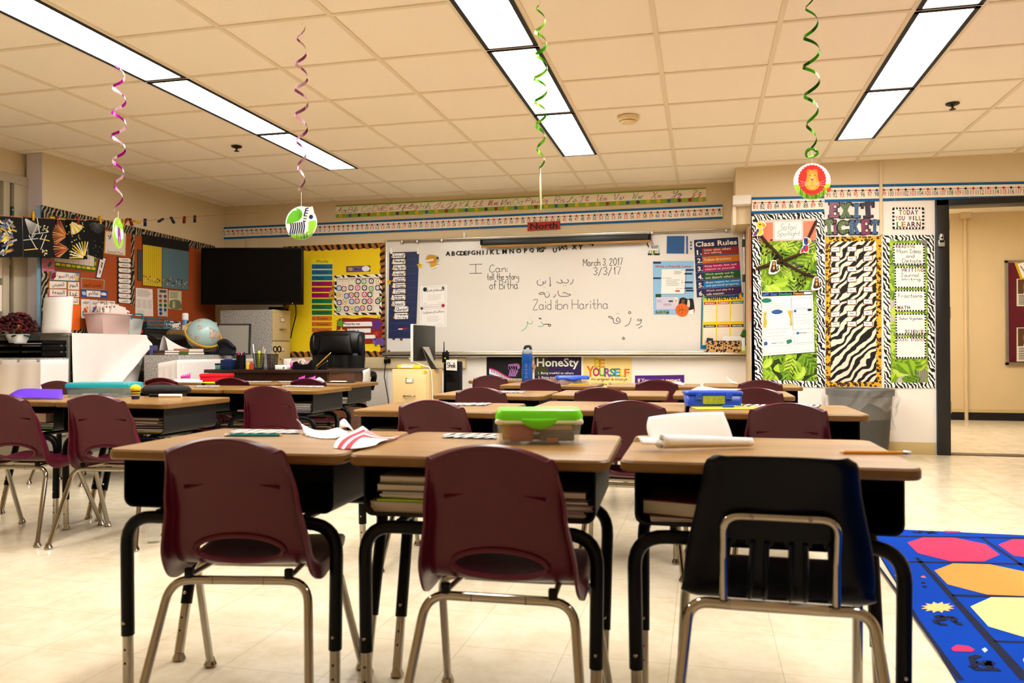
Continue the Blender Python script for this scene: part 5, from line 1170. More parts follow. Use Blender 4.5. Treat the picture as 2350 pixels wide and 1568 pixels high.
def title(s):
    m = flat('#c8402c')
    for k in range(22): u = .03+k*.045; s.rect(u-.01, .03, u+.01, .06, m); s.rect(u-.01, .94, u+.01, .97, m)
    for k in range(15): v = .05+k*.065; s.rect(.02, v-.014, .045, v+.014, m); s.rect(.955, v-.014, .98, v+.014, m)
    s.hand('Safari', .26, .16, .78, .5, .004, flat('#8a9488'), HAND, .35); s.hand('Spotlight', .14, .52, .9, .9, .004, flat('#8a9488'), HAND, .35)
card('title_card', 'white card with dotted red edge reading Safari Spotlight', 'card', quad(Z5, (272, 368), (473, 362), (473, 497), (274, 502)), title, k=KR)
# twisted paper branch
M_BARK = mat('twisted_brown_paper', '#3c2412', .8, noise=.5, nscale=40, bump=.5, bscale=60); M_DLEAF = flat('#241a0e')
def P5(x, y, o=.03): p = hY(*Z5(x, y), YR-o); return p
b = MB()
for path in ([(190, 465), (235, 520), (290, 575), (345, 640), (420, 690), (500, 725), (585, 750)], [(160, 690), (230, 665), (320, 640), (400, 610), (465, 580), (490, 520), (530, 440), (560, 370)]):
    pts = [P5(x, y) for x, y in path]; b.tube([Vector(p_) for p_ in catmull([tuple(p) for p in pts], 5)], .014, M_BARK, 8, True, .010)
    pts2 = [p + Vector((0, .006, .006*(-1)**i)) for i, p in enumerate(pts)]; b.tube([Vector(p_) for p_ in catmull([tuple(p) for p in pts2], 5)], .012, M_BARK, 7)
for k in range(60):
    x, y, sp = random.choice([(230, 555, 48), (310, 600, 40), (450, 770, 34), (500, 700, 34), (290, 650, 30)]); p = P5(x+random.gauss(0, sp*.6), y+random.gauss(0, sp*.6), .025+random.random()*.02); a = random.random()*6.28; l = .03
    b.add([p, p+Vector((cos(a+.6)*l*.5, -.006, sin(a+.6)*l*.5)), p+Vector((cos(a)*l, .004, sin(a)*l)), p+Vector((cos(a-.6)*l*.5, .006, sin(a-.6)*l*.5))], [(0, 1, 2, 3)], M_DLEAF)
tag(b.build('paper_branch'), 'twisted brown paper branch with dark leaves pinned across the safari panel', 'branch')
def parrot(s, body, wing, head):
    blob(s, [(.45, 0), (.75, .03), (1, .2), (.9, .4), (.75, .5), (.8, .75), (.6, .95), (.3, .92), (.0, 1), (.05, .8), (.25, .55), (.25, .2)], M_WHITE); s.up()
    blob(s, [(.45, .5), (.7, .5), (.74, .75), (.58, .9), (.38, .85), (.35, .65)], flat(body)); s.poly([(.03, .96), (.2, .65), (.38, .75), (.3, .9)], flat(wing)); s.up()
    blob(s, [(.33, .1), (.5, .04), (.7, .1), (.75, .3), (.6, .48), (.38, .4)], flat(head)); blob(s, [(.3, .55), (.45, .5), (.45, .7), (.28, .75)], flat('#1c4a9c')); s.up(); blob(s, [(.7, .12), (.9, .2), (.92, .36), (.8, .4), (.72, .32)], flat('#e8a01c')); s.disc(.55, .22, .007, INK)
def cut(name, label, px, draw): s = pxsheet('Y', YR-.05, px, thick=.002); draw(s); tag(s.build(name), label, 'cut-out')
cut('parrot_cutout', 'yellow and blue parrot cut-out at the upper left of the safari panel', quad(Z5, (135, 370), (228, 370), (228, 475), (135, 475)), lambda s: parrot(s, '#e8d02c', '#7a2c84', '#f0d01c'))
cut('parrot_cutout', 'red and blue parrot cut-out on the right of the safari panel', quad(Z5, (452, 478), (528, 478), (528, 588), (452, 588)), lambda s: parrot(s, '#c01c2c', '#c01c2c', '#1c3a9c'))
def monkey(s):
    blob(s, [(.35, .0), (.7, .03), (.75, .3), (1, .4), (.9, .8), (.5, 1), (.05, .95), (.1, .6), (.2, .2)], M_WHITE); s.up(); blob(s, [(.35, .1), (.65, .1), (.68, .35), (.75, .7), (.5, .88), (.2, .8), (.3, .4)], flat('#3c2414')); s.stroke([(.7, .8), (.88, .65), (.8, .45), (.92, .42)], .012, flat('#3c2414')); s.up(); blob(s, [(.4, .15), (.6, .15), (.6, .32), (.5, .38), (.4, .32)], flat('#d8a04c')); blob(s, [(.42, .45), (.56, .45), (.56, .65), (.42, .65)], flat('#d8a04c')); s.up(); s.disc(.46, .22, .004, INK); s.disc(.55, .22, .004, INK)
cut('monkey_cutout', 'brown monkey cut-out on the left arm of the paper branch', quad(Z5, (240, 630), (318, 630), (318, 725), (240, 725)), monkey)
cut('monkey_cutout', 'brown monkey cut-out at the right end of the paper branch', quad(Z5, (525, 740), (602, 740), (602, 832), (525, 832)), monkey)
def news(s):
    s.rect(.01, .01, .99, .075, flat('#161412')); s.up(); s.text('Star', .18, .02, .32, .065, flat('#3a7ad0'), 1); s.text('Student', .34, .02, .6, .065, flat('#2c9c84'), 1); s.text('News', .63, .02, .82, .065, flat('#e8a01c'), 1); s.poly([(.02, .04), (.14, .015), (.15, .05), (.03, .07)], flat('#2c6ab8')); s.rect(.83, .025, .98, .06, M_WHITE)
    def bx(u0, v0, u1, v1):
        w = .003
        for a in ((u0, v0, u1, v0+w), (u0, v1-w, u1, v1), (u0, v0, u0+w*1.3, v1), (u1-w*1.3, v0, u1, v1)): s.rect(*a, GREYL if u1-u0 > .4 else INK)
    bx(.02, .1, .58, .29); bx(.58, .12, .98, .28); bx(.02, .31, .6, .75); bx(.6, .3, .98, .62); bx(.62, .68, .98, .84); bx(.02, .86, .98, .97)
    s.disc(.1, .14, .02, flat('#1f7a62'), 14, 2.2); blob(s, [(.04, .33), (.1, .32), (.08, .4), (.1, .46), (.08, .55), (.03, .55)], flat('#e0b040')); blob(s, [(.5, .32), (.59, .32), (.58, .42), (.59, .55), (.54, .54), (.55, .45)], flat('#e0b040')); s.disc(.3, .325, .02, flat('#2c5a9c'), 14, 2.4); s.lines(.06, .57, .56, .73, 3, GREYL, .002); s.lines(.64, .36, .95, .55, 4, GREYL, .002)
    blob(s, [(.03, .79), (.09, .78), (.1, .83), (.04, .84)], flat('#2c5a9c')); blob(s, [(.47, .78), (.56, .77), (.57, .82), (.48, .84)], flat('#2c7a6a')); s.rect(.15, .785, .45, .83, M_WHITE); s.up(); s.text("Reader's Choice", .18, .795, .42, .825, INK, 0); s.disc(.65, .325, .012, flat('#2c6ab8')); s.disc(.93, .315, .012, flat('#1c2c5c'), 12, 1.6); s.disc(.69, .68, .012, flat('#2c6ab8')); s.lines(.04, .18, .5, .27, 3, GREYL, .0018); s.text('Fun Star', .72, .665, .86, .69, INK, 0, .2)
card('newsletter', 'large white Star Student News sheet pinned on the safari panel', 'poster', quad(Z5, (195, 842), (537, 832), (550, 1242), (203, 1270)), news, k=YR-.012)
# EXIT TICKET letters
def E7(x, y): return (1880+x/7.841, 450+y/7.84)
def glitter(name, c1, c2):
    def bld(nt, v):
        n = nt.nodes.new('ShaderNodeTexNoise'); n.inputs['Scale'].default_value = 160; n.inputs['Detail'].default_value = 2; nt.links.new(v, n.inputs['Vector'])
        return ramp(nt, n.outputs['Fac'], [(.42, c1), (.6, c2)])
    return ramp_mat(name, bld, .4, .5)
GL = {'pink': glitter('glitter_pink', '#521028', '#98305a'), 'green': glitter('glitter_green', '#203808', '#5c7c1e'), 'blue': glitter('glitter_blue', '#12304e', '#4474a0'), 'purple': glitter('glitter_purple', '#160a1e', '#321c40')}
def serif(ch):
    """chunky slab letters as polygons in a unit box, v up"""
    R_ = lambda x0, y0, x1, y1: [(x0, y0), (x1, y0), (x1, y1), (x0, y1)]
    return {'E': [R_(.08, 0, .48, 1), R_(.0, .82, 1, 1), R_(.0, 0, 1, .18), R_(.4, .4, .8, .6), R_(.78, .68, 1, .9), R_(.78, .1, 1, .32)],
            'X': [[(.05, 1), (.35, 1), (.95, 0), (.65, 0)], [(.65, 1), (.95, 1), (.35, 0), (.05, 0)], R_(0, .84, .42, 1), R_(.58, .84, 1, 1), R_(0, 0, .42, .16), R_(.58, 0, 1, .16)],
            'I': [R_(.28, 0, .72, 1), R_(0, .82, 1, 1), R_(0, 0, 1, .18)],
            'T': [R_(.32, 0, .68, 1), R_(0, .80, 1, 1), R_(.15, 0, .85, .16), R_(0, .66, .18, .9), R_(.82, .66, 1, .9)],
            'i': [R_(.2, 0, .85, .72), R_(.0, 0, 1, .15), [(.5+.38*cos(a), .88+.12*sin(a)) for a in [2*pi*k/12 for k in range(12)]]],
            'C': [[(.5+.5*cos(a), .5+.5*sin(a)) for a in [radians(45+270*k/14) for k in range(15)]] + [(.5+.2*cos(a), .5+.22*sin(a)) for a in [radians(315-270*k/14) for k in range(15)]], R_(.74, .64, 1, .92), R_(.74, .12, 1, .34)],
            'K': [R_(.05, 0, .42, 1), R_(0, .84, .5, 1), R_(0, 0, .5, .16), [(.62, 1), (.95, 1), (.52, .45), (.36, .5)], [(.4, .6), (.6, .62), (1, 0), (.66, 0)], R_(.56, .86, 1, 1), R_(.6, 0, 1, .15)]}[ch]
for i, (ch, x0, y0, x1, y1, c, rot) in enumerate((('E', 170, 115, 360, 390, 'pink', -.03), ('X', 365, 130, 582, 392, 'green', .02), ('I', 600, 140, 740, 395, 'blue', -.03), ('T', 757, 120, 995, 390, 'purple', .06),
      ('T', 98, 425, 258, 692, 'green', .06), ('i', 247, 432, 322, 692, 'pink', .02), ('C', 322, 442, 532, 690, 'green', 0), ('K', 540, 435, 740, 690, 'blue', -.03), ('E', 745, 425, 918, 692, 'pink', .05), ('T', 925, 435, 1072, 686, 'blue', -.03))):
    a, d_ = hY(*E7(x0, y0), YR-.006), hY(*E7(x1, y1), YR-.006); w, h = d_.x-a.x, a.z-d_.z; cx, cz = (a.x+d_.x)/2, (a.z+d_.z)/2; b = MB()
    for m, gr, yy in ((INK, .004, -.008), (GL[c], -.0035, -.0095)):
        for j, P_ in enumerate(serif(ch)):
            mx, mz = sum(p[0] for p in P_)/len(P_), sum(p[1] for p in P_)/len(P_); R = Matrix.Rotation(rot, 2); pts = []
            for k, (x, z) in enumerate(P_):
                ux, uz = (x-.5)*w, (z-.5)*h; dx, dz = (x-mx)*w, (z-mz)*h; l = sqrt(dx*dx+dz*dz) or 1; r_ = R @ Vector((ux+dx/l*gr*1.4, uz+dz/l*gr*1.4)); pts.append((cx+r_.x, cz+r_.y))
            n = len(pts); y_ = YR+yy-j*.0001
            b.add([(x, y_, z) for x, z in pts]+[(x, YR-.0055, z) for x, z in pts], [list(range(n))]+[[k, (k+1) % n, n+(k+1) % n, n+k] for k in range(n)], m)
    word = 'EXIT' if i < 4 else 'TICKET'
    tag(b.build('wall_letter'), 'glittery %s cut-out letter %s, %s in the word %s' % (c, ch, ['first', 'second', 'third', 'last', 'first', 'second', 'third', 'fourth', 'fifth', 'last'][i], word), 'letter', 'exit ticket wall letters')
def bwedge(s, nu=9, nv=7, du=.075, dv=.10):
    for k in range(nu):
        u = (k+.5)/nu
        for v0, v1 in ((0, dv), (1-dv, 1)): s.rect(u-.28/nu, v0, u+.28/nu, v1, INK)
    for k in range(nv):
        v = (k+.5)/nv
        for u0, u1 in ((0, du), (1-du, 1)): s.rect(u0, v-.28/nv, u1, v+.28/nv, INK)
    s.up(); s.poly([(du, dv*1.6), (du*1.6, dv), (1-du*1.6, dv), (1-du, dv*1.6), (1-du, 1-dv*1.6), (1-du*1.6, 1-dv), (du*1.6, 1-dv), (du, 1-dv*1.6)], M_WHITE); s.up()
def letters(s, t_, u0, v0, u1, v1):
    cs = ['#5a0e2a', '#b8801c', '#5a0e2a', '#5a1030', '#7a1c28', '#4c7424', '#1c1c3c']; n = len(t_); w = (u1-u0)/n
    for k, ch in enumerate(t_):
        if ch != ' ': s.text(ch, u0+k*w+w*.08, v0, u0+(k+1)*w-w*.08, v1, flat(cs[(k*3+n) % 7]), 1, keep=(ch in 'I'))
def today(s): bwedge(s, 10, 6, .07, .09); letters(s, 'TODAY', .2, .12, .82, .34); letters(s, 'YOU WILL', .08, .39, .93, .6); letters(s, 'LEARN', .12, .66, .9, .9)
card('wall_sign', 'black and white framed sign reading Today You Will Learn', 'sign', quad(E7, (1312, 207), (1888, 203), (1890, 598), (1316, 600)), today, k=YR-.006)
# leopard framed zebra poster with name cards
t = thing('exit_ticket_poster', 'zebra print exit ticket poster framed in a leopard border', 'wall display', hY(1958, 888, YR)); q = [(1893.7, 543.6), (2022.6, 541.8), (2022.8, 888), (1895, 889)]
s = pxsheet('Y', YR, q, base=M_ZEBW, thick=.002); rel(s, t).build('backing', t)
s = pxsheet('Y', YR-.003, q, thick=.0005); edge(s, M_LEO, .095, .034, 44, 110); rel(s, t).build('border', t)
pos = ['first', 'second', 'third', 'fourth', 'fifth', 'sixth', 'seventh', 'last']; cy = (557, 625, 693, 763, 832, 912, 990, 1062)
for r_, y in enumerate(cy):
    for c_, x in enumerate((687, 797, 905)):
        y_ = y - (x-687)*.03 + random.uniform(-3, 3); tl = random.uniform(-3, 1)
        def nm(s): s.rect(.03, .05, .97, .95, flat('#7a4a24')); s.up(); s.poly([(.1, .14), (.92, .1), (.93, .84), (.09, .9)], M_WHITE); s.up(); s.rect(.28, .43, .70, .55, INK) if False else [s.rect(.28+k*.07, .42, .325+k*.07, .57, INK) for k in range(random.randint(4, 6))]
        card('name_card', 'small leopard edged name card, %s row and %s column of the zebra poster' % (pos[r_], ('left', 'middle', 'right')[c_]), 'card', quad(Z5, (x-33, y_-17+tl), (x+33, y_-19-tl), (x+33, y_+19-tl), (x-33, y_+20+tl)), nm, M_LEO2, 'exit ticket name cards', k=YR-.0045)
# leafy learning board with five framed cards
t = thing('learning_panel', 'tall leafy panel with a zebra border beside the black door frame', 'wall display', hY(2086, 891, YR)); q = [(2025.6, 540), (2143, 539), (2146, 891), (2029.5, 891)]
s = pxsheet('Y', YR, q, base=flat('#d8cfc0'), thick=.002); leaves(s, .12, .03, .90, .97, 150); rel(s, t).build('backing', t)
s = pxsheet('Y', YR-.0055, q, thick=.0005); edge(s, M_ZEB, .135, .037, 40, 110); rel(s, t).build('border', t)
for nm, x0, y0, x1, y1, hd, ln in (('Reading', 1072, 519, 1282, 663, (.08, .06, .7, .22), ['Main Idea', 'and', 'Details']), ('Writing', 1081, 675, 1286, 818, (.22, .08, .95, .24), ['Journal', 'Writing']), ('Math', 1082, 830, 1290, 973, (.08, .74, .5, .9), ['Fractions']), ('Science', 1087, 986, 1292, 1128, (.3, .77, .92, .93), ['Solar System']), ('Social Studies', 1087, 1142, 1292, 1286, (.03, .06, .97, .2), [])):
    def fr(s):
        bwedge(s, 11, 8, .05, .07); letters(s, nm.upper(), *hd)
        for k, l in enumerate(ln):
            v = (.28 if nm == 'Reading' else .3 if nm == 'Writing' else .18)+k*.22; w = min(.76, len(l)*.085); u = .5-w/2+.04*k; s.hand(l, u, v, u+w, v+.17, .0035, flat('#4a4a4c'))
    card('subject_card', 'dry-erase card headed %s with a striped edge on the leafy panel' % nm, 'card', quad(Z5, (x0, y0), (x1, y0), (x1+2, y1), (x0+3, y1)), fr, group='subject cards by the door', k=YR-.0095)
# door latch guard, hall board
p = hY(2159, 552, YR-.03); b = MB(); b.box((p.x-.024, YR-.062, p.z-.055), (p.x+.024, YR-.030, p.z+.0), mat('clip_grey', '#a9a79a', .3, .6), .006); b.lathe([(.001, 0), (.018, 0), (.02, .03), (.012, .055), (.001, .056)], _M['clip_grey'], 14, (p.x, YR-.05, p.z-.002)); b.box((p.x-.018, YR-.0635, p.z-.02), (p.x+.018, YR-.061, p.z-.004), M_BLACKP); b.ball((p.x, YR-.067, p.z+.02), .009, M_BLACKP, 10)
tag(b.build('door_holder'), 'small silver clip device on the black door frame', 'door holder')
t = thing('hall_board', 'maroon notice board on the hall wall, cut by the right picture edge', 'bulletin board', hY(2340, 832, YH)); hq = wallq('Y', YH, rc(2311, 604, 2460, 832)); b = MB()
b.box((hq[0].x, YH-.03, hq[3].z), (hq[1].x, YH-.001, hq[0].z), flat('#5c1420')); rel(b, t).build('backing', t); b = MB(); b.box((hq[0].x-.03, YH-.04, hq[3].z-.03), (hq[0].x, YH-.001, hq[0].z+.03), M_ALU); b.box((hq[0].x-.03, YH-.04, hq[0].z), (hq[1].x, YH-.001, hq[0].z+.03), M_ALU); b.box((hq[0].x-.03, YH-.04, hq[3].z-.03), (hq[1].x, YH-.001, hq[3].z), M_ALU); rel(b, t).build('frame', t)
KH = YH-.031
s = pxsheet('Y', KH-.006, [(2328, 604), (2420, 575), (2440, 630), (2342, 642)], base=flat('#c8a414')); s.up(); s.poly([(.06, .1), (.97, .1), (.97, .9), (.06, .9)], M_WHITE); s.up(); s.text('Welcome', .1, .25, .92, .75, NAVYI); tag(s.build('banner'), 'white banner with a gold edge on the hall notice board', 'banner')
for y, nm in ((640, 'upper'), (752, 'lower')):
    def ph(s): s.rect(.05, .02, 1, .55, flat('#5a3c24')); s.up(); s.disc(.55, .3, .09, flat('#8c6444')); blob(s, [(.25, .55), (.35, .42), (.8, .42), (.9, .55)], flat('#c8c4bc')); s.up(); blob(s, [(.38, .2), (.45, .08), (.65, .08), (.72, .2), (.6, .16), (.48, .16)], flat('#17110c')); s.lines(.08, .58, .98, .95, 7, INK, .008, .1)
    card('photo_page', '%s portrait page with typed text on the hall notice board' % nm, 'page', rc(2333, y, 2392, y+ (63 if nm == 'upper' else 78)), ph, flat('#dcd2bc'), 'pages on the hall notice board', k=KH)
# cards pinned on the return wall beside the whiteboard
for i, (z0, z1, c, nm) in enumerate(((.80, 1.10, '#e8dcd8', 'white'), (1.14, 1.40, '#d8886a', 'coral'), (1.44, 1.98, '#c8622c', 'orange'))):
    b = MB(); b.box((XC-.004, YR+.05, z0), (XC-.0005, YR+.42, z1), flat(c)); tag(b.build('paper_sheet'), '%s paper sheet on the narrow wall between whiteboard and safari panel' % nm, 'paper', 'sheets on the narrow return wall')
b = MB(); b.tube([(XC-.03, YF-.06, .9), (XC-.03, YF-.06, hY(1709, 515, YF).z)], .012, M_STEEL, 8)
for py in (520, 560, 640): z = hY(1709, py, YF).z; b.box((XC-.05, YF-.09, z-.035), (XC-.004, YF-.03, z+.035), mat('bracket_green', '#2a3224', .5), .004)
tag(b.build('wall_pole'), 'thin steel pole with dark clamps at the right end of the whiteboard', 'pole')
# trash can with liner
p = hZ(1973, 1010, 0); yb = YR-.34; px_ = hY(1973, 900, yb).x; H = hY(1973, 893, yb-.0).z
t = thing('trash_can', 'grey round trash can with a clear plastic liner against the white wall', 'trash can', (px_, yb, 0)); M_CAN = mat('grey_can', '#3d3c3a', .5, noise=.08, nscale=6)
b = MB(); b.lathe([(.001, .004), (.20, 0), (.215, .1), (.245, H-.05), (.262, H-.05), (.265, H), (.25, H), (.235, H-.05), (.2, .05), (.001, .03)], M_CAN, 40); b.build('can', t)
M_LINER = mat('clear_liner', '#c8c4be', .25, spec=.6, alpha=.14)
def lin_f(u, v):
    a = 2*pi*u; w = .012*sin(a*9+v*5)+.010*sin(a*17+1+v*9)+.006*sin(a*31); dr = v*(.22+.09*sin(a*2+.5)+.05*sin(a*5))
    r_ = .268+.012*sin(pi*min(1, v*1.2))+w*min(1, v*2.5)+.004; return Vector((r_*cos(a), r_*sin(a), H+.012-dr if v > .06 else H+.012-.0*v))
MBl = MB(); MBl.grid(lin_f, 120, 14, M_LINER); MBl.grid(lambda u, v: Vector(((.262-.03*v+.004*sin(40*pi*u))*cos(2*pi*u), (.262-.03*v)*sin(2*pi*u), H+.012-.25*v)), 60, 6, M_LINER); MBl.build('liner', t)

# ------------------------------------------------------------------ rug
rz = .004
E1, E2 = hZ(2085, 1222.5, 0), hZ(2350, 1229, 0); L1, L2 = hZ(2010, 1262, 0), hZ(2195, 1568, 0)
t = thing('rug', 'blue classroom rug with coloured octagon seats at the right', 'rug', (hZ(2250, 1400).x, hZ(2250, 1400).y, 0))
lx = lambda y: L1.x + (L2.x-L1.x)*(y-L1.y)/(L2.y-L1.y)
yF = (E1.y+E2.y)/2; XR_ = lx(yF)+2.7; yN = .45
M_RUG = mat('rug_blue', '#0b3da2', .95, spec=.05, noise=.12, nscale=120, bump=.3, bscale=400); DKR = mat('rug_line', '#22253a', .95, spec=.05)
def rp(u, v): y = yF+(yN-yF)*v; return Vector((lx(y)+u*2.7, y, 0))       # rug coordinates
b = MB(); top_ = [rp(0, 0), rp(1, 0), rp(1, 1), rp(0, 1)]; b.add([p + Vector((0, 0, .0005)) for p in top_]+[p+Vector((0, 0, .007)) for p in top_], [(0, 1, 5, 4), (1, 2, 6, 5), (2, 3, 7, 6), (3, 0, 4, 7)], DKR); b.add([p+Vector((0, 0, .007)) for p in top_], [(0, 3, 2, 1)], M_RUG); rel(b, t).build('pile', t)
def rs_(pts, m, z): b.add([Vector((p.x, p.y, z)) for p in pts], [list(range(len(pts)))], m)
def fl(*pp): return [hZ(x, y) for x, y in pp]
def R9(x, y): return (2000+x/4.04, 1180+y/4.041)
b = MB()
for P_ in (((30, 460), (32, 440), (860, 1568), (800, 1568)), ((400, 420), (440, 420), (1414, 1480), (1414, 1568), (1380, 1568)), ((1005, 232), (1030, 232), (1414, 490), (1414, 520)), ((210, 215), (1414, 232), (1414, 246), (215, 226)), ((200, 452), (1414, 474), (1414, 490), (200, 464)), ((740, 764), (1414, 782), (1414, 802), (750, 784)), ((1130, 1196), (1414, 1204), (1414, 1220), (1150, 1214))): rs_(fl(*[R9(*q_) for q_ in P_]), DKR, .0078)
rel(b, t).build('line_pattern', t)
for P_, c, nm in ((((333, 282), (480, 233), (770, 236), (1060, 296), (1190, 395), (1045, 458), (730, 455), (430, 380)), '#e83a5c', 'red octagon'), (((1176, 300), (1310, 250), (1500, 252), (1800, 300), (1900, 390), (1740, 430), (1500, 425), (1320, 405)), '#e83a5c', 'red octagon'),
      (((583, 543), (758, 476), (1095, 484), (1450, 560), (1640, 680), (1420, 782), (1070, 768), (705, 672)), '#e88e48', 'orange octagon'), (((918, 880), (1110, 793), (1500, 800), (1900, 900), (2100, 1060), (1860, 1220), (1500, 1190), (1085, 1066)), '#ecdf88', 'pale yellow octagon')):
    base = fl(*[R9(*q_) for q_ in P_]); step = (fl(R9(1176, 300))[0]-fl(R9(333, 282))[0]).x
    for k in range(4 if 'red' not in nm else 1 if P_[0][0] < 900 else 3):
        if min(p.x for p in base)+step*k+.1 > XR_-.75: break
        b = MB(); rs_([p+Vector((step*k, 0, 0)) for p in base], mat('rug_'+c[1:], c, .95, spec=.05, noise=.05, nscale=100), .0082); rel(b, t).build('octagon', t)
b = MB()
c0 = R9(615, 888); N_ = 24; pts = [(c0[0]+(40 if k % 2 else 26)*cos(2*pi*k/N_), c0[1]+(13 if k % 2 else 8)*sin(2*pi*k/N_)) for k in range(N_)]; rs_(fl(*pts), mat('rug_sun', '#f0b870', .95), .0084)
rs_(fl(*[R9(*q_) for q_ in ((740, 1270), (790, 1238), (900, 1250), (960, 1285), (930, 1305), (760, 1300))]), mat('rug_magenta', '#c01c5c', .95), .0084); rs_(fl(*[R9(*q_) for q_ in ((1020, 1280), (1055, 1265), (1080, 1290), (1050, 1312))]), mat('rug_pale', '#a8c8dc', .95), .0084)
rs_(fl(*[R9(*q_) for q_ in ((215, 590), (250, 575), (320, 578), (325, 612), (260, 616))]), _M['rug_pale'], .0084); rs_(fl(*[R9(*q_) for q_ in ((455, 600), (485, 590), (510, 612), (470, 612))]), mat('rug_coral', '#c8644c', .95), .0084); rs_(fl(*[R9(*q_) for q_ in ((670, 172), (820, 176), (830, 186), (690, 188))]), _M['rug_magenta'], .0084); rs_(fl(*[R9(*q_) for q_ in ((1405, 1370), (1430, 1360), (1440, 1400), (1410, 1400))]), _M['rug_pale'], .0084)
def rstroke(pp, w=.02):
    P_ = [hZ(*R9(*q_)) for q_ in pp]
    for a, c_ in zip(P_, P_[1:]): d_ = (c_-a).normalized(); n_ = Vector((-d_.y, d_.x, 0))*w/2; rs_([a-n_, c_-n_, c_+n_, a+n_], DKR, .0086)
for pp in (((600, 985), (640, 965), (690, 985), (660, 1005), (590, 1010), (620, 1045), (700, 1050)), ((700, 970), (770, 985), (760, 1020), (800, 1030), (820, 1055)), ((920, 1450), (960, 1440), (930, 1360), (1000, 1340)), ((940, 1465), (1190, 1470)), ((970, 1400), (1080, 1430), (1120, 1400), (1060, 1390), (1110, 1460)), ((380, 182), (450, 190), (460, 172)), ((500, 180), (540, 196), (560, 180), (600, 196)), ((460, 655), (500, 660)), ((470, 690), (515, 696))): rstroke(pp)
rel(b, t).build('picture_pattern', t)

# ================================================================== left wall board
def Z1(x, y): return (x/3.016, 380+y/3.016)
def C7(x, y): return (x/7.121, 470+y/7.121)
def Z8(x, y): return (240+x/6.273, 650+y/6.272)
M_ORG = mat('orange_board_paper', '#a04614', .75, noise=.06, nscale=5)
XW = XL
t = thing('bulletin_board', 'orange bulletin board with a dark zebra border on the left wall', 'bulletin board', hX(260, 765, XW)); q = [(95, 471), (492, 565), (492, 776), (95, 765)]
s = pxsheet('X', XW, q, base=M_ORG, thick=.01); rel(s, t).build('backing', t)
s = pxsheet('X', XW+.011, q, thick=.0006); s.q = [Vector(p) for p in s.q]; scallop(s, M_ZEBD, .03, .075, 30, M_ZEBD, 'tl'); s.rect(.0, .955, 1, 1, M_ZEBD); rel(s, t).build('border', t)
s = pxsheet('X', XW+.0125, quad(C7, (2138, 380), (2192, 392), (2195, 1660), (2140, 1640)), thick=.0006); s.rect(0, 0, 1, 1, M_ZEBD); rel(s, t).build('divider_strip', t)
b = MB(); q = wallq('X', XW+.001, [(84, 473), (95, 471), (95, 763), (84, 765)]); b.add([p + Vector((.002, 0, 0)) for p in q], [(0, 3, 2, 1)], mat('blue_tape', '#6a90a4', .5)); rel(b, t).build('blue_edge_strip', t)
KX = XW+.013
def lcard(name, label, cat, q, draw=None, base=M_WHITE, group=None, k=None): return card(name, label, cat, q, draw, base, group, 'X', KX if k is None else k)
PAP = flat('#e6d8cc'); YE = flat('#d8b81c'); GR = flat('#3c6a1c')
def gridch(s):
    for k in range(9): u = .02+k*.108; [s.rect(u, v, u+.09, v+.05, YE if k % 2 == 0 else flat('#e8d860')) for v in (.02, .92)]
    for k in range(6): s.rect(.955, .1+k*.14, .985, .17+k*.14, YE)
    s.rect(.03, .1, .945, .90, PAP); s.up(); [s.rect(.03+k*.114-.002, .1, .03+k*.114+.002, .9, GREYL) for k in range(9)]; [s.rect(.03, .1+k*.16-.002, .945, .1+k*.16+.002, GREYL) for k in range(6)]
lcard('grid_chart', 'white grid chart with a green and yellow border behind the hanging artwork', 'chart', quad(C7, (800, 170), (1590, 300), (1572, 1095), (800, 1000)), gridch, GR)
def leafc(s): blob(s, [(.5, .7), (.5, .45), (.72, .2), (.7, .5)], flat('#2c5a2c')); [s.stroke([(.42+.14*cos(a+.1*j), .72+.2*sin(a+.1*j)) for a in [k*.4 for k in range(14)]], .004, flat('#8c3a4a')) for j in range(1)]
lcard('pink_card', 'pink card with a green leaf on the left end of the orange board', 'card', quad(C7, (680, 868), (890, 885), (885, 1095), (680, 1085)), leafc, flat('#b86a7a'), k=KX+.004)
def arab(t_, u0, v0, u1, v1, m=INK, deco=None):
    def d(s):
        if deco: deco(s)
        s.text(t_, u0, v0, u1, v1, m)
    return d
def hdeco(s): s.rect(.02, .1, .98, .9, flat('#7a8a94')); s.up(); s.poly([(.18, .12), (.84, .12), (.84, .88), (.14, .88)], PAP); blob(s, [(.04, .3), (.14, .2), (.18, .6), (.1, .85), (.03, .7)], flat('#7a1c1c')); s.rect(.84, .35, .95, .85, flat('#d8b04c')); s.up()
def yb(s): s.rect(.04, .06, .96, .94, PAP); s.up()
lcard('heading_card', 'Arabic heading card above the weekday cards on the orange board', 'card', quad(C7, (838, 1065), (1315, 1110), (1290, 1265), (800, 1245)), arab('أيام الأسبوع', .2, .18, .82, .82, INK, hdeco), flat('#48545c'))
for w_, P_, bc, lb in (('الخميس', ((340, 798), (460, 803), (460, 851), (340, 851)), '#d8c070', 'upper left Arabic weekday card'), ('الجمعة', ((340, 854), (462, 856), (463, 906), (338, 906)), '#c87a8a', 'middle left Arabic weekday card with a pink edge'), ('الأربعاء', ((338, 908), (464, 909), (464, 950), (338, 950)), '#c87a8a', 'lower left Arabic weekday card half behind the white roll'), ('اليوم', ((468, 803), (548, 808), (548, 862), (466, 860)), '#d8a04c', 'upper right Arabic day card'), ('غدا', ((468, 864), (548, 866), (547, 912), (468, 912)), '#d8a04c', 'middle right Arabic day card'), ('أمس', ((469, 915), (547, 916), (546, 964), (470, 962)), '#d8a04c', 'lower right Arabic day card')):
    lcard('weekday_card', lb + ' on the orange board', 'card', quad(Z1, *P_), arab(w_, .15, .15, .85, .85, INK, yb), flat(bc), 'Arabic weekday cards')
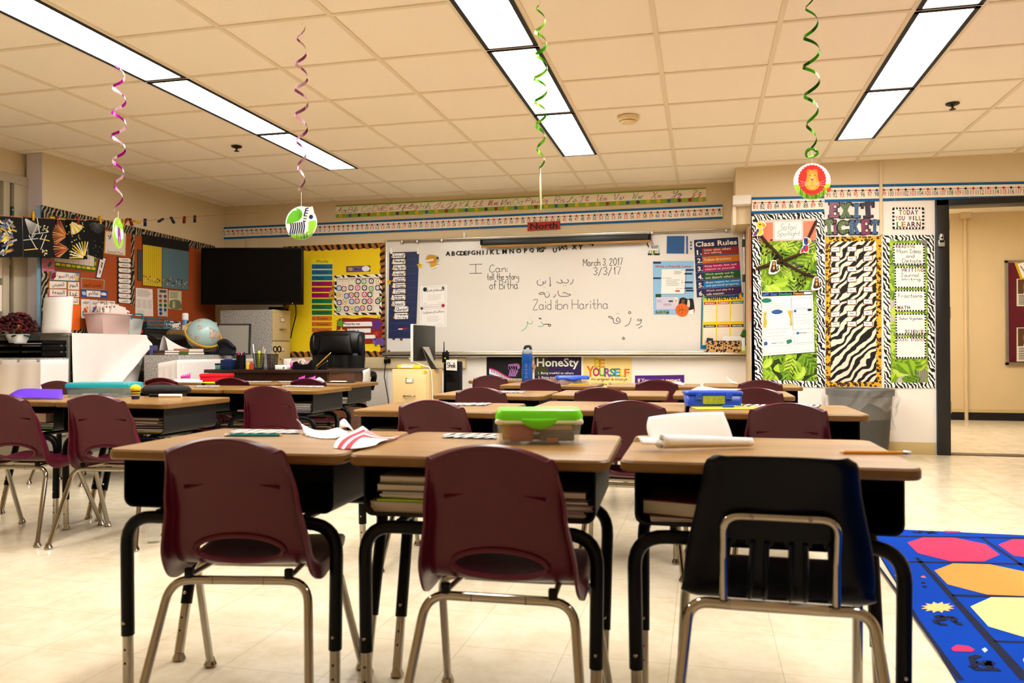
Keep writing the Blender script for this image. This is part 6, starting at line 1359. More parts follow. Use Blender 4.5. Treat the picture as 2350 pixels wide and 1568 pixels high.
def fdeco(s): s.rect(.05, .1, .95, .92, flat('#a8480f')); s.up()
lcard('weather_sign', 'orange Arabic sign in a grey frame on the orange board', 'sign', quad(Z1, (558, 775), (725, 790), (722, 862), (558, 855)), arab('طقس اليوم', .12, .45, .85, .85, INK, fdeco), flat('#948a78'))
def bdeco(s): s.rect(.2, .1, .72, .9, PAP); blob(s, [(.74, .3), (.9, .25), (.95, .6), (.76, .6)], PAP); blob(s, [(.03, .3), (.15, .25), (.18, .7), (.05, .7)], flat('#a8b4c4')); s.up()
lcard('weather_sign', 'blue Arabic weather sign with white clouds on the orange board', 'sign', quad(Z1, (557, 858), (745, 868), (742, 921), (562, 909)), arab('غائم', .27, .18, .66, .82, INK, bdeco), flat('#2c4a84'))
for w_, P_, lb in (('خريف', ((560, 925), (622, 927), (620, 1058), (562, 1060)), 'first and largest'), ('شتاء', ((624, 930), (676, 932), (672, 1050), (624, 1052)), 'second'), ('ربيع', ((680, 935), (735, 936), (735, 1010), (680, 1010)), 'third'), ('صيف', ((740, 936), (795, 939), (795, 1010), (740, 1010)), 'rightmost')):
    def sd(s, w_=w_):
        s.up(); z = s.z
        for k in range(9): s.z = z+.0003*k; s.disc(.2+.6*random.random(), .4+.5*random.random(), .014, flat(random.choice(['#c83a2c', '#3a6ab8', '#e0b81c', '#3a8a3c'])), 8)
        s.text(w_, .18, .06, .82, .27, INK)
    lcard('season_card', '%s Arabic season card in the row on the orange board' % lb, 'card', quad(Z1, *P_), sd, PAP, 'Arabic season cards')
lcard('orange_paper', 'bright orange paper sheet beside the white roll', 'paper', quad(Z1, (468, 964), (556, 967), (550, 1140), (478, 1140)), None, flat('#e8641c'))
def pstrip(s): s.rect(.12, .04, .88, .96, PAP); s.up(); s.stroke([(.4, .25), (.6, .3), (.5, .4), (.65, .5)], .012, INK); s.stroke([(.4, .62), (.6, .7), (.45, .78)], .012, INK)
lcard('name_strip', 'slanted white strip with a purple edge on the orange board', 'card', quad(C7, (1625, 850), (1745, 868), (1645, 1212), (1560, 1196)), pstrip, flat('#3a2450'), k=KX+.003)
def framed(s): s.rect(.04, .04, .96, .96, PAP); s.up(); s.text('لا', .12, .15, .3, .4, INK); s.text('Fatimeh Musa', .14, .84, .86, .94, INK)
lcard('framed_card', 'cream card with a yellow edge and a printed name under the bird tag', 'card', quad(C7, (1715, 418), (2062, 460), (2050, 842), (1700, 797)), framed, flat('#c8a04c'))
mons = ['كانون الثاني', 'شباط', 'أدار', 'نيسان', 'أيار', 'حزيران', 'تموز', 'أب', 'أيلول']; yy = (655, 690, 727, 765, 800, 835, 868, 903, 938)
for i, y in enumerate(yy):
    def md_(s): s.poly([(.12, .12), (.85, .06), (.95, .3), (.92, .75), (.82, .94), (.14, .9), (.08, .5)], PAP); s.up(); s.text(mons[i], .3, .28, .72, .76, INK) if ('ar', mons[i]) in _G else None
    lcard('month_card', 'Arabic month card, %s from the top of the brown column' % ('first second third fourth fifth sixth seventh eighth ninth'.split()[i]), 'card', quad(Z1, (808, y-22), (908, y-14), (912, y+20), (812, y+14)), md_, flat('#2c1812'), 'Arabic month cards')
def jobs(s):
    s.rect(.0, .0, 1, .19, flat('#17140f')); s.rect(.02, .02, .14, .14, flat('#5c7484'))
    for k in range(10): u = .01+k*.039; s.rect(u, .2, u+.034, .99, YE); 
    for k in range(14): u = .41+k*.042; s.rect(u, .2, u+.037, 1, flat('#5c7a84'))
    s.up()
    for k in range(24): u = .015+k*.0405; [s.disc(u+.012, .8+.14*random.random(), .009, flat(random.choice(['#17140f', '#c89a3c', '#8c3a2c', '#c8c4b0'])), 6) for _ in range(3)]
lcard('pocket_chart', 'pocket chart with yellow and blue grey strips beside the television', 'pocket chart', quad(Z1, (985, 475), (1308, 530), (1303, 862), (985, 832)), jobs, flat('#3a3a30'), k=KX+.004)
lcard('spiral_strip', 'narrow spiral bound strip left of the yellow and blue grey pocket chart', 'strip', quad(Z1, (950, 580), (978, 585), (975, 800), (950, 795)), lambda s: [s.rect(.15, .03+k*.06, .85, .055+k*.06, flat('#5a6a74')) for k in range(16)], flat('#1c2a3a'))
def sheet1(s): s.lines(.08, .05, .92, .3, 6, GREYL, .004); [s.lines(.06+k*.31, .4, .33+k*.31, .72, 8, GREYL, .003) for k in range(3)]; s.lines(.08, .78, .55, .96, 4, GREYL, .003)
lcard('text_sheet', 'white typed notice in columns below the pocket chart', 'paper', quad(Z1, (940, 846), (1055, 856), (1060, 1045), (935, 1040)), sheet1, PAP)
def shapes(s): s.rect(.2, .04, .85, .14, flat('#5a4a40')); [s.poly([(u+.16*cos(2*pi*k/8+pi/8)*1.0, v+.06*sin(2*pi*k/8+pi/8)*1.1) for k in range(8)], flat(c)) for (v, a, b_) in ((.27, '#8c4a5c', '#5c3a5c'), (.44, '#8c4a2c', '#8c3a2c'), (.60, '#2c5a34', '#1c4a34'), (.76, '#2c3a74', '#2c4a7a'), (.9, '#2c3a74', None)) for u, c in ((.28, a), (.74, b_)) if c]
lcard('colour_chart', 'narrow chart of coloured octagons below the pocket chart', 'chart', quad(Z1, (1088, 852), (1160, 856), (1160, 1046), (1092, 1042)), shapes, flat('#c0b8a0'))
def magz(s): s.lines(.08, .05, .8, .42, 5, flat('#6a6a4a'), .006); blob(s, [(.1, .55), (.5, .48), (.9, .55), (.95, .95), (.08, .95)], flat('#6a7050')); s.up(); blob(s, [(.3, .6), (.45, .55), (.5, .9), (.3, .92)], flat('#b0a878'))
lcard('magazine_page', 'pale magazine page with a photograph on the orange board', 'page', quad(Z1, (1168, 865), (1255, 870), (1255, 1000), (1165, 990)), magz, flat('#cfc8a0'))

# clothesline with scratch art
LA, LB = Vector((-5.17, 4.75, 0)), Vector((hY(597, 487, YF-.065).x, YF-.065, 0)); ldir = (LB-LA).normalized(); LN = Vector((ldir.y, -ldir.x, 0))
def hL(px, py, o=0.0):
    d = ray(px, py); k = (LA+LN*o).dot(LN)/d.dot(LN); d = d*k; return Vector((d.x, d.y, d.z+EYE))
pts = [hL(x, y) for x, y in ((-60, 486), (0, 495), (120, 502), (250, 506), (310, 508), (450, 497), (595, 487))]
b = MB(); b.tube([Vector(p) for p in catmull([tuple(p) for p in pts], 4)], .0022, flat('#c86a2c'), 6); tag(b.build('clothesline'), 'thin orange clothesline strung across the left wall', 'line')
def pin(x, y, c, label, rot=0, ln=.07):
    p = hL(x, y); b = MB(); R = Matrix.Rotation(rot, 3, LN); u = ldir
    for sg in (-1, 1):
        o = LN*(.006*sg)
        for z0, z1, w in ((-.6, .4, .009),):
            a, c_ = R @ (Vector((0, 0, z0*ln)) ) , R @ Vector((0, 0, z1*ln)); ux = R @ (u*w)
            vs = [p+o+a-ux, p+o+a+ux, p+o+c_+ux, p+o+c_-ux]; vs2 = [v+LN*.004*sg for v in vs]; b.add(vs+vs2, [(0,1,2,3),(4,7,6,5),(0,4,5,1),(1,5,6,2),(2,6,7,3),(3,7,4,0)], c)
    b.tube([p-LN*.011-u*.002, p+LN*.011-u*.002], .004, M_STEEL, 6); tag(b.build('clothespin'), label, 'clothespin', 'clothespins on the line')
PY, PR, PG, PB = flat('#c8a018'), flat('#7a2018'), flat('#1c3a24'), flat('#1c2438')
def art(q, label, draw):
    P_ = [hL(x, y, .0) for x, y in q]; s = Sheet(P_, LN, base=M_BLACKP, thick=.001); s.up(); draw(s); tag(s.build('scratch_artwork'), label, 'artwork', 'black scratch artworks on the clothesline')
def streaks(s, c, n, u0, v0, L, a0, a1, w=.008):
    z = s.z
    for k in range(n): s.z = z+.00015*k; a = a0+(a1-a0)*k/max(1, n-1); cl = lambda q: min(.97, max(.03, q)); s.stroke([(u0+.05*cos(a), v0+.05*sin(a)), (cl(u0+L*cos(a)), cl(v0+L*.6*sin(a)))], w*.7, flat(c[k % len(c)]))
    s.z = z+.0003
Wc, Yc, Oc = ['#d8d4c8', '#c8c4b8', '#a8b0b8'], ['#e0c01c', '#e8d8a0', '#d0cfc0', '#c8a02c'], ['#b87a3c', '#c88c4c', '#8c4a24', '#a85a2c']
def art0(s):
    z = s.z
    for k in range(130): s.z = z+.0001*k; u, v = random.uniform(.0, .72), random.uniform(.02, .98); a = random.uniform(.3, 1.2)*(1 if v < .5 else -1); s.stroke([(u, v), (u+.14*cos(a), v+.12*sin(a))], .014, flat(random.choice(['#7a8094', '#4a5a84', '#c8a01c', '#8c7a5c', '#e0d040', '#b0b0b0', '#6a4a30', '#d8d0c8'])))
art([(-42, 493), (50, 500), (52, 590), (-40, 592)], 'scratch art paper covered in grey and yellow strokes, leftmost on the line', art0)
def art1(s):
    streaks(s, Wc, 14, .05, .02, .7, .5, 1.3, .004)
    for (x0, y0, x1, y1) in ((.5, 0, .6, .4), (.55, .12, .3, .5), (.0, .58, .55, .52), (.3, .42, .9, .35), (.2, .45, .5, .8), (.85, .42, .65, .8), (.6, .52, .98, .57), (.02, .82, .55, .78), (.45, .4, .3, .55), (.72, .4, .62, .55)): s.stroke([(x0, y0), (x1, y1)], .007, flat(random.choice(Wc+['#e0c01c', '#c0d0c8'])))
    for k in range(22): s.disc(.72+.2*random.random(), (.18 if k % 2 else .78)+.18*random.random(), .006, flat('#e8dc90'), 6)
art([(52, 497), (116, 503), (113, 591), (54, 591)], 'scratch art paper with crossing white lines, second on the line', art1)
art([(113, 502), (160, 506), (156, 595), (113, 591)], 'scratch art paper with an orange fan of strokes, third on the line', lambda s: (streaks(s, Oc, 12, .85, .40, .7, 2.5, 4.2, .014), streaks(s, Oc+['#8c2c24'], 9, .95, .72, .75, 2.2, 3.5, .013)))
art([(150, 503), (205, 508), (200, 596), (152, 594)], 'scratch art paper with two yellow fans and dots, fourth on the line', lambda s: (streaks(s, Yc, 12, .2, .05, .55, .3, 1.5, .014), streaks(s, Yc, 10, .85, .95, .7, 3.1, 4.9, .014), [s.disc(random.random(), random.random(), .005, flat('#e0d468'), 6) for _ in range(40)]))
art([(202, 503), (242, 510), (236, 597), (202, 585)], 'scratch art paper with a faint grey fan, rightmost on the line', lambda s: (streaks(s, ['#4a4c4a', '#5a5c58', '#3a3c3c'], 18, .5, .04, .5, .2, 2.9, .006), [s.disc(random.random(), .5+.5*random.random(), .004, flat('#6a6a50'), 6) for _ in range(16)]))
for x, y, c, r_, lb in ((28, 482, PG, 0, 'dark green clothespin on the grey and yellow artwork'), (75, 494, PY, 0, 'yellow clothespin on the white lined artwork'), (131, 504, PR, 0, 'red clothespin on the orange fan artwork'), (178, 504, PR, 0, 'red clothespin on the two fans artwork'), (229, 503, PY, .1, 'yellow clothespin on the rightmost artwork'),
      (282, 510, PY, -.1, 'yellow clothespin just right of the bird tag'), (289, 507, PR, -.7, 'red clothespin tilted left, right of the bird tag'), (300, 508, PR, .4, 'red clothespin tilted right, right of the bird tag'), (313, 508.5, PY, 1.45, 'yellow clothespin lying flat along the line'), (333, 509, PB, 0, 'dark blue clothespin over the zebra strip'), (370, 505, PB, -1.0, 'dark blue clothespin tilted left above the black chart header'), (395, 504, PB, .7, 'small dark clothespin tilted right, middle of the right stretch'), (423, 503, PR, -.1, 'dark red clothespin near the right end of the line'), (447, 501, PB, 0, 'dark blue clothespin nearest the right end of the line')): pin(x, y, c, lb, r_)

# ================================================================== furniture on the left
zA = 1.03; XA = -4.97
t = thing('bookcase', 'grey bookcase along the left wall under the orange board', 'bookcase', (XA-.14, 6.3, 0)); M_GREYC = mat('grey_cabinet', '#8a8478', .5)
b = MB(); b.box((-.13, -.88, 0), (.14, -.855, zA-.02), M_GREYC); b.box((-.13, .9, 0), (.14, .925, zA-.02), M_GREYC); b.box((-.13, -.855, 0), (-.115, .9, zA-.02), M_GREYC); b.build('carcass', t)
b = MB(); b.box((-.14, -.89, zA-.02), (.15, .93, zA), M_GREYC, .003); b.build('top_panel', t)
b = MB(); b.box((-.115, -.855, .35), (.13, .9, .368), M_GREYC); b.build('shelf', t); b = MB(); b.box((-.115, -.855, .70), (.13, .9, .718), M_GREYC); b.build('shelf', t)
q = hX(144, 797, XA); b = MB(); p_ = hY(144, 797, 5.42); b.box((p_.x-.018, 5.412, p_.z-.05), (p_.x+.018, 5.4175, p_.z+.05), M_WHITE); tag(b.build('paper_tag'), 'small white paper tag taped to the grey bookcase end', 'tag')
# cloth draped over its front
def drape(u, v):
    y = 5.425 + u*.90; a = v
    top = min(1, a/.06); x = XA+.030 + .005*sin(u*26+2*a)*a*(1-a) + .035*a*sin(u*9+1)*a
    fold = math.exp(-((u-.2-1.0*(1-a))/.07)**2)*.06 + math.exp(-((u-.45-.5*(1-a)*a)/.05)**2)*.022*a
    x += fold
    if a < .06: return Vector((XA-.20+(.222*top), y, zA+.004-(0 if top < 1 else 0)))
    low = .40; z = zA+.004-(a-.06)/.94*(zA-low)
    y2 = y - .17*a*u*u; x += .05*min(1, a*3)*math.exp(-((u*.8+a*.75-.95)/.09)**2)*.7
    return Vector((x, y2, z))
b = MB(); b.grid(drape, 110, 80, M_CLOTH); o = b.build('cloth', solid=.003, sub=1); o.cycles.shadow_terminator_geometry_offset = .3; tag(o, 'white cloth draped over the front of the grey bookcase', 'cloth')
b = MB(); c = hX(131, 766, XA-.13)
b.grid(lambda u, v: Vector((c.x+.115*cos(-2.6+2.9*u)+.008*v, c.y+.10*sin(-2.6+2.9*u)+.012*v, zA+.002+.30*(v if True else 0)-.02*v*(1-u))), 20, 6, M_WHITE); tag(b.build('paper_roll', solid=.003), 'white curled paper sheet standing on the left end of the bookcase', 'paper')
# storage bins on it
def hAt(px, dx=0.0): p = hX(px, 766, XA-.12+dx); return Vector((p.x, p.y, zA+.002))
M_PINK = mat('clear_pink_plastic', '#e4c4bc', .3, alpha=.55); 
def bin_(px, w, h, m, label, name='storage_bin', tp=.85):
    c = hAt(px); t = thing(name, label, 'bin', c); b = MB(); W_, D_ = w/2, .09
    b.add([(-D_*tp, -W_*tp, 0), (D_*tp, -W_*tp, 0), (D_*tp, W_*tp, 0), (-D_*tp, W_*tp, 0), (-D_, -W_, h), (D_, -W_, h), (D_, W_, h), (-D_, W_, h)], [(0, 3, 2, 1), (0, 1, 5, 4), (1, 2, 6, 5), (2, 3, 7, 6), (3, 0, 4, 7)], m); b.build('tub', t, solid=.003); return t
t = bin_(249, .36, .18, M_PINK, 'translucent pink plastic bin full of papers on the bookcase'); b = MB()
b.tube([(-.095, -.185, .18), (.095, -.185, .18), (.095, .185, .18), (-.095, .185, .18), (-.095, -.185, .18)], .007, flat('#e0bcb4'), 6); b.build('rim', t)
c0 = hAt(252)
for i in range(7):
    b = MB(); a = random.uniform(-.3, .3); R = Matrix.Rotation(a, 3, 'X') @ Matrix.Rotation(random.uniform(-.12, .12), 3, 'Y'); o_ = c0+Vector((-.06+i*.02, random.uniform(-.03, .03), .02)); b.box((-.002, -.11, 0), (.002, .11, .22+.03*random.random()), flat(random.choice(['#e8d4ce', '#dcc4bc', '#efe6e0']))); b.v = [R @ p + o_ for p in b.v]
    for k in range(2): b.ball(R @ Vector((.004, -.09+.18*k, .21))+o_, .008, flat('#b02c2c'), 8)
    tag(b.build('paper_folder'), 'plastic folder of papers standing in the pink bin, %s' % ['against the wall', 'second from the wall', 'third from the wall', 'fourth from the wall', 'third from the front', 'second from the front', 'at the front'][i], 'folder', 'folders in the pink bin')
t = bin_(294, .18, .15, mat('clear_bin', '#dce0d8', .3, alpha=.5), 'clear plastic caddy with a teal handle beside the pink bin', 'caddy', .8); b = MB(); b.tube(fillet([(.09, -.07, .14), (.10, -.07, .19), (.10, .07, .19), (.09, .07, .14)], .02), .006, flat('#1c6a84'), 8); b.build('handle', t)
c = hAt(317); b = MB(); b.box((c.x-.05, c.y-.06, c.z), (c.x+.05, c.y+.06, c.z+.125), flat('#17130f'), .004); b.box((c.x+.0505, c.y-.04, c.z+.02), (c.x+.0512, c.y+.0, c.z+.05), flat('#b02c1c')); tag(b.build('black_box'), 'black carton with a red mark between the caddy and the blue basket', 'box')
c = hAt(345); b = MB(); b.box((c.x-.08, c.y-.15, c.z), (c.x+.06, c.y+.15, c.z+.065), flat('#1f1a14'), .004); tag(b.build('storage_box'), 'low black box carrying the blue wire basket', 'box')
b = MB(); m = flat('#2c6478'); z0, z1 = c.z+.067, c.z+.16
for k in range(4): z = z0+(z1-z0)*k/3; b.tube([(c.x-.07, c.y-.14, z), (c.x+.07, c.y-.14, z), (c.x+.07, c.y+.22, z), (c.x-.07, c.y+.22, z), (c.x-.07, c.y-.14, z)], .004, m, 5)
for k in range(13): y = c.y-.14+k*.03; b.tube([(c.x+.07, y, z0), (c.x+.07, y, z1)], .0028, m, 5); b.tube([(c.x-.07, y, z0), (c.x-.07, y, z1)], .0028, m, 5)
for k in range(5): x = c.x-.07+k*.035; b.tube([(x, c.y-.14, z0), (x, c.y-.14, z1)], .0028, m, 5)
b.box((c.x-.07, c.y-.14, z0-.002), (c.x+.07, c.y+.22, z0+.002), m); tag(b.build('wire_basket'), 'teal wire basket on top of the low black box', 'basket')
c2 = hAt(398); b = MB(); b.box((c2.x-.06, c2.y-.16, c2.z), (c2.x+.08, c2.y+.16, c2.z+.06), flat('#7a6038'), .003); tag(b.build('brown_carton'), 'brown cardboard carton on the bookcase behind the globe', 'box')
b = MB(); b.box((-.03, -.1, 0), (.03, .1, .085), zebra('zebra_pouch', 20, 8), .012); b.v = [p+Vector((c2.x+.03, c2.y-.06, c2.z+.062)) for p in b.v]; b.box((c2.x+.061, c2.y-.13, c2.z+.09), (c2.x+.063, c2.y+.0, c2.z+.12), PAP); tag(b.build('zebra_pouch'), 'zebra print pouch lying on the brown carton', 'pouch')
p = hX(425, 766, XA-.05); c = Vector((p.x, p.y, zA+.002)); t = thing('spray_can', 'tall white and blue spray can behind the globe', 'spray can', c); b = MB(); b.lathe([(.001, 0), (.034, 0), (.034, .15), (.03, .165)], mat('can_blue', '#5a86a8', .3), 20); b.lathe([(.0345, .03), (.0345, .11)], PAP, 20); b.build('can', t); MB().lathe([(.031, .165), (.031, .22), (.026, .232), (.001, .232)], M_WHITE, 20).build('cap', t)
b = MB(); b.add([(c.x+.035, c.y-.02, c.z+.12), (c.x+.035, c.y+.02, c.z+.12), (c.x+.035, c.y+.02, c.z+.15), (c.x+.035, c.y-.02, c.z+.15)], [(0, 1, 2, 3)], NAVYI); b.v = [p - c for p in b.v]; b.build('label', t)
p = hX(466, 745, XA-.12); b = MB(); b.box((p.x-.07, p.y-.14, zA+.002), (p.x+.09, p.y+.10, zA+.12), flat('#3a342c'), .004); b.box((p.x-.07, p.y-.15, zA+.12), (p.x+.095, p.y+.11, zA+.16), PAP, .004); tag(b.build('lidded_box'), 'dark box with a white lid behind the globe', 'box')
p = hX(365, 768, XA+.02); b = MB()
# dark folders hanging over the bookcase edge
b.grid(lambda u, v: Vector((XA-.02+.14*v, p.y-.15+.5*u, zA+.012-.05*v*v+.004*sin(9*u))), 10, 6, flat('#2a2726')); tag(b.build('dark_folder', solid=.006), 'dark folder sticking out over the edge of the grey bookcase', 'folder')
# low speckled cabinet with cloth
t = thing('low_cabinet', 'low cabinet covered in speckled paper carrying the globe', 'cabinet', (-4.63, 6.7, 0)); zL = .85
b = MB(); b.box((-.17, -.6, 0), (.17, .6, zL), M_GRAN, .004); b.build('carcass', t)
b = MB()
def clf(u, v): z = zL-.04-v*.5; return Vector((.177+.006*sin(u*30)*v+.01*v*sin(u*11), -.62+1.24*u, z))
b.grid(clf, 50, 16, M_CLOTH); b.grid(lambda u, v: Vector((-.02+.20*u, -.612-.006*sin(u*20)*v, zL-.07+.03*u-v*.45)), 20, 10, M_CLOTH); o = b.build('cabinet_cloth', None, solid=.003); tag(o, 'white cloth hung over the low speckled cabinet', 'cloth')
o.location = o.location + Vector((-4.63, 6.7, 0))
def hLt(px, x): p = hX(px, 815, x); return Vector((p.x, p.y, zL+.002))
# globe
c = hLt(466, -4.62); R_ = .155; gc = Vector((0, 0, .19))
def globe_col(nt, v):
    n = nt.nodes.new('ShaderNodeTexNoise'); n.inputs['Scale'].default_value = 9; n.inputs['Detail'].default_value = 7; n.inputs['Roughness'].default_value = .62; nt.links.new(v, n.inputs['Vector'])
    return ramp(nt, n.outputs['Fac'], [(.0, '#8fb0b0'), (.54, '#a4c0bc'), (.56, '#6a7a84'), (.58, '#c8a48c'), (.68, '#d8b090'), (.74, '#7a86a0')])
t = thing('globe', 'pale blue desk globe on a yellow ring, tilted, on the speckled cabinet', 'globe', c)
b = MB(); b.ball((0, 0, 0), R_, ramp_mat('globe_map', globe_col, .25, .5), 40); o = b.build('sphere', t, gc); o.rotation_euler = (.3, .35, .9)
ax = Vector((.62, -.35, .7)).normalized(); e1 = ax.cross(Vector((0, 0, 1))).normalized(); e2 = ax.cross(e1); 
b = MB(); M_RING = mat('ring_yellow', '#c8982c', .35)
vs = []; N_ = 48
for k in range(N_+1):
    a = 2*pi*k/N_; d_ = e1*cos(a)+e2*sin(a); vs += [gc+d_*(R_+.006)+ax*.008, gc+d_*(R_+.022)+ax*.008, gc+d_*(R_+.022)-ax*.008, gc+d_*(R_+.006)-ax*.008]
for k in range(N_): b.add([vs[4*k+i] for i in range(4)]+[vs[4*k+4+i] for i in range(4)], [(0, 1, 5, 4), (1, 2, 6, 5), (2, 3, 7, 6), (3, 0, 4, 7)], M_RING, True)
b.build('ring', t); MB().lathe([(.001, 0), (.085, 0), (.085, .012), (.02, .02), (.012, .03), (.001, .03)], M_BLACKP, 24).build('stand', t)
# things beside the globe
c = hLt(352, -4.76); b = MB(); b.box((c.x, c.y-.05, c.z), (c.x+.004, c.y+.05, c.z+.085), flat('#4a4a78')); tag(b.build('purple_book'), 'small purple book standing at the left of the speckled cabinet', 'book')
for i, (px, x, w, h, col, lb) in enumerate(((378, -4.72, .22, .02, '#5a4438', 'brown open book at the bottom of the pile left of the globe'), (380, -4.72, .24, .02, '#3c302c', 'dark book on top of the left pile by the globe'), (433, -4.62, .24, .024, '#4c6a2c', 'green book under the globe side pile'), (433, -4.62, .22, .03, '#b07a5c', 'salmon book on the pile beside the globe'))):
    c = hLt(px, x); z = c.z + (0, .021, 0, .025)[i]; b = MB(); b.box((-.08, -w/2, 0), (.08, w/2, h), flat(col), .003); b.box((-.078, -w/2+.004, .003), (.0815, w/2-.004, h-.003), PAP); b.v = [p+Vector((c.x, c.y, z)) for p in b.v]; tag(b.build('book'), lb, 'book', 'books beside the globe')
c = hLt(486, -4.56); b = MB(); b.box((c.x-.05, c.y-.07, c.z), (c.x+.05, c.y+.07, c.z+.03), flat('#1c1a1e'), .004); tag(b.build('small_tray'), 'small black tray in front of the globe', 'tray')
c = hLt(525, -4.56); b = MB()
for k in range(9): b.ball((c.x+random.uniform(-.03, .03), c.y+random.uniform(-.08, .08), c.z+.012+.01*random.random()), .014, flat(random.choice(['#c8a02c', '#3a5a9c', '#d8d0c8', '#b04a3c', '#4a3a5a'])), 6)
tag(b.build('trinket_heap'), 'small heap of coloured trinkets right of the globe', 'trinkets')
p = hD(535, 815, 7.75); t = thing('display_board', 'grey panel in a black frame leaning behind the globe', 'panel', (p.x, p.y, zL+.002), YAW); b = MB(); b.box((-.15, 0, 0), (.15, .02, .29), flat('#8e887c')); b.build('panel', t); b = MB()
for lo, hi in (((-.16, -.006, 0), (-.148, .024, .3)), ((.148, -.006, 0), (.16, .024, .3)), ((-.16, -.006, .288), (.16, .024, .3)), ((-.16, -.006, 0), (.16, .024, .012))): b.box(lo, hi, flat('#2a2826'))
b.build('frame', t); t.rotation_euler.x = -.08
p = hD(513, 800, 7.55); b = MB(); b.grid(lambda u, v: Vector((p.x-.07+.16*u, p.y+.04*sin(3*v)+.02*u, zL+.003+.14*v*(.65+.35*sin(pi*u+.4)))), 10, 8, flat('#14161e')); tag(b.build('dark_bag', solid=.03), 'dark fabric bag between the globe and the grey panel', 'bag')
c = hLt(400, -4.74); b = MB(); b.grid(lambda u, v: Vector((c.x+.10*v-.05, c.y-.15+.5*u, c.z+.02+.13*(1-u)**2*(sin(pi*v))+.025*sin(pi*v))), 18, 10, M_CLOTH); tag(b.build('cloth_bundle'), 'crumpled white cloth bundle behind the books on the speckled cabinet', 'cloth')
# tall filing cabinet under the television
t = thing('filing_cabinet', 'tall tan filing cabinet with a speckled side under the television', 'filing cabinet', (-4.70, 7.745, 0)); zC = 1.32
b = MB(); b.box((-.31, -.185, 0), (.30, .185, zC), M_GRAN, .004); b.build('carcass', t)
for k in range(4):
    z0 = .05+k*.315; b = MB(); b.box((.30, -.178, z0), (.315, .178, z0+.305), M_TAN, .005); dr = b.build('drawer', t)
    b = MB(); b.tube(fillet([(.315, -.05, z0+.12), (.345, -.045, z0+.12), (.345, .045, z0+.12), (.315, .05, z0+.12)], .015), .007, M_CHROME, 8); b.build('handle', dr)
    b = MB(); b.box((.315, -.045, z0+.2), (.319, .045, z0+.25), M_STEEL, .002); b.box((.319, -.036, z0+.207), (.3195, .036, z0+.243), PAP); b.build('label_holder', dr)
MB().box((.298, -.186, zC-.03), (.317, .186, zC+.002), M_TAN, .003).build('top_rail', t)
p = hD(640, 708, 8.55); b = MB(); b.box((p.x-.09, p.y-.06, zC+.003), (p.x+.06, p.y+.06, zC+.035), M_BLACKP, .004); tag(b.build('media_box'), 'flat black box on top of the tan filing cabinet', 'box')
# low shelf under the window with trays and flowers
t = thing('low_shelf', 'low white covered shelf at the left picture edge', 'shelf', (-5.10, 5.265, 0)); b = MB(); b.box((-.345, -.145, 0), (.15, .13, .80), M_GREYC); b.build('carcass', t); MB().box((-.36, -.155, .80), (.16, .135, .835), M_GRAN, .004).build('top_panel', t)
b = MB(); b.grid(lambda u, v: Vector((min(-4.934, -5.46+.90*u)+.004*sin(u*23)*v, 5.108+max(0, u*.90-.526)*.74-.005*sin(u*17)*v-.004*sin(u*31+2*v), .822-v*.6)), 60, 14, M_CLOTH); tag(b.build('shelf_cloth', solid=.003), 'white cloth hanging over the front of the low shelf at the left edge', 'cloth')
t = thing('letter_tray', 'black stacked letter trays on the low white shelf', 'tray', (-5.16, 5.27, .838)); 
for k in range(3):
    z = k*.05; b = MB(); b.box((-.24, -.12, z), (.20, .12, z+.006), M_BLACKP); b.box((-.24, .112, z), (.20, .12, z+.035), M_BLACKP); b.box((-.24, -.12, z), (-.234, .12, z+.035), M_BLACKP); b.box((.194, -.12, z), (.2, .12, z+.035), M_BLACKP); b.build('tray', t)
b = MB()
for x in (-.23, .19): b.box((x, -.11, 0), (x+.008, -.10, .13), M_BLACKP); b.box((x, .10, 0), (x+.008, .11, .13), M_BLACKP)
b.build('post', t); b = MB(); b.box((-5.24, 5.17, .838+.108), (-5.0, 5.37, .838+.112), M_WHITE); tag(b.build('paper_stack'), 'white papers lying on the top black letter tray', 'paper')
c = Vector((-5.31, 5.27, .838+.114)); t = thing('flower_pot', 'dark red flowers in a white pot by the window', 'plant', c); MB().lathe([(.001, 0), (.06, 0), (.085, .06), (.085, .07), (.075, .066), (.001, .05)], M_WHITE, 24).build('pot', t)
b = MB()
for k in range(420): a, e_ = random.random()*6.28, random.random()*1.5; r_ = .08+.06*random.random()**.5; b.ball((r_*cos(a)*cos(e_)*1.15, r_*sin(a)*cos(e_)*1.1, .11+r_*sin(e_)*1.15-.03), .0135, flat(random.choice(['#4a0c14', '#5c1018', '#380810', '#6a1a1c', '#2c2a14'])), 6, (1, 1, .7))
for k in range(5): b.ball((.09+.02*random.random(), -.09, .12+.02*random.random()), .012, flat('#c8802c'), 6)
b.build('blossoms', t, sub=0); b = MB()
for k in range(14): a = random.random()*6.28; p0 = Vector((.07*cos(a), .07*sin(a), .07)); p1 = p0+Vector((.08*cos(a), .08*sin(a), -.03)); s_ = Vector((-sin(a), cos(a), 0))*.02; b.add([p0, (p0+p1)/2+s_, p1, (p0+p1)/2-s_], [(0, 1, 2, 3)], flat('#2c4a34'))
b.build('leaves', t)
s = Sheet([hX(0, 590, XL-.155)+Vector((0, -.25, 0)), hX(20, 590, XL-.155), hX(20, 640, XL-.155), hX(0, 640, XL-.155)+Vector((0, -.25, 0))], (1, 0, 0), base=PAP); tag(s.build('window_paper'), 'white paper taped on the dark window, upper of two', 'paper', 'papers on the window')
s = Sheet([hX(0, 655, XL-.155)+Vector((0, -.25, 0)), hX(7, 655, XL-.155), hX(7, 715, XL-.155), hX(0, 715, XL-.155)+Vector((0, -.25, 0))], (1, 0, 0), base=PAP); tag(s.build('window_paper'), 'white paper taped on the dark window, lower of two', 'paper', 'papers on the window')

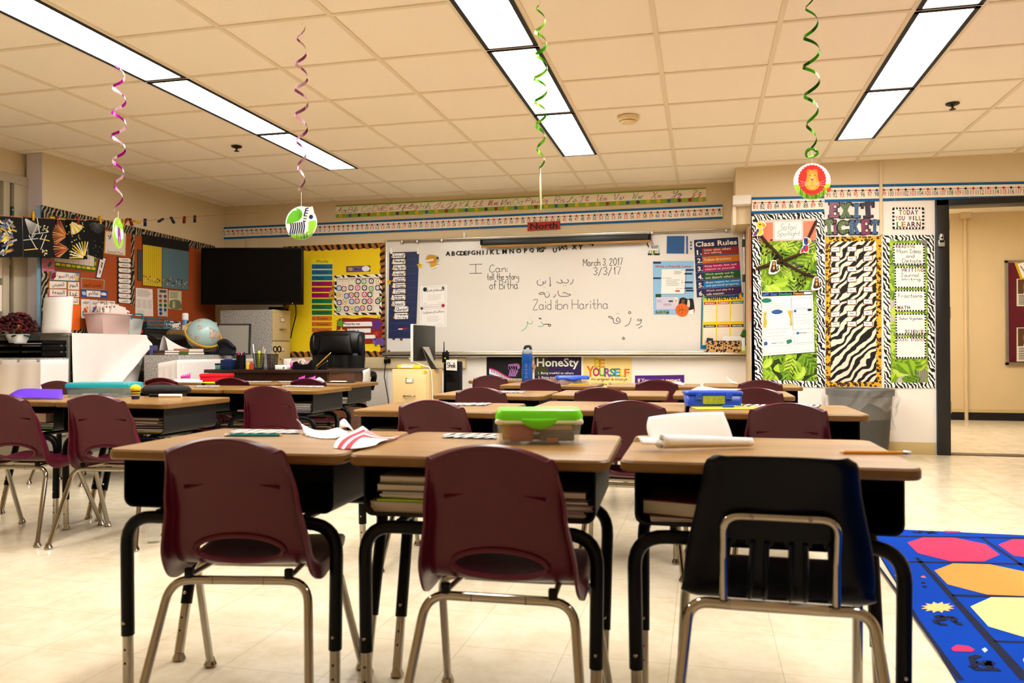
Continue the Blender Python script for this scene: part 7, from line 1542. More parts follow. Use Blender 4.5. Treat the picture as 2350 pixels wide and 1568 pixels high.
# ================================================================== teacher's corner
t = thing('teacher_desk', 'dark walnut teacher desk in front of the yellow board', 'desk', (-3.633, 6.565, 0)); zT = .725
b = MB(); b.box((-.60, -.42, zT-.03), (.59, .42, zT), M_BROWN, .005); b.build('desktop', t)
b = MB(); b.box((-.57, -.395, .06), (.56, -.37, zT-.03), M_BROWN); b.build('modesty_panel', t)
for sx in (-.57, .535): b = MB(); b.box((sx, -.37, 0), (sx+.03, .40, zT-.03), M_BROWNZ, .003); b.build('side_panel', t)
b = MB(); b.box((.2, -.05, .1), (.53, .39, zT-.04), M_BROWN); b.build('drawer_unit', t)
p = hX(845, 862, -3.04); b = MB(); b.grid(lambda u, v: Vector((-3.045+.012+.006*sin(4*v), 6.80+.16*u, zT-.02-.13*v+.02*u)), 6, 6, M_WHITE); tag(b.build('hanging_paper', solid=.002), 'white paper hanging on the side of the walnut teacher desk', 'paper')
def hT(px, dy=0.0): p = hY(px, 848, 6.30+dy); return Vector((p.x, p.y, zT+.001))
c = hT(504); b = MB(); b.box((c.x-.027, c.y-.03, c.z), (c.x+.027, c.y+.03, c.z+.048), mat('checked_green', '#6a9c8c', .6, noise=.3, nscale=90), .003); b.box((c.x-.028, c.y-.031, c.z+.036), (c.x+.028, c.y+.031, c.z+.05), flat('#1c1a14')); tag(b.build('small_box'), 'small green checked box with a dark lid on the teacher desk', 'box')
c = hT(525); b = MB(); b.box((c.x-.053, c.y-.05, c.z), (c.x+.053, c.y+.05, c.z+.082), flat('#16264c', .25), .006); tag(b.build('blue_box'), 'shiny navy blue box on the teacher desk', 'box'); b = MB(); b.box((c.x-.04, c.y-.005, c.z+.083), (c.x+.035, c.y+.007, c.z+.091), flat('#2a3ad0'), .003); tag(b.build('pen'), 'bright blue pen lying on the navy box', 'pen')
def cup(px, r, h, m, label, mesh=False, dy=0.0):
    c = hT(px, dy); t = thing('pencil_cup', label, 'pencil cup', c); b = MB()
    if mesh:
        for k in range(18): a = 2*pi*k/18; b.tube([(r*.78*cos(a), r*.78*sin(a), .002), (r*cos(a), r*sin(a), h)], .0016, m, 4, False)
        for k in range(9): q_ = k/8; b.lathe([(r*(.78+.22*q_)-.0008, h*q_-.001), (r*(.78+.22*q_)+.001, h*q_), (r*(.78+.22*q_)-.0008, h*q_+.001)], m, 20)
        b.lathe([(.001, 0), (r*.8, 0), (r*.8, .006), (.001, .006)], m, 20); b.lathe([(r*.78, .004), (r*.99, h)], mat('wire_mesh', '#0a0a0a', .5, alpha=.4), 22); b.lathe([(r-.002, h-.004), (r+.003, h-.004), (r+.003, h+.002), (r-.002, h+.002)], m, 20)
    else: b.lathe([(.001, 0), (r, 0), (r, h), (r-.004, h), (r-.004, .01), (.001, .008)], m, 22)
    b.build('cup', t); return t, c
def stick(c, dx, dy, lean, L, r, m, name, label, tip=None, group='pens in the desk cups'):
    b = MB(); a = Vector((c.x+dx*.3, c.y+dy*.3, c.z+.012)); d_ = Vector((lean[0], lean[1], 1)).normalized(); b.tube([a, a+d_*L], r, m, 8)
    if tip: b.tube([a+d_*L, a+d_*(L+.016)], r, tip, 8, True, r*.25)
    tag(b.build(name), label, name.replace('_', ' '), group)
t, c = cup(553, .04, .125, M_BLACKP, 'black pencil cup with pink pens, leftmost on the teacher desk')
for i, (dx, l, col) in enumerate(((-.05, -.1, '#c02c6a'), (.0, .02, '#d05a9c'), (.05, .1, '#1c1a20'))): stick(c, dx, 0, (l, .05), .14, .005, flat(col), 'pen', '%s pen in the black cup on the teacher desk' % ['magenta', 'pink', 'black'][i])
for px, col, lb in ((569, '#d8b83c', 'small yellow labelled jar between the pencil cups'), (577, '#c0402c', 'small red jar between the pencil cups'), (573, '#e8e0d4', 'small white jar at the back between the cups')): c = hT(px, .03 if 'white' in lb else -.02); b = MB(); b.lathe([(.001, 0), (.018, 0), (.018, .045), (.012, .05), (.012, .065), (.001, .065)], flat(col), 16, c); tag(b.build('jar'), lb, 'jar', 'small jars on the teacher desk')
t, c = cup(594, .05, .135, M_BLACKP, 'black wire mesh cup of pens and highlighters', True)
for i, (dx, l, L, r, col, nm) in enumerate(((-.1, -.16, .21, .0055, '#d8d8e4', 'pale blue'), (.0, .0, .15, .011, '#d8dc2c', 'yellow highlighter'), (.06, .12, .19, .005, '#d8b084', 'wooden'), (.08, .2, .17, .005, '#c8c4bc', 'grey'), (-.03, -.05, .15, .006, '#8c9c2c', 'olive'))): stick(c, dx, .0, (l, .04), L, r, flat(col), 'pen', '%s pen in the left wire mesh cup' % nm)
t, c = cup(625, .05, .13, M_BLACKP, 'black wire mesh cup holding scissors', True)
b = MB(); a0 = Vector((c.x, c.y, c.z+.015)); tip = a0+Vector((.035, 0, .13)); 
for sg in (-1, 1): b.tube([a0+Vector((sg*.004, 0, 0)), tip+Vector((sg*.008, 0, 0))], .004, M_STEEL, 6); cc = tip+Vector((.012+sg*.02, 0, .03)); b.tube([cc+Vector((.017*cos(k*pi/6), 0, .024*sin(k*pi/6))) for k in range(13)], .0055, M_BLACKP, 8, False)
tag(b.build('scissors'), 'black handled scissors standing in the right wire mesh cup', 'scissors')
stick(c, -.05, -.05, (.08, -.03), .12, .005, flat('#b04a2c'), 'pen', 'rust coloured pen in the cup with the scissors')
c = hT(649, -.05); b = MB(); b.box((c.x-.055, c.y-.035, c.z), (c.x+.055, c.y+.035, c.z+.038), M_WHITE, .004); b.box((c.x+.02, c.y-.036, c.z+.008), (c.x+.035, c.y-.0352, c.z+.02), NAVYI); tag(b.build('white_box'), 'small white box in front of the scissors cup', 'box')
c = hT(660, .12); b = MB(); b.box((c.x-.03, c.y-.02, c.z), (c.x+.03, c.y+.02, c.z+.09), PAP, .004); tag(b.build('white_carton'), 'upright white carton behind the small white box', 'box')
c = hT(688, .06); b = MB(); b.box((c.x-.075, c.y-.04, c.z), (c.x+.075, c.y+.04, c.z+.075), mat('pink_clear', '#e0a8b4', .3, alpha=.7), .01); b.ball((c.x-.055, c.y-.045, c.z+.03), .022, flat('#c83a9c'), 10); tag(b.build('pink_container'), 'pink see-through container behind the tape dispenser', 'container')
c = hT(697, -.06); t = thing('tape_dispenser', 'black desk tape dispenser', 'tape dispenser', c); pr = [(-.09, 0), (.09, 0), (.095, .05), (.085, .082), (.055, .05), (.02, .042), (-.03, .048), (-.06, .07), (-.085, .06), (-.092, .02)]
b = MB(); n = len(pr); b.add([(x, -.03, z) for x, z in pr]+[(x, .03, z) for x, z in pr], [list(range(n)), list(range(n, 2*n))[::-1]]+[[i, (i+1) % n, n+(i+1) % n, n+i] for i in range(n)], M_BLACKP); b.build('body', t); b = MB(); b.lathe([(.015, -.01), (.032, -.01), (.032, .01), (.015, .01)], flat('#cfc8b4'), 20, (-.02, 0, .062), Matrix.Rotation(pi/2, 3, 'X')); b.build('tape_roll', t)
t, c = cup(740, .042, .10, M_BLACKP, 'plain black pencil cup at the right end of the teacher desk', dy=-.05)
for dx, l, nm in ((-.02, .30, 'upper'), (-.01, .26, 'lower')):
    o_ = .0 if nm == 'upper' else -.02
    b = MB(); a = Vector((c.x-.03, c.y-.05, c.z+.03+o_)); e_ = hY(*((760, 809) if nm == 'upper' else (753, 828)), c.y-.045); b.tube([a, a+(e_-a)*.93], .0048, flat('#c8902c') if nm == 'upper' else flat('#4a3424'), 7); b.tube([a+(e_-a)*.93, e_], .0048, flat('#e0c8a0'), 7, True, .001); tag(b.build('pencil'), '%s pencil leaning on the black cup at the right of the teacher desk' % nm, 'pencil', 'leaning pencils')
# executive chair
p = hY(783, 848, 7.38); t = thing('office_chair', 'black leather high-back office chair behind the teacher desk', 'office chair', (p.x, 7.38, 0)); zt = hY(783, 762, 7.38).z
b = MB(); w, h0 = .29, .52
def pad(u, v):
    x = (u-.5)*2; z = h0+(zt-h0)*v; e = abs(x)**3
    rr = 1-.10*max(0, v-.8)/.2*(v-.8)/.2; return Vector((w*x*rr*(1-.12*(1-v)), -.075+.05*e-.035*(v > .62)*sin(pi*(v-.62)/.38) -.01*abs(sin(x*7))*(1 if v < .6 else 0), z-.02*e*(v > .9)))
b.grid(pad, 26, 24, M_LEATHER); o = b.build('backrest', t, solid=.09, sub=1)
b = MB(); hz0 = zt-.22
b.grid(lambda u, v: Vector(((u-.5)*.36*(1-.1*v), -.135-.028*sin(pi*u)**.5*sin(pi*v)**.5, hz0+.19*v)), 14, 10, M_LEATHER); b.build('head_cushion', t, solid=.02)
for sg in (-1, 1):
    b = MB(); b.ball((sg*w*.86, -.10, zt-.13), .06, M_LEATHER, 16, (.7, .6, 1.8)); b.build('wing', t)
    b = MB(); b.tube(fillet([(sg*.31, .02, .50), (sg*.36, .02, .66), (sg*.36, -.22, .66), (sg*.30, -.18, .44)], .08), .028, M_BLACKP, 10); b.build('armrest', t)
MB().box((-.27, -.42, .43), (.27, .08, .53), M_LEATHER, .05).build('seat', t)
b = MB(); b.tube([(0, -.15, .1), (0, -.15, .44)], .03, M_BLACKP, 12)
for k in range(5): a = 2*pi*k/5+.3; b.tube([(0, -.15, .11), (.28*cos(a), -.15+.28*sin(a), .075)], .02, M_BLACKP, 8, True, .014); b.ball((.28*cos(a), -.15+.28*sin(a), .03), .03, M_BLACKP, 10)
b.build('base', t)
# cream cabinet, computer and the rest
t = thing('filing_cabinet', 'low cream two-drawer filing cabinet left of the whiteboard desks', 'filing cabinet', (-2.557, 6.95, 0)); zc = .72; w = .345
b = MB(); b.box((-w/2, -.19, 0), (w/2, .2, zc), M_CREAM, .004); b.build('carcass', t)
for k in range(2):
    z0 = .04+k*.34; b = MB(); b.box((-w/2+.012, -.205, z0), (w/2-.012, -.188, z0+.325 - (.0 if k == 0 else .03)), M_CREAM, .004); dr = b.build('drawer', t)
    b = MB(); b.tube(fillet([(-.05, -.205, z0+.10), (-.05, -.235, z0+.10), (.05, -.235, z0+.10), (.05, -.205, z0+.10)], .015), .007, M_CHROME, 8); b.build('handle', dr)
    b = MB(); b.box((-.036, -.21, z0+.215), (.036, -.204, z0+.262), M_ALU, .002); b.box((-.028, -.2108, z0+.222), (.028, -.2098, z0+.255), PAP); b.build('label_holder', dr)
b = MB(); b.lathe([(.001, 0), (.014, 0), (.014, .012), (.001, .012)], flat('#c8b81c'), 14, (w/2-.025, -.195, zc-.02), Matrix.Rotation(pi/2, 3, 'X')); b.build('lock', t)
p = hY(975, 828, 6.98); t = thing('computer', 'all-in-one computer seen from behind on the cream cabinet', 'computer', (-2.52, 6.99, zc+.001), radians(84)); b = MB()
b.box((-.235, -.012, .065), (.235, .012, .405), mat('computer_white', '#dcd8d0', .3), .008); b.build('bezel', t); MB().box((-.222, -.022, .072), (.227, -.0115, .398), mat('computer_back_black', '#1a1a1b', .35), .004).build('back_cover', t)
b = MB(); b.prism([(-.02, .20), (-.03, .20), (-.11, .0), (-.17, .0), (-.17, .006), (-.10, .006)], -.07, .07, mat('brushed_aluminium', '#b8b4ac', .3, .9), Matrix(((0, 0, 1), (1, 0, 0), (0, 1, 0)))); b.build('stand', t)
b = MB(); b.box((-2.72+.02, 6.80, zc+.001), (-2.47, 6.90, zc+.04), mat('wipes_yellow', '#e0d01c', .35), .016); b.box((-2.66, 6.797, zc+.012), (-2.55, 6.80, zc+.03), flat('#b8d4e8')); b.box((-2.66, 6.82, zc+.04), (-2.54, 6.88, zc+.044), flat('#dfe8f0')); tag(b.build('wipes_pack'), 'yellow soft pack of wipes on the cream cabinet', 'pack')
b = MB(); rr = [Vector((-2.62, 6.90, zc+.10)), Vector((-2.56, 6.84, zc+.07)), Vector((-2.44, 6.80, zc+.03)), Vector((-2.385, 6.80, zc+.012)), Vector((-2.372, 6.82, zc-.1)), Vector((-2.37, 6.84, zc-.4)), Vector((-2.37, 6.86, .02))]; b.tube([Vector(p) for p in catmull([tuple(p) for p in rr], 5)], .004, M_WHITE, 7); tag(b.build('white_cable'), 'white cable running from the computer over the cream cabinet edge', 'cable')
# side table with tower, heater and radio
yT = 7.45; xa, xb = hY(1016, 890, yT).x, hY(1054, 890, yT).x; z0 = .30
t = thing('side_table', 'small low table carrying the black tower and heater', 'table', ((xa+xb)/2, yT+.1, 0)); MB().box((-.24, -.16, z0-.025), (.24, .16, z0), M_BROWN, .004).build('tabletop', t)
for sx in (-1, 1):
    for sy in (-1, 1): MB().box((sx*.22-.015, sy*.14-.015, 0), (sx*.22+.015, sy*.14+.015, z0-.025), M_BROWN).build('leg', t)
def box_on(x0, x1, y0, dpt, z0, z1, m, bev=.01): b = MB(); b.box((x0, y0, z0), (x1, y0+dpt, z1), m, bev); return b
xq = hY(1022, 890, yT).x; zz = hY(1020, 833, yT).z
b = box_on(xa, xq-.01, yT+.02, .2, z0+.001, zz, M_BLACKP); tag(b.build('computer_tower'), 'slim black tower beside the heater, under the radio', 'computer tower')
t = thing('heater', 'black ribbed tower heater with a white paper label', 'heater', ((xq+xb)/2, yT+.05, z0+.001)); hw = (xb-xq)/2-.004; hh = hY(1038, 830, yT).z-z0
MB().box((-hw, -.06, 0), (hw, .08, hh), M_BLACKP, .012).build('body', t); b = MB(); [b.box((-hw+.01, -.066, .02+k*.013), (hw-.01, -.059, .026+k*.013), flat('#2c2c2e', .3)) for k in range(int((hh*.55)/.013))]; b.build('grille', t)
b = MB(); b.box((-hw*.6, -.067, hh*.68), (hw*.3, -.06, hh*.76), flat('#050506', .2), .003); b.build('control_panel', t)
p = hY(1037, 838, yT-.01); s = Sheet([Vector((p.x-.055, yT-.018, p.z+.05)), Vector((p.x+.055, yT-.018, p.z+.055)), Vector((p.x+.055, yT-.018, p.z-.055)), Vector((p.x-.055, yT-.018, p.z-.05))], (0, -1, 0), base=M_WHITE); s.up(); s.hand('Sheik', .12, .25, .88, .75, .006, INK); tag(s.build('paper_label'), 'white paper label handwritten and taped on the black heater', 'label')
xr = hY(1020, 830, yT).x; t = thing('two_way_radio', 'black two-way radio with an antenna standing on the black tower', 'radio', (xr-.01, yT+.07, zz+.001)); zr_ = hY(1020, 808, yT).z-zz; MB().box((-.032, -.02, 0), (.032, .02, zr_), M_BLACKP, .006).build('body', t); MB().tube([(-.018, 0, zr_), (-.018, 0, zr_+.10)], .006, M_BLACKP, 8, True, .004).build('antenna', t); MB().lathe([(.001, 0), (.009, 0), (.009, .014), (.001, .014)], M_BLACKP, 12, (.012, 0, zr_)).build('knob', t); MB().ball((.0, -.02, zr_*.4), .009, flat('#d8d02c'), 8).build('call_button', t)
b = MB(); p = hY(1057, 850, YF-.06); b.tube([Vector(q_) for q_ in catmull([(p.x, YF-.07, p.z+.06), (p.x+.0, YF-.10, p.z-.15), (p.x+.02, YF-.09, p.z-.35), (p.x-.0, YF-.08, .05)], 5)], .006, M_WHITE, 7); b.box((p.x-.02, YF-.085, p.z+.03), (p.x+.02, YF-.046, p.z+.075), M_WHITE, .004); tag(b.build('white_adapter'), 'white plug and cord beside the heater label', 'plug')

# ================================================================== things on the student desks
def od(px, py, z=DH): return hZ(px, py, z+.0008)
def flatpatch(name, label, cat, pxs, m, group=None, th=.0012, lift=0, ripple=0.0, z=DH):
    P_ = [hZ(x, y, z+.0006+lift) for x, y in pxs]; b = MB()
    if ripple or len(P_) == 4:
        a, c, d_, e = P_; b.grid(lambda u, v: (a*(1-u)+c*u)*(1-v)+(e*(1-u)+d_*u)*v + Vector((0, 0, th+ripple*abs(sin(u*11+v*3))*v)), 14, 5, m)
    else: b.add(P_, [list(range(len(P_)))], m)
    return tag(b.build(name, solid=th if not ripple else .0008), label, cat, group)
M_ZTAG = zebra('zebra_name_strip', 10, 5, '#c9c6c0', '#1c1b1a', rot=(0, 0, .25), cut=.5)
def strip(pxs, label): return flatpatch('name_strip', label, 'name strip', pxs, M_ZTAG, 'zebra name strips on desks', th=.0015, lift=.0008)
strip([(535, 987), (690, 988), (688, 996), (526, 996)], 'zebra print name strip on the front desk with the teal pencil')
strip([(1022, 996), (1140, 998), (1140, 1008), (1014, 1005)], 'zebra print name strip left of the green lidded box')
strip([(968, 925.5), (1130, 925.5), (1115, 931), (958, 931)], 'zebra print name strip on the second row desk behind the striped paper')
strip([(1705, 929), (1885, 930), (1878, 935), (1700, 934)], 'zebra print name strip right of the blue pencil box')
strip([(1135, 898.5), (1205, 898.5), (1200, 902), (1130, 902)], 'zebra print name strip on the third row left desk')
strip([(1612, 898), (1700, 898), (1695, 901), (1605, 901)], 'zebra print name strip on the third row desk behind the blue pencil box')
strip([(1150, 870), (1205, 870), (1200, 872), (1145, 872)], 'zebra print name strip on the farthest back desk')
strip([(560, 875), (625, 875), (620, 878), (556, 878)], 'zebra print name strip on the left block desk right of the red box')
strip([(640, 875), (686, 875), (684, 878), (636, 878)], 'zebra print name strip left of the pink paper flowers')
strip([(450, 885), (505, 885), (500, 889), (446, 889)], 'zebra print name strip right of the black pencil case')
strip([(650, 884.5), (745, 886), (742, 890), (645, 888)], 'zebra print name strip on the second left block row right desk')
def pencil(p0, p1, r, m, label, eraser=None, z=DH, name='pencil'):
    a, c = hZ(*p0, z+r), hZ(*p1, z+r); d_ = (c-a); L = d_.length; b = MB()
    b.tube([a+d_*.07, a+d_*.90], r, m, 6); b.tube([a, a+d_*.07], r*.15, flat('#e0c090'), 6, True, r); b.tube([a+d_*.90, a+d_*.95], r*1.05, M_STEEL, 8); b.tube([a+d_*.95, c], r*.95, eraser or flat('#e0d8d0'), 8); return tag(b.build(name), label, 'pencil')
pencil((652, 999), (515, 999), .0042, flat('#117a78'), 'teal pencil lying on the left front desk')
pencil((1925, 1038), (2090, 1040), .0045, flat('#d8901c'), 'yellow pencil lying on the right front desk')
pencil((1305, 883), (1355, 882), .0045, flat('#d8a01c'), 'yellow pencil in front of the blue lidded clear box')
# crumpled white worksheet and the red striped paper
def net(name, label, cat, rows, m, n=4, solid=.001, group=None):
    """rows of (px, py, py of the desk point straight below)"""
    P_ = []
    for row in rows:
        r_ = []
        for (x, y, yb_) in row:
            g = hZ(x, yb_, DH+.002); f = ray(CX, CY); r_.append(hD(x, y, g.x*f.x+g.y*f.y+(DH-EYE)*f.z))
        P_.append([Vector(q_) for q_ in catmull([tuple(p) for p in r_], n)])
    k = len(P_[0]); cols = [[Vector(q_) for q_ in catmull([tuple(P_[i][j]) for i in range(len(P_))], n)] for j in range(k)]
    b = MB(); nu = len(cols[0])-1; b.grid(lambda u, v: cols[round(v*(k-1))][round(u*nu)], nu, k-1, m); return tag(b.build(name, solid=solid), label, cat, group)
def wsheet(nt, v):
    w = nt.nodes.new('ShaderNodeTexWave'); w.inputs['Scale'].default_value = 14; w.inputs['Distortion'].default_value = .5; nt.links.new(v, w.inputs[0]); return ramp(nt, w.outputs['Fac'], [(0, '#6a6a84'), (.06, '#f0ecf0'), (1, '#f4f0f2')])
net('worksheet', 'crumpled white worksheet on the left front desk', 'paper', [[(680, 962, 985), (690, 972, 990), (700, 1000, 1000)], [(700, 978, 992), (720, 998, 1000), (735, 1006, 1006)], [(735, 990, 996), (760, 996, 1002), (770, 1006, 1007)], [(775, 982, 996), (790, 988, 1003), (800, 996, 1006)]], ramp_mat('worksheet_print', wsheet, .7))
net('worksheet', 'small folded white slip curling behind the striped paper', 'paper', [[(780, 968, 990), (778, 986, 996)], [(790, 962, 990), (797, 980, 998)], [(802, 975, 992), (812, 990, 1002)]], M_WHITE)
b = MB()
rows = [[(765, 1028, 1028), (790, 1031, 1031), (830, 1028, 1032), (862, 1022, 1026)], [(772, 1012, 1024), (800, 1018, 1026), (838, 1016, 1026), (872, 1014, 1022)], [(788, 1000, 1018), (815, 1006, 1018), (850, 1008, 1018), (885, 1010, 1016)], [(815, 988, 1012), (838, 996, 1012), (865, 1004, 1012), (905, 1006, 1010)], [(832, 978, 1008), (852, 992, 1008), (880, 1004, 1008), (918, 1001, 1005)]]
P_ = []
for row in rows: P_.append([hD(x, y, (lambda g, f: g.x*f.x+g.y*f.y+(DH-EYE)*f.z)(hZ(x, yb_, DH+.002), ray(CX, CY))) for x, y, yb_ in row])
fine = [[Vector(q_) for q_ in catmull([tuple(p) for p in r_], 8)] for r_ in P_]; k = len(fine[0]); cols = [[Vector(q_) for q_ in catmull([tuple(fine[i][j]) for i in range(5)], 6)] for j in range(k)]; nu = len(cols[0])-1
MR, MP = flat('#b81c34'), flat('#e8909c')
for j in range(k-1):
    for i in range(nu):
        d_ = max(i/nu*0, abs(j/(k-1))); e_ = min(j, i*1.0); band = int(min(j/ (k-1)*9, (nu-i)/nu*9+0)); m = MR if band in (1, 3, ) else M_WHITE
        if i > nu*.8 and j > 4: m = MP
        b.add([cols[j][i], cols[j+1][i], cols[j+1][i+1], cols[j][i+1]], [(0, 1, 2, 3)], m, True)
tag(b.build('striped_paper', solid=.0012), 'red and white striped folded paper between the left and middle front desks', 'paper')
# green lidded box
def lidded(name, label, x0, x1, ybase, ytop, lidfrac, tub, lid, items, dpt=.13, flare=.94, z=DH, yaw=0, latch=True, rad=.02):
    a, c = hZ(x0, ybase, z), hZ(x1, ybase, z); w = (c-a).length; az = atan2((c-a).y, (c-a).x) if not yaw else yaw; mid = (a+c)/2
    f = ray(CX, CY); Dp = mid.x*f.x+mid.y*f.y+(z-EYE)*f.z; h = hD((x0+x1)/2, ytop, Dp).z-z
    t = thing(name, label, 'box', (mid.x-sin(az)*dpt/2, mid.y+cos(az)*dpt/2, z+.001), az); hl = h*lidfrac; ht_ = h-hl; ww = w/flare
    o = rrect(w*flare, dpt*flare, rad); u = rrect(w, dpt, rad); n = len(o); b = MB()
    b.add([(x, y, 0) for x, y in o]+[(x, y, ht_) for x, y in u], [[i, (i+1) % n, n+(i+1) % n, n+i] for i in range(n)]+[list(range(n))[::-1]], tub, True); b.build('tub', t, solid=.002)
    b = MB(); e = rrect(w+.008, dpt+.008, rad); g = rrect(w-.004, dpt-.004, rad); g2 = rrect(w-.03, dpt-.03, rad*.7)
    b.add([(x, y, ht_-hl*.15) for x, y in e]+[(x, y, ht_+hl*.55) for x, y in e]+[(x, y, h-.002) for x, y in g]+[(x, y, h) for x, y in g2], [[r_*n+i, r_*n+(i+1) % n, (r_+1)*n+(i+1) % n, (r_+1)*n+i] for r_ in range(3) for i in range(n)]+[[3*n+i for i in range(n)]], lid, True); ld = b.build('lid', t)
    if latch: b = MB(); b.grid(lambda u, v: Vector((-.05+.1*u, -dpt/2-.006, ht_+hl*.3-(.5*hl+.01)*v*(sin(pi*u)**.6+.05))), 12, 3, lid); b.build('latch', ld, solid=.004)
    return t, w, ht_
M_CLR = mat('clear_plastic', '#c8ccc4', .12, spec=.5, alpha=.16); M_LIME = mat('lime_lid', '#6fe01c', .25, spec=.5)
t, w, h = lidded('pencil_box', 'clear pencil box with a lime green lid on the middle front desk', 1140, 1335, 1021, 942, .36, M_CLR, M_LIME, None, .14)
MB().box((-w/2-.005, -.075, h-.006), (w/2+.005, .075, h+.008), mat('white_gasket', '#f4f4ee', .4), .006).build('rim', t)
def inbox(t, m, lo, hi, name, label, cat='school item', bev=.006, group=None):
    b = MB(); M_ = Matrix.Translation(t.location) @ Matrix.Rotation(t.rotation_euler.z, 4, 'Z'); b.X = M_; b.box(lo, hi, m, bev); return tag(b.build(name), label, cat, group)
inbox(t, flat('#b84a64'), (-.08, -.045, .004), (-.015, -.02, .05), 'pink_eraser', 'pink rounded eraser inside the lime lidded box'); inbox(t, flat('#d8b83c'), (-.10, -.02, .004), (-.05, .04, .052), 'yellow_glue', 'yellow item at the left inside the lime lidded box')
inbox(t, flat('#e0c8a4'), (-.01, -.05, .036), (.09, -.038, .048), 'wooden_ruler', 'pale wooden stick inside the lime lidded box', 'ruler'); inbox(t, flat('#4a3a54'), (.0, -.05, .006), (.095, .0, .028), 'marker_bundle', 'dark purple markers inside the lime lidded box', 'marker'); inbox(t, flat('#c86a4c'), (.02, -.056, .004), (.05, -.05, .016), 'coral_crayon', 'coral crayon stub at the bottom of the lime lidded box', 'crayon'); inbox(t, flat('#2a2624'), (-.03, .0, .004), (.06, .05, .02), 'dark_sharpener', 'dark flat items at the back of the lime lidded box')
# curled white paper
b = MB(); A, B_ = od(1525, 1038), od(1732, 1030); ax_ = (B_-A).normalized(); pp = Vector((-ax_.y, ax_.x, 0)); L = (B_-A).length
prof = [(-.012, .016), (-.016, .006), (-.006, .001), (.006, .004), (.02, .018), (.028, .03), (.016, .038), (-.0, .032)]; 
roll = [(.018*cos(a)*(1-.015*i)-.0, .020+.018*sin(a)*(1-.015*i)) for i, a in enumerate([radians(200-18*k) for k in range(26)])]
def curl(u, v):
    k = v*(len(roll)-1); i = min(int(k), len(roll)-2); q_ = k-i; y = roll[i][0]*(1-q_)+roll[i+1][0]*q_; z = roll[i][1]*(1-q_)+roll[i+1][1]*q_; sc_ = 1.15-.45*u
    return A + ax_*(L*(u+.0)) + pp*(y*sc_+.015) + Vector((0, 0, z*sc_))
b.grid(curl, 16, 40, M_WHITE)
hgt = .075
def standf(u, v):                                # the sheet rising behind the roll
    x = .03+.86*u; lean = .02+.035*v+.02*v*v; zz_ = .004+hgt*1.08*v*(1-.10*(1-u)**3) ; bulge = .012*sin(pi*u)
    return A + ax_*(L*x - (.028*(1-v)*0 + .03*(v*(1-v))*(1-u)*4*.6)) + pp*(.03+lean+bulge) + Vector((0, 0, zz_))
b.grid(standf, 18, 12, M_WHITE)
b.grid(lambda u, v: A + ax_*(-.055+.075*u) + pp*(.012+.05*v) + Vector((0, 0, .006+.03*sin(pi*(.15+.7*v))*(1-.3*u))), 8, 8, M_WHITE)
tag(b.build('curled_paper', solid=.0012), 'large white paper curled up on the right front desk', 'paper')
# second row: blue box, folder, scissors
t0 = flatpatch('folder', 'yellow folder under the blue pencil box', 'folder', [(1566, 927), (1705, 929), (1835, 939), (1600, 941)], mat('folder_yellow', '#f0d410', .5), th=.002)
t, w, h = lidded('pencil_box', 'solid royal blue pencil box with a yellow sticker', 1578, 1704, 933, 898, .22, mat('royal_blue', '#1440b8', .3, spec=.5), mat('royal_blue_lid', '#1a48c4', .3, spec=.5), None, .10, .97, DH+.0045, latch=False, rad=.010)
b = MB(); b.box((-w*.22, -.0525, h*.18), (w*.18, -.0500, h*.86), mat('scribble_sticker', '#8c9a2c', .5, noise=.5, nscale=90)); b.build('sticker', t)
for sx in (-.3, .25): MB().box((w*sx-.014, -.057, h*.55), (w*sx+.014, -.049, h*1.08), _M['royal_blue_lid'], .003).build('latch', t)
b = MB(); p = od(1690, 937); b.tube([p+Vector((-.035+.022*cos(k*pi/6), .010*sin(k*pi/6)-.01, .008)) for k in range(13)], .004, flat('#1c50c0', .3), 8, False); b.tube([p+Vector((-.03+.022*cos(k*pi/6), .010*sin(k*pi/6)+.012, .008)) for k in range(13)], .004, flat('#1c50c0', .3), 8, False); b.tube([p+Vector((-.01, 0, .008)), p+Vector((.07, .002, .006))], .004, M_STEEL, 6, True, .001); tag(b.build('scissors'), 'blue handled scissors on the yellow folder', 'scissors')
net('worksheet', 'crumpled papers on the third row desk behind the blue pencil box', 'paper', [[(1590, 893, 898), (1580, 899, 900)], [(1610, 887, 897), (1612, 896, 900)], [(1650, 892, 898), (1655, 898, 900)], [(1705, 893, 898), (1712, 899, 900)]], M_WHITE)
net('worksheet', 'curled cream paper on the fourth row desk by the safari panel', 'paper', [[(1664, 861, 876), (1676, 879, 880)], [(1668, 866, 877), (1684, 880, 881)], [(1682, 875, 878), (1695, 881, 882)]], flat('#e4d6b8'))
net('worksheet', 'white sheet lying before the purple respect poster', 'paper', [[(1530, 880, 880), (1525, 884, 884)], [(1552, 876, 879), (1552, 882, 883)], [(1572, 880, 880), (1568, 884, 884)]], M_WHITE)
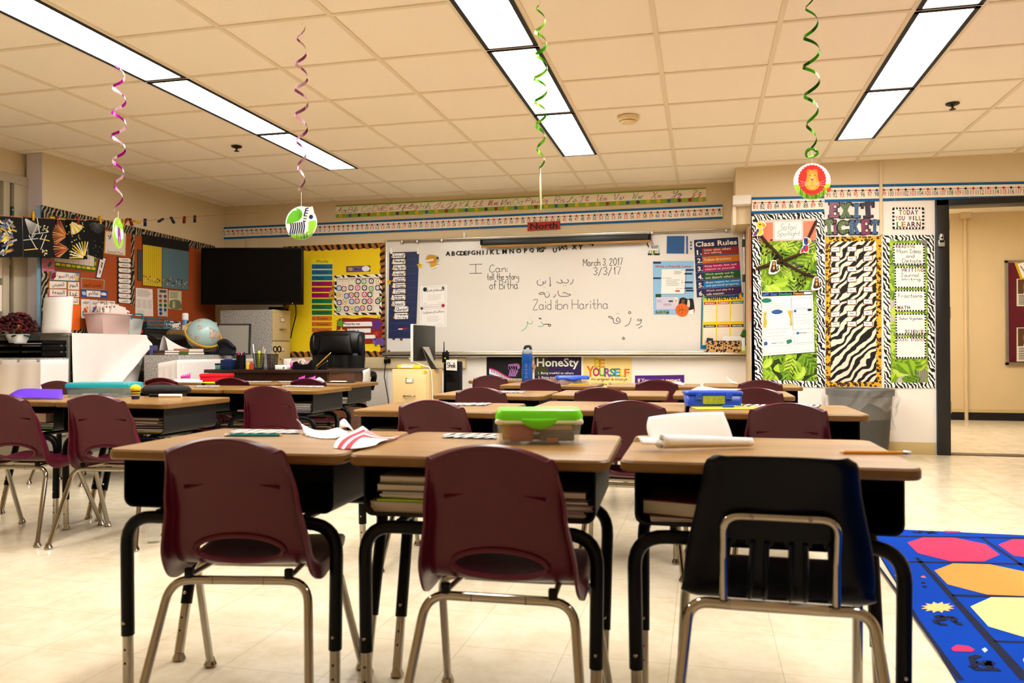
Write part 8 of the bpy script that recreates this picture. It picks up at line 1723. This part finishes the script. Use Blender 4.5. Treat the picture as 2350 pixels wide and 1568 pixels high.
# water bottle
p = od(1210, 879); t = thing('water_bottle', 'tall translucent blue water bottle with a grey flip lid', 'bottle', p); f = ray(CX, CY); k_ = (p.x*f.x+p.y*f.y+(DH-EYE)*f.z)/FPX; H = 86*k_; r = 12.5*k_; M_BOT = mat('blue_tritan', '#0a4a98', .1, spec=.6, alpha=.86)
b = MB(); b.lathe([(.001, 0), (r*.9, 0), (r, .012), (r, H*.36), (r*.93, H*.42), (r*.93, H*.5), (r, H*.56), (r, H*.74), (r*.92, H*.79)], M_BOT, 28); b.build('bottle_body', t)
b = MB(); b.lathe([(r*.95, H*.78), (r*.97, H*.83), (r*.7, H*.89), (.001, H*.90)], flat('#7c8288', .35), 28); b.build('lid', t); b = MB(); b.tube(fillet([(-r*.5, 0, H*.88), (-r*.35, 0, H*.97), (r*.55, 0, H*.98), (r*.7, 0, H*.88)], r*.3), r*.26, flat('#22252a', .4), 10); b.build('carry_loop', t)
b = MB(); [b.box((-.006 if k % 2 else -.012, -r-.0006, H*(.16+.05*k)), (.006 if k % 2 else .012, -r+.001, H*(.163+.05*k)), flat('#c8d4e0')) for k in range(8)]; b.text if False else None; b.build('scale_marks', t)
t, w, h = lidded('pencil_box', 'clear pencil box with a blue lid in front of the Honesty poster', 1277, 1352, 883, 863, .34, M_CLR, mat('blue_lid', '#1c4ac8', .3, spec=.5), None, .13)
inbox(t, flat('#b86a74'), (-.10, -.05, .004), (-.01, .02, .028), 'crayon_pile', 'pinkish crayons in the blue lidded clear box', 'crayons'); inbox(t, flat('#6a6a78'), (.0, -.05, .004), (.06, .03, .026), 'grey_erasers', 'grey erasers in the blue lidded clear box', 'erasers'); inbox(t, flat('#d8a05c'), (.065, -.05, .004), (.10, .03, .022), 'orange_glue_stick', 'orange stick at the right inside the blue lidded clear box', 'glue stick')
# left block
net('folder', 'bright purple folder on the left edge desk', 'folder', [[(22, 905, 911), (50, 893, 910), (100, 893, 910), (143, 894, 910.5)], [(24, 908, 914), (55, 903, 914), (100, 904, 914), (144, 906, 914.5)], [(30, 912, 918), (60, 913, 917), (100, 914, 917), (144, 915, 917)]], mat('folder_purple', '#5a28c8', .4))
flatpatch('worksheet', 'white sheet under the purple folder at the left edge', 'paper', [(-40, 911), (30, 911), (22, 917), (-60, 918)], M_WHITE, th=.002)
t, w, h = lidded('pencil_box', 'clear pencil box with a teal lid on the left block desk', 148, 294, 912, 879, .33, mat('clear_teal', '#a8c4c4', .15, alpha=.2), mat('teal_lid', '#1c98a4', .25, spec=.5), None, .17, .95, latch=False)
for i, (lo, hi, c, n_) in enumerate((((-.09, -.07, .006), (.0, -.055, .02), '#f0e8e8', 'white marker'), ((-.07, -.06, .022), (.03, -.045, .036), '#5a84c8', 'blue capped marker'), ((.02, -.065, .006), (.11, -.05, .02), '#e8b8c0', 'pink marker'), ((-.1, -.03, .006), (.1, .05, .03), '#c8b8c8', 'mixed markers at the back'))): inbox(t, flat(c), lo, hi, 'marker', '%s inside the teal lidded box' % n_, 'marker', group='markers in the teal box')
p = od(311, 916); t = thing('highlighter', 'stubby yellow and black striped bee highlighter', 'highlighter', p); b = MB(); b.lathe([(.001, 0), (.018, 0), (.02, .012), (.021, .018)], NAVYI, 18); b.lathe([(.021, .018), (.021, .024)], YE, 18); b.lathe([(.021, .024), (.021, .030)], NAVYI, 18); b.lathe([(.021, .030), (.022, .036)], YE, 18); b.lathe([(.022, .036), (.022, .041)], NAVYI, 18); b.build('body', t); MB().ball((0, 0, .056), .026, flat('#f0d81c'), 18, (1, 1, .75)).build('cap', t)
A, B_ = od(322, 911), od(437, 909); b = MB(); ax_ = (B_-A); pp = Vector((-ax_.y, ax_.x, 0)).normalized()
def casef(u, v): a = 2*pi*v; e = .25+.75*max(0, sin(pi*min(1, max(0, u))))**.16; return A+ax_*u+pp*(.05+.05*cos(a)*e)+Vector((0, 0, .032+.031*sin(a)*e*(1-.15*u)))
b.grid(casef, 18, 16, mat('black_canvas', '#08080a', .85, bump=.2, bscale=200)); o = tag(b.build('pencil_case'), 'soft black zip pencil case on the left block desk', 'pencil case')
a_, c_ = hZ(343, 908, DH+.011), hZ(417, 908, DH+.011); b = MB(); b.tube([a_, a_.lerp(c_, .3)], .009, M_BLACKP, 10); b.tube([a_.lerp(c_, .3), c_], .009, M_WHITE, 10); tag(b.build('marker'), 'white dry-erase marker in front of the black pencil case', 'marker')
t, w, h = lidded('pencil_box', 'red plastic pencil box on the third left block row', 458, 522, 877.5, 858, .3, mat('red_plastic', '#b80c1c', .3, spec=.5), mat('red_lid', '#cc1424', .3, spec=.5), None, .14, .97, latch=False, rad=.01)
flatpatch('folder', 'yellow folder in front of the red pencil box', 'folder', [(470, 877), (505, 877), (500, 880), (462, 880)], mat('folder_yellow', '#e8c010', .5), th=.002)
net('worksheet', 'stack of white papers under the pink paper crown', 'paper', [[(395, 870, 875), (390, 877.5, 878.5)], [(430, 869, 875), (430, 878, 879)], [(466, 870, 875), (464, 878, 879)]], M_WHITE, solid=.004)
def crown(name, label, px, py, w_, h_, c):
    p = od(px, py); b = MB(); n = 28
    f = ray(CX, CY); k_ = (p.x*f.x+p.y*f.y+(DH-EYE)*f.z)/FPX; R_ = w_*k_/2; H_ = h_*k_
    vs = []
    for k in range(n+1): a = 2*pi*k/n; zt_ = H_*(1 if k % 2 else .55)*(.8+.2*cos(a)); vs += [p+Vector((R_*cos(a), R_*.6*sin(a)+R_*.7, .0)), p+Vector((R_*1.05*cos(a), R_*.62*sin(a)+R_*.7, zt_))]
    for k in range(n): b.add([vs[2*k], vs[2*k+2], vs[2*k+3], vs[2*k+1]], [(0, 1, 2, 3)], c)
    return tag(b.build(name, solid=.0015), label, 'paper craft')
crown('paper_hat', 'pink toothed paper crown on the third left block row', 421, 875, 22, 20, flat('#d02c9c'))
crown('paper_flower', 'magenta paper flower on the third row desk, left of two', 690, 876.5, 14, 15, flat('#d838b0')); crown('paper_flower', 'magenta paper flower on the third row desk, right of two', 713, 876.5, 16, 14, flat('#e050c0'))
net('tissue', 'pale blue crumpled tissue beside the magenta paper flowers', 'tissue', [[(722, 872, 876), (720, 877, 878)], [(733, 866, 875.5), (733, 873, 878)], [(745, 874, 876), (743, 878, 878.5)]], flat('#c8d8dc'))
flatpatch('tablet', 'thin dark folder lying at the right end of the third left block row', 'folder', [(758, 875.5), (818, 876), (812, 879), (748, 878.5)], flat('#1f1c1c'), th=.004); flatpatch('worksheet', 'white paper on the thin dark folder of the third left block row', 'paper', [(762, 875), (797, 875.3), (793, 877), (756, 876.8)], M_WHITE, th=.002, lift=.007)

# ------------------------------------------------------------------ books and papers inside the desks
def inside(key, items, where):
    o = D[key]; Mx = o.matrix_basis if False else (Matrix.Translation(o.location) @ Matrix.Rotation(o.rotation_euler.z, 4, 'Z')); zb_ = DH-.026-.125+.005
    z = {}
    for i, (side, w_, h_, col, rot, kind, lb) in enumerate(items):
        x = {'l': -.14, 'c': 0, 'r': .15}[side]; zz_ = z.get(side, 0); b = MB(); R = Matrix.Rotation(rot, 4, 'Z')
        b.X = Mx @ Matrix.Translation((x, .20, zb_+zz_)) @ R
        d_ = .14
        if kind == 'book': b.box((-w_/2, -d_, 0), (w_/2, d_, .003), flat(col)); b.box((-w_/2, -d_, h_-.003), (w_/2, d_, h_), flat(col)); b.box((-w_/2, -d_+.004, .003), (w_/2-.004, d_-.004, h_-.003), flat('#cfc6b4')); b.box((-w_/2-.001, d_-.003, 0), (w_/2, d_, h_), flat(col))
        else:
            for k in range(max(1, int(h_/.004))): b.box((-w_/2+random.uniform(0, .008), -d_+random.uniform(0, .012), k*.004), (w_/2-random.uniform(0, .008), d_, k*.004+.0034), flat(col if k % 3 != 1 else '#dcd6cc'))
        tag(b.build('book' if kind == 'book' else 'paper_stack'), lb + ' inside the ' + where, 'book' if kind == 'book' else 'paper stack', 'books and papers in the desks'); z[side] = zz_+h_+.0008
fm = 'middle front desk'
inside('f2', [('l', .27, .026, '#a8a294', 0, 'book', 'thick grey book at the bottom left'), ('l', .25, .006, '#b4e01c', .02, 'paper', 'lime green folder on the left'), ('l', .22, .016, '#c8c4bc', -.05, 'paper', 'loose white papers on the left'), ('l', .24, .020, '#4a463e', .03, 'book', 'dark book on the left'), ('l', .22, .018, '#8a8478', .0, 'book', 'grey book at the top left'),
              ('r', .22, .016, '#b8a4b0', 0, 'paper', 'lilac papers at the bottom right'), ('r', .24, .014, '#8c8490', .04, 'book', 'grey book on the right'), ('r', .24, .012, '#a89a9a', -.03, 'paper', 'pinkish papers on the right'), ('r', .22, .02, '#3a3432', 0, 'book', 'dark book at the top right')], fm)
inside('f3', [('l', .26, .008, '#c8c2cc', .1, 'paper', 'flat white papers'), ('l', .20, .036, '#5c1c20', -.25, 'book', 'thick dark red book turned at an angle')], 'right front desk')
inside('a1', [('l', .25, .03, '#3a342c', 0, 'paper', 'brown papers low'), ('l', .25, .02, '#4a443c', .03, 'book', 'dark book'), ('l', .24, .012, '#8a8478', .0, 'paper', 'grey papers on top')], 'second row left desk')
inside('a2', [('r', .24, .03, '#3a3836', 0, 'book', 'dark book low'), ('r', .24, .02, '#5a5650', .04, 'paper', 'grey papers')], 'second row middle desk')
inside('a3', [('r', .2, .02, '#4a4640', .2, 'paper', 'dim grey papers'), ('r', .2, .02, '#3a3834', -.3, 'book', 'dark tilted book')], 'second row right desk')
inside('g1', [('r', .24, .008, '#c8a01c', 0, 'paper', 'yellow folder'), ('r', .2, .01, '#cfd4d8', .05, 'paper', 'white notebook'), ('r', .24, .02, '#3a3634', .1, 'paper', 'dark papers'), ('r', .2, .016, '#5a5450', -.1, 'book', 'brown book'), ('r', .2, .016, '#4a4644', -.05, 'book', 'grey brown book on top')], 'left block desk under the pencil case')
inside('g2', [('r', .24, .012, '#2c9c4c', 0, 'paper', 'green folder'), ('r', .24, .02, '#8a8a94', .06, 'paper', 'grey papers'), ('r', .12, .05, '#7a1422', 0, 'book', 'dark red book')], 'left edge desk')
inside('h1', [('l', .24, .012, '#7a3a34', 0, 'paper', 'reddish folder'), ('c', .22, .05, '#b0aca8', 0, 'paper', 'thick white paper pile'), ('r', .24, .012, '#3a3a5a', 0, 'book', 'navy book'), ('r', .24, .045, '#a8a4a8', .0, 'paper', 'thick pile of worksheets')], 'second left block row right desk')
inside('h2', [('r', .22, .016, '#8c8c88', 0, 'paper', 'grey papers'), ('c', .2, .03, '#4a3a3a', 0, 'book', 'brown book')], 'second left block row middle desk')
inside('i1', [('r', .22, .03, '#a89c88', 0, 'paper', 'cream papers'), ('r', .22, .02, '#5a5c50', 0, 'book', 'olive book')], 'third left block row right desk')
# small bottle on the floor and one low object
p = hZ(352, 1245, 0); b = MB(); b.lathe([(.001, 0), (.028, 0), (.03, .01), (.03, .10), (.012, .13), (.012, .145), (.001, .145)], M_CLR, 18, p); tag(b.build('plastic_bottle'), 'small clear plastic bottle standing on the floor behind the left front chair', 'bottle')
for o in list(S.objects):                        # clean-up: the prototypes' placeholder labels are all replaced
    if o.get('label') == 'x': o['label'] = 'student furniture'
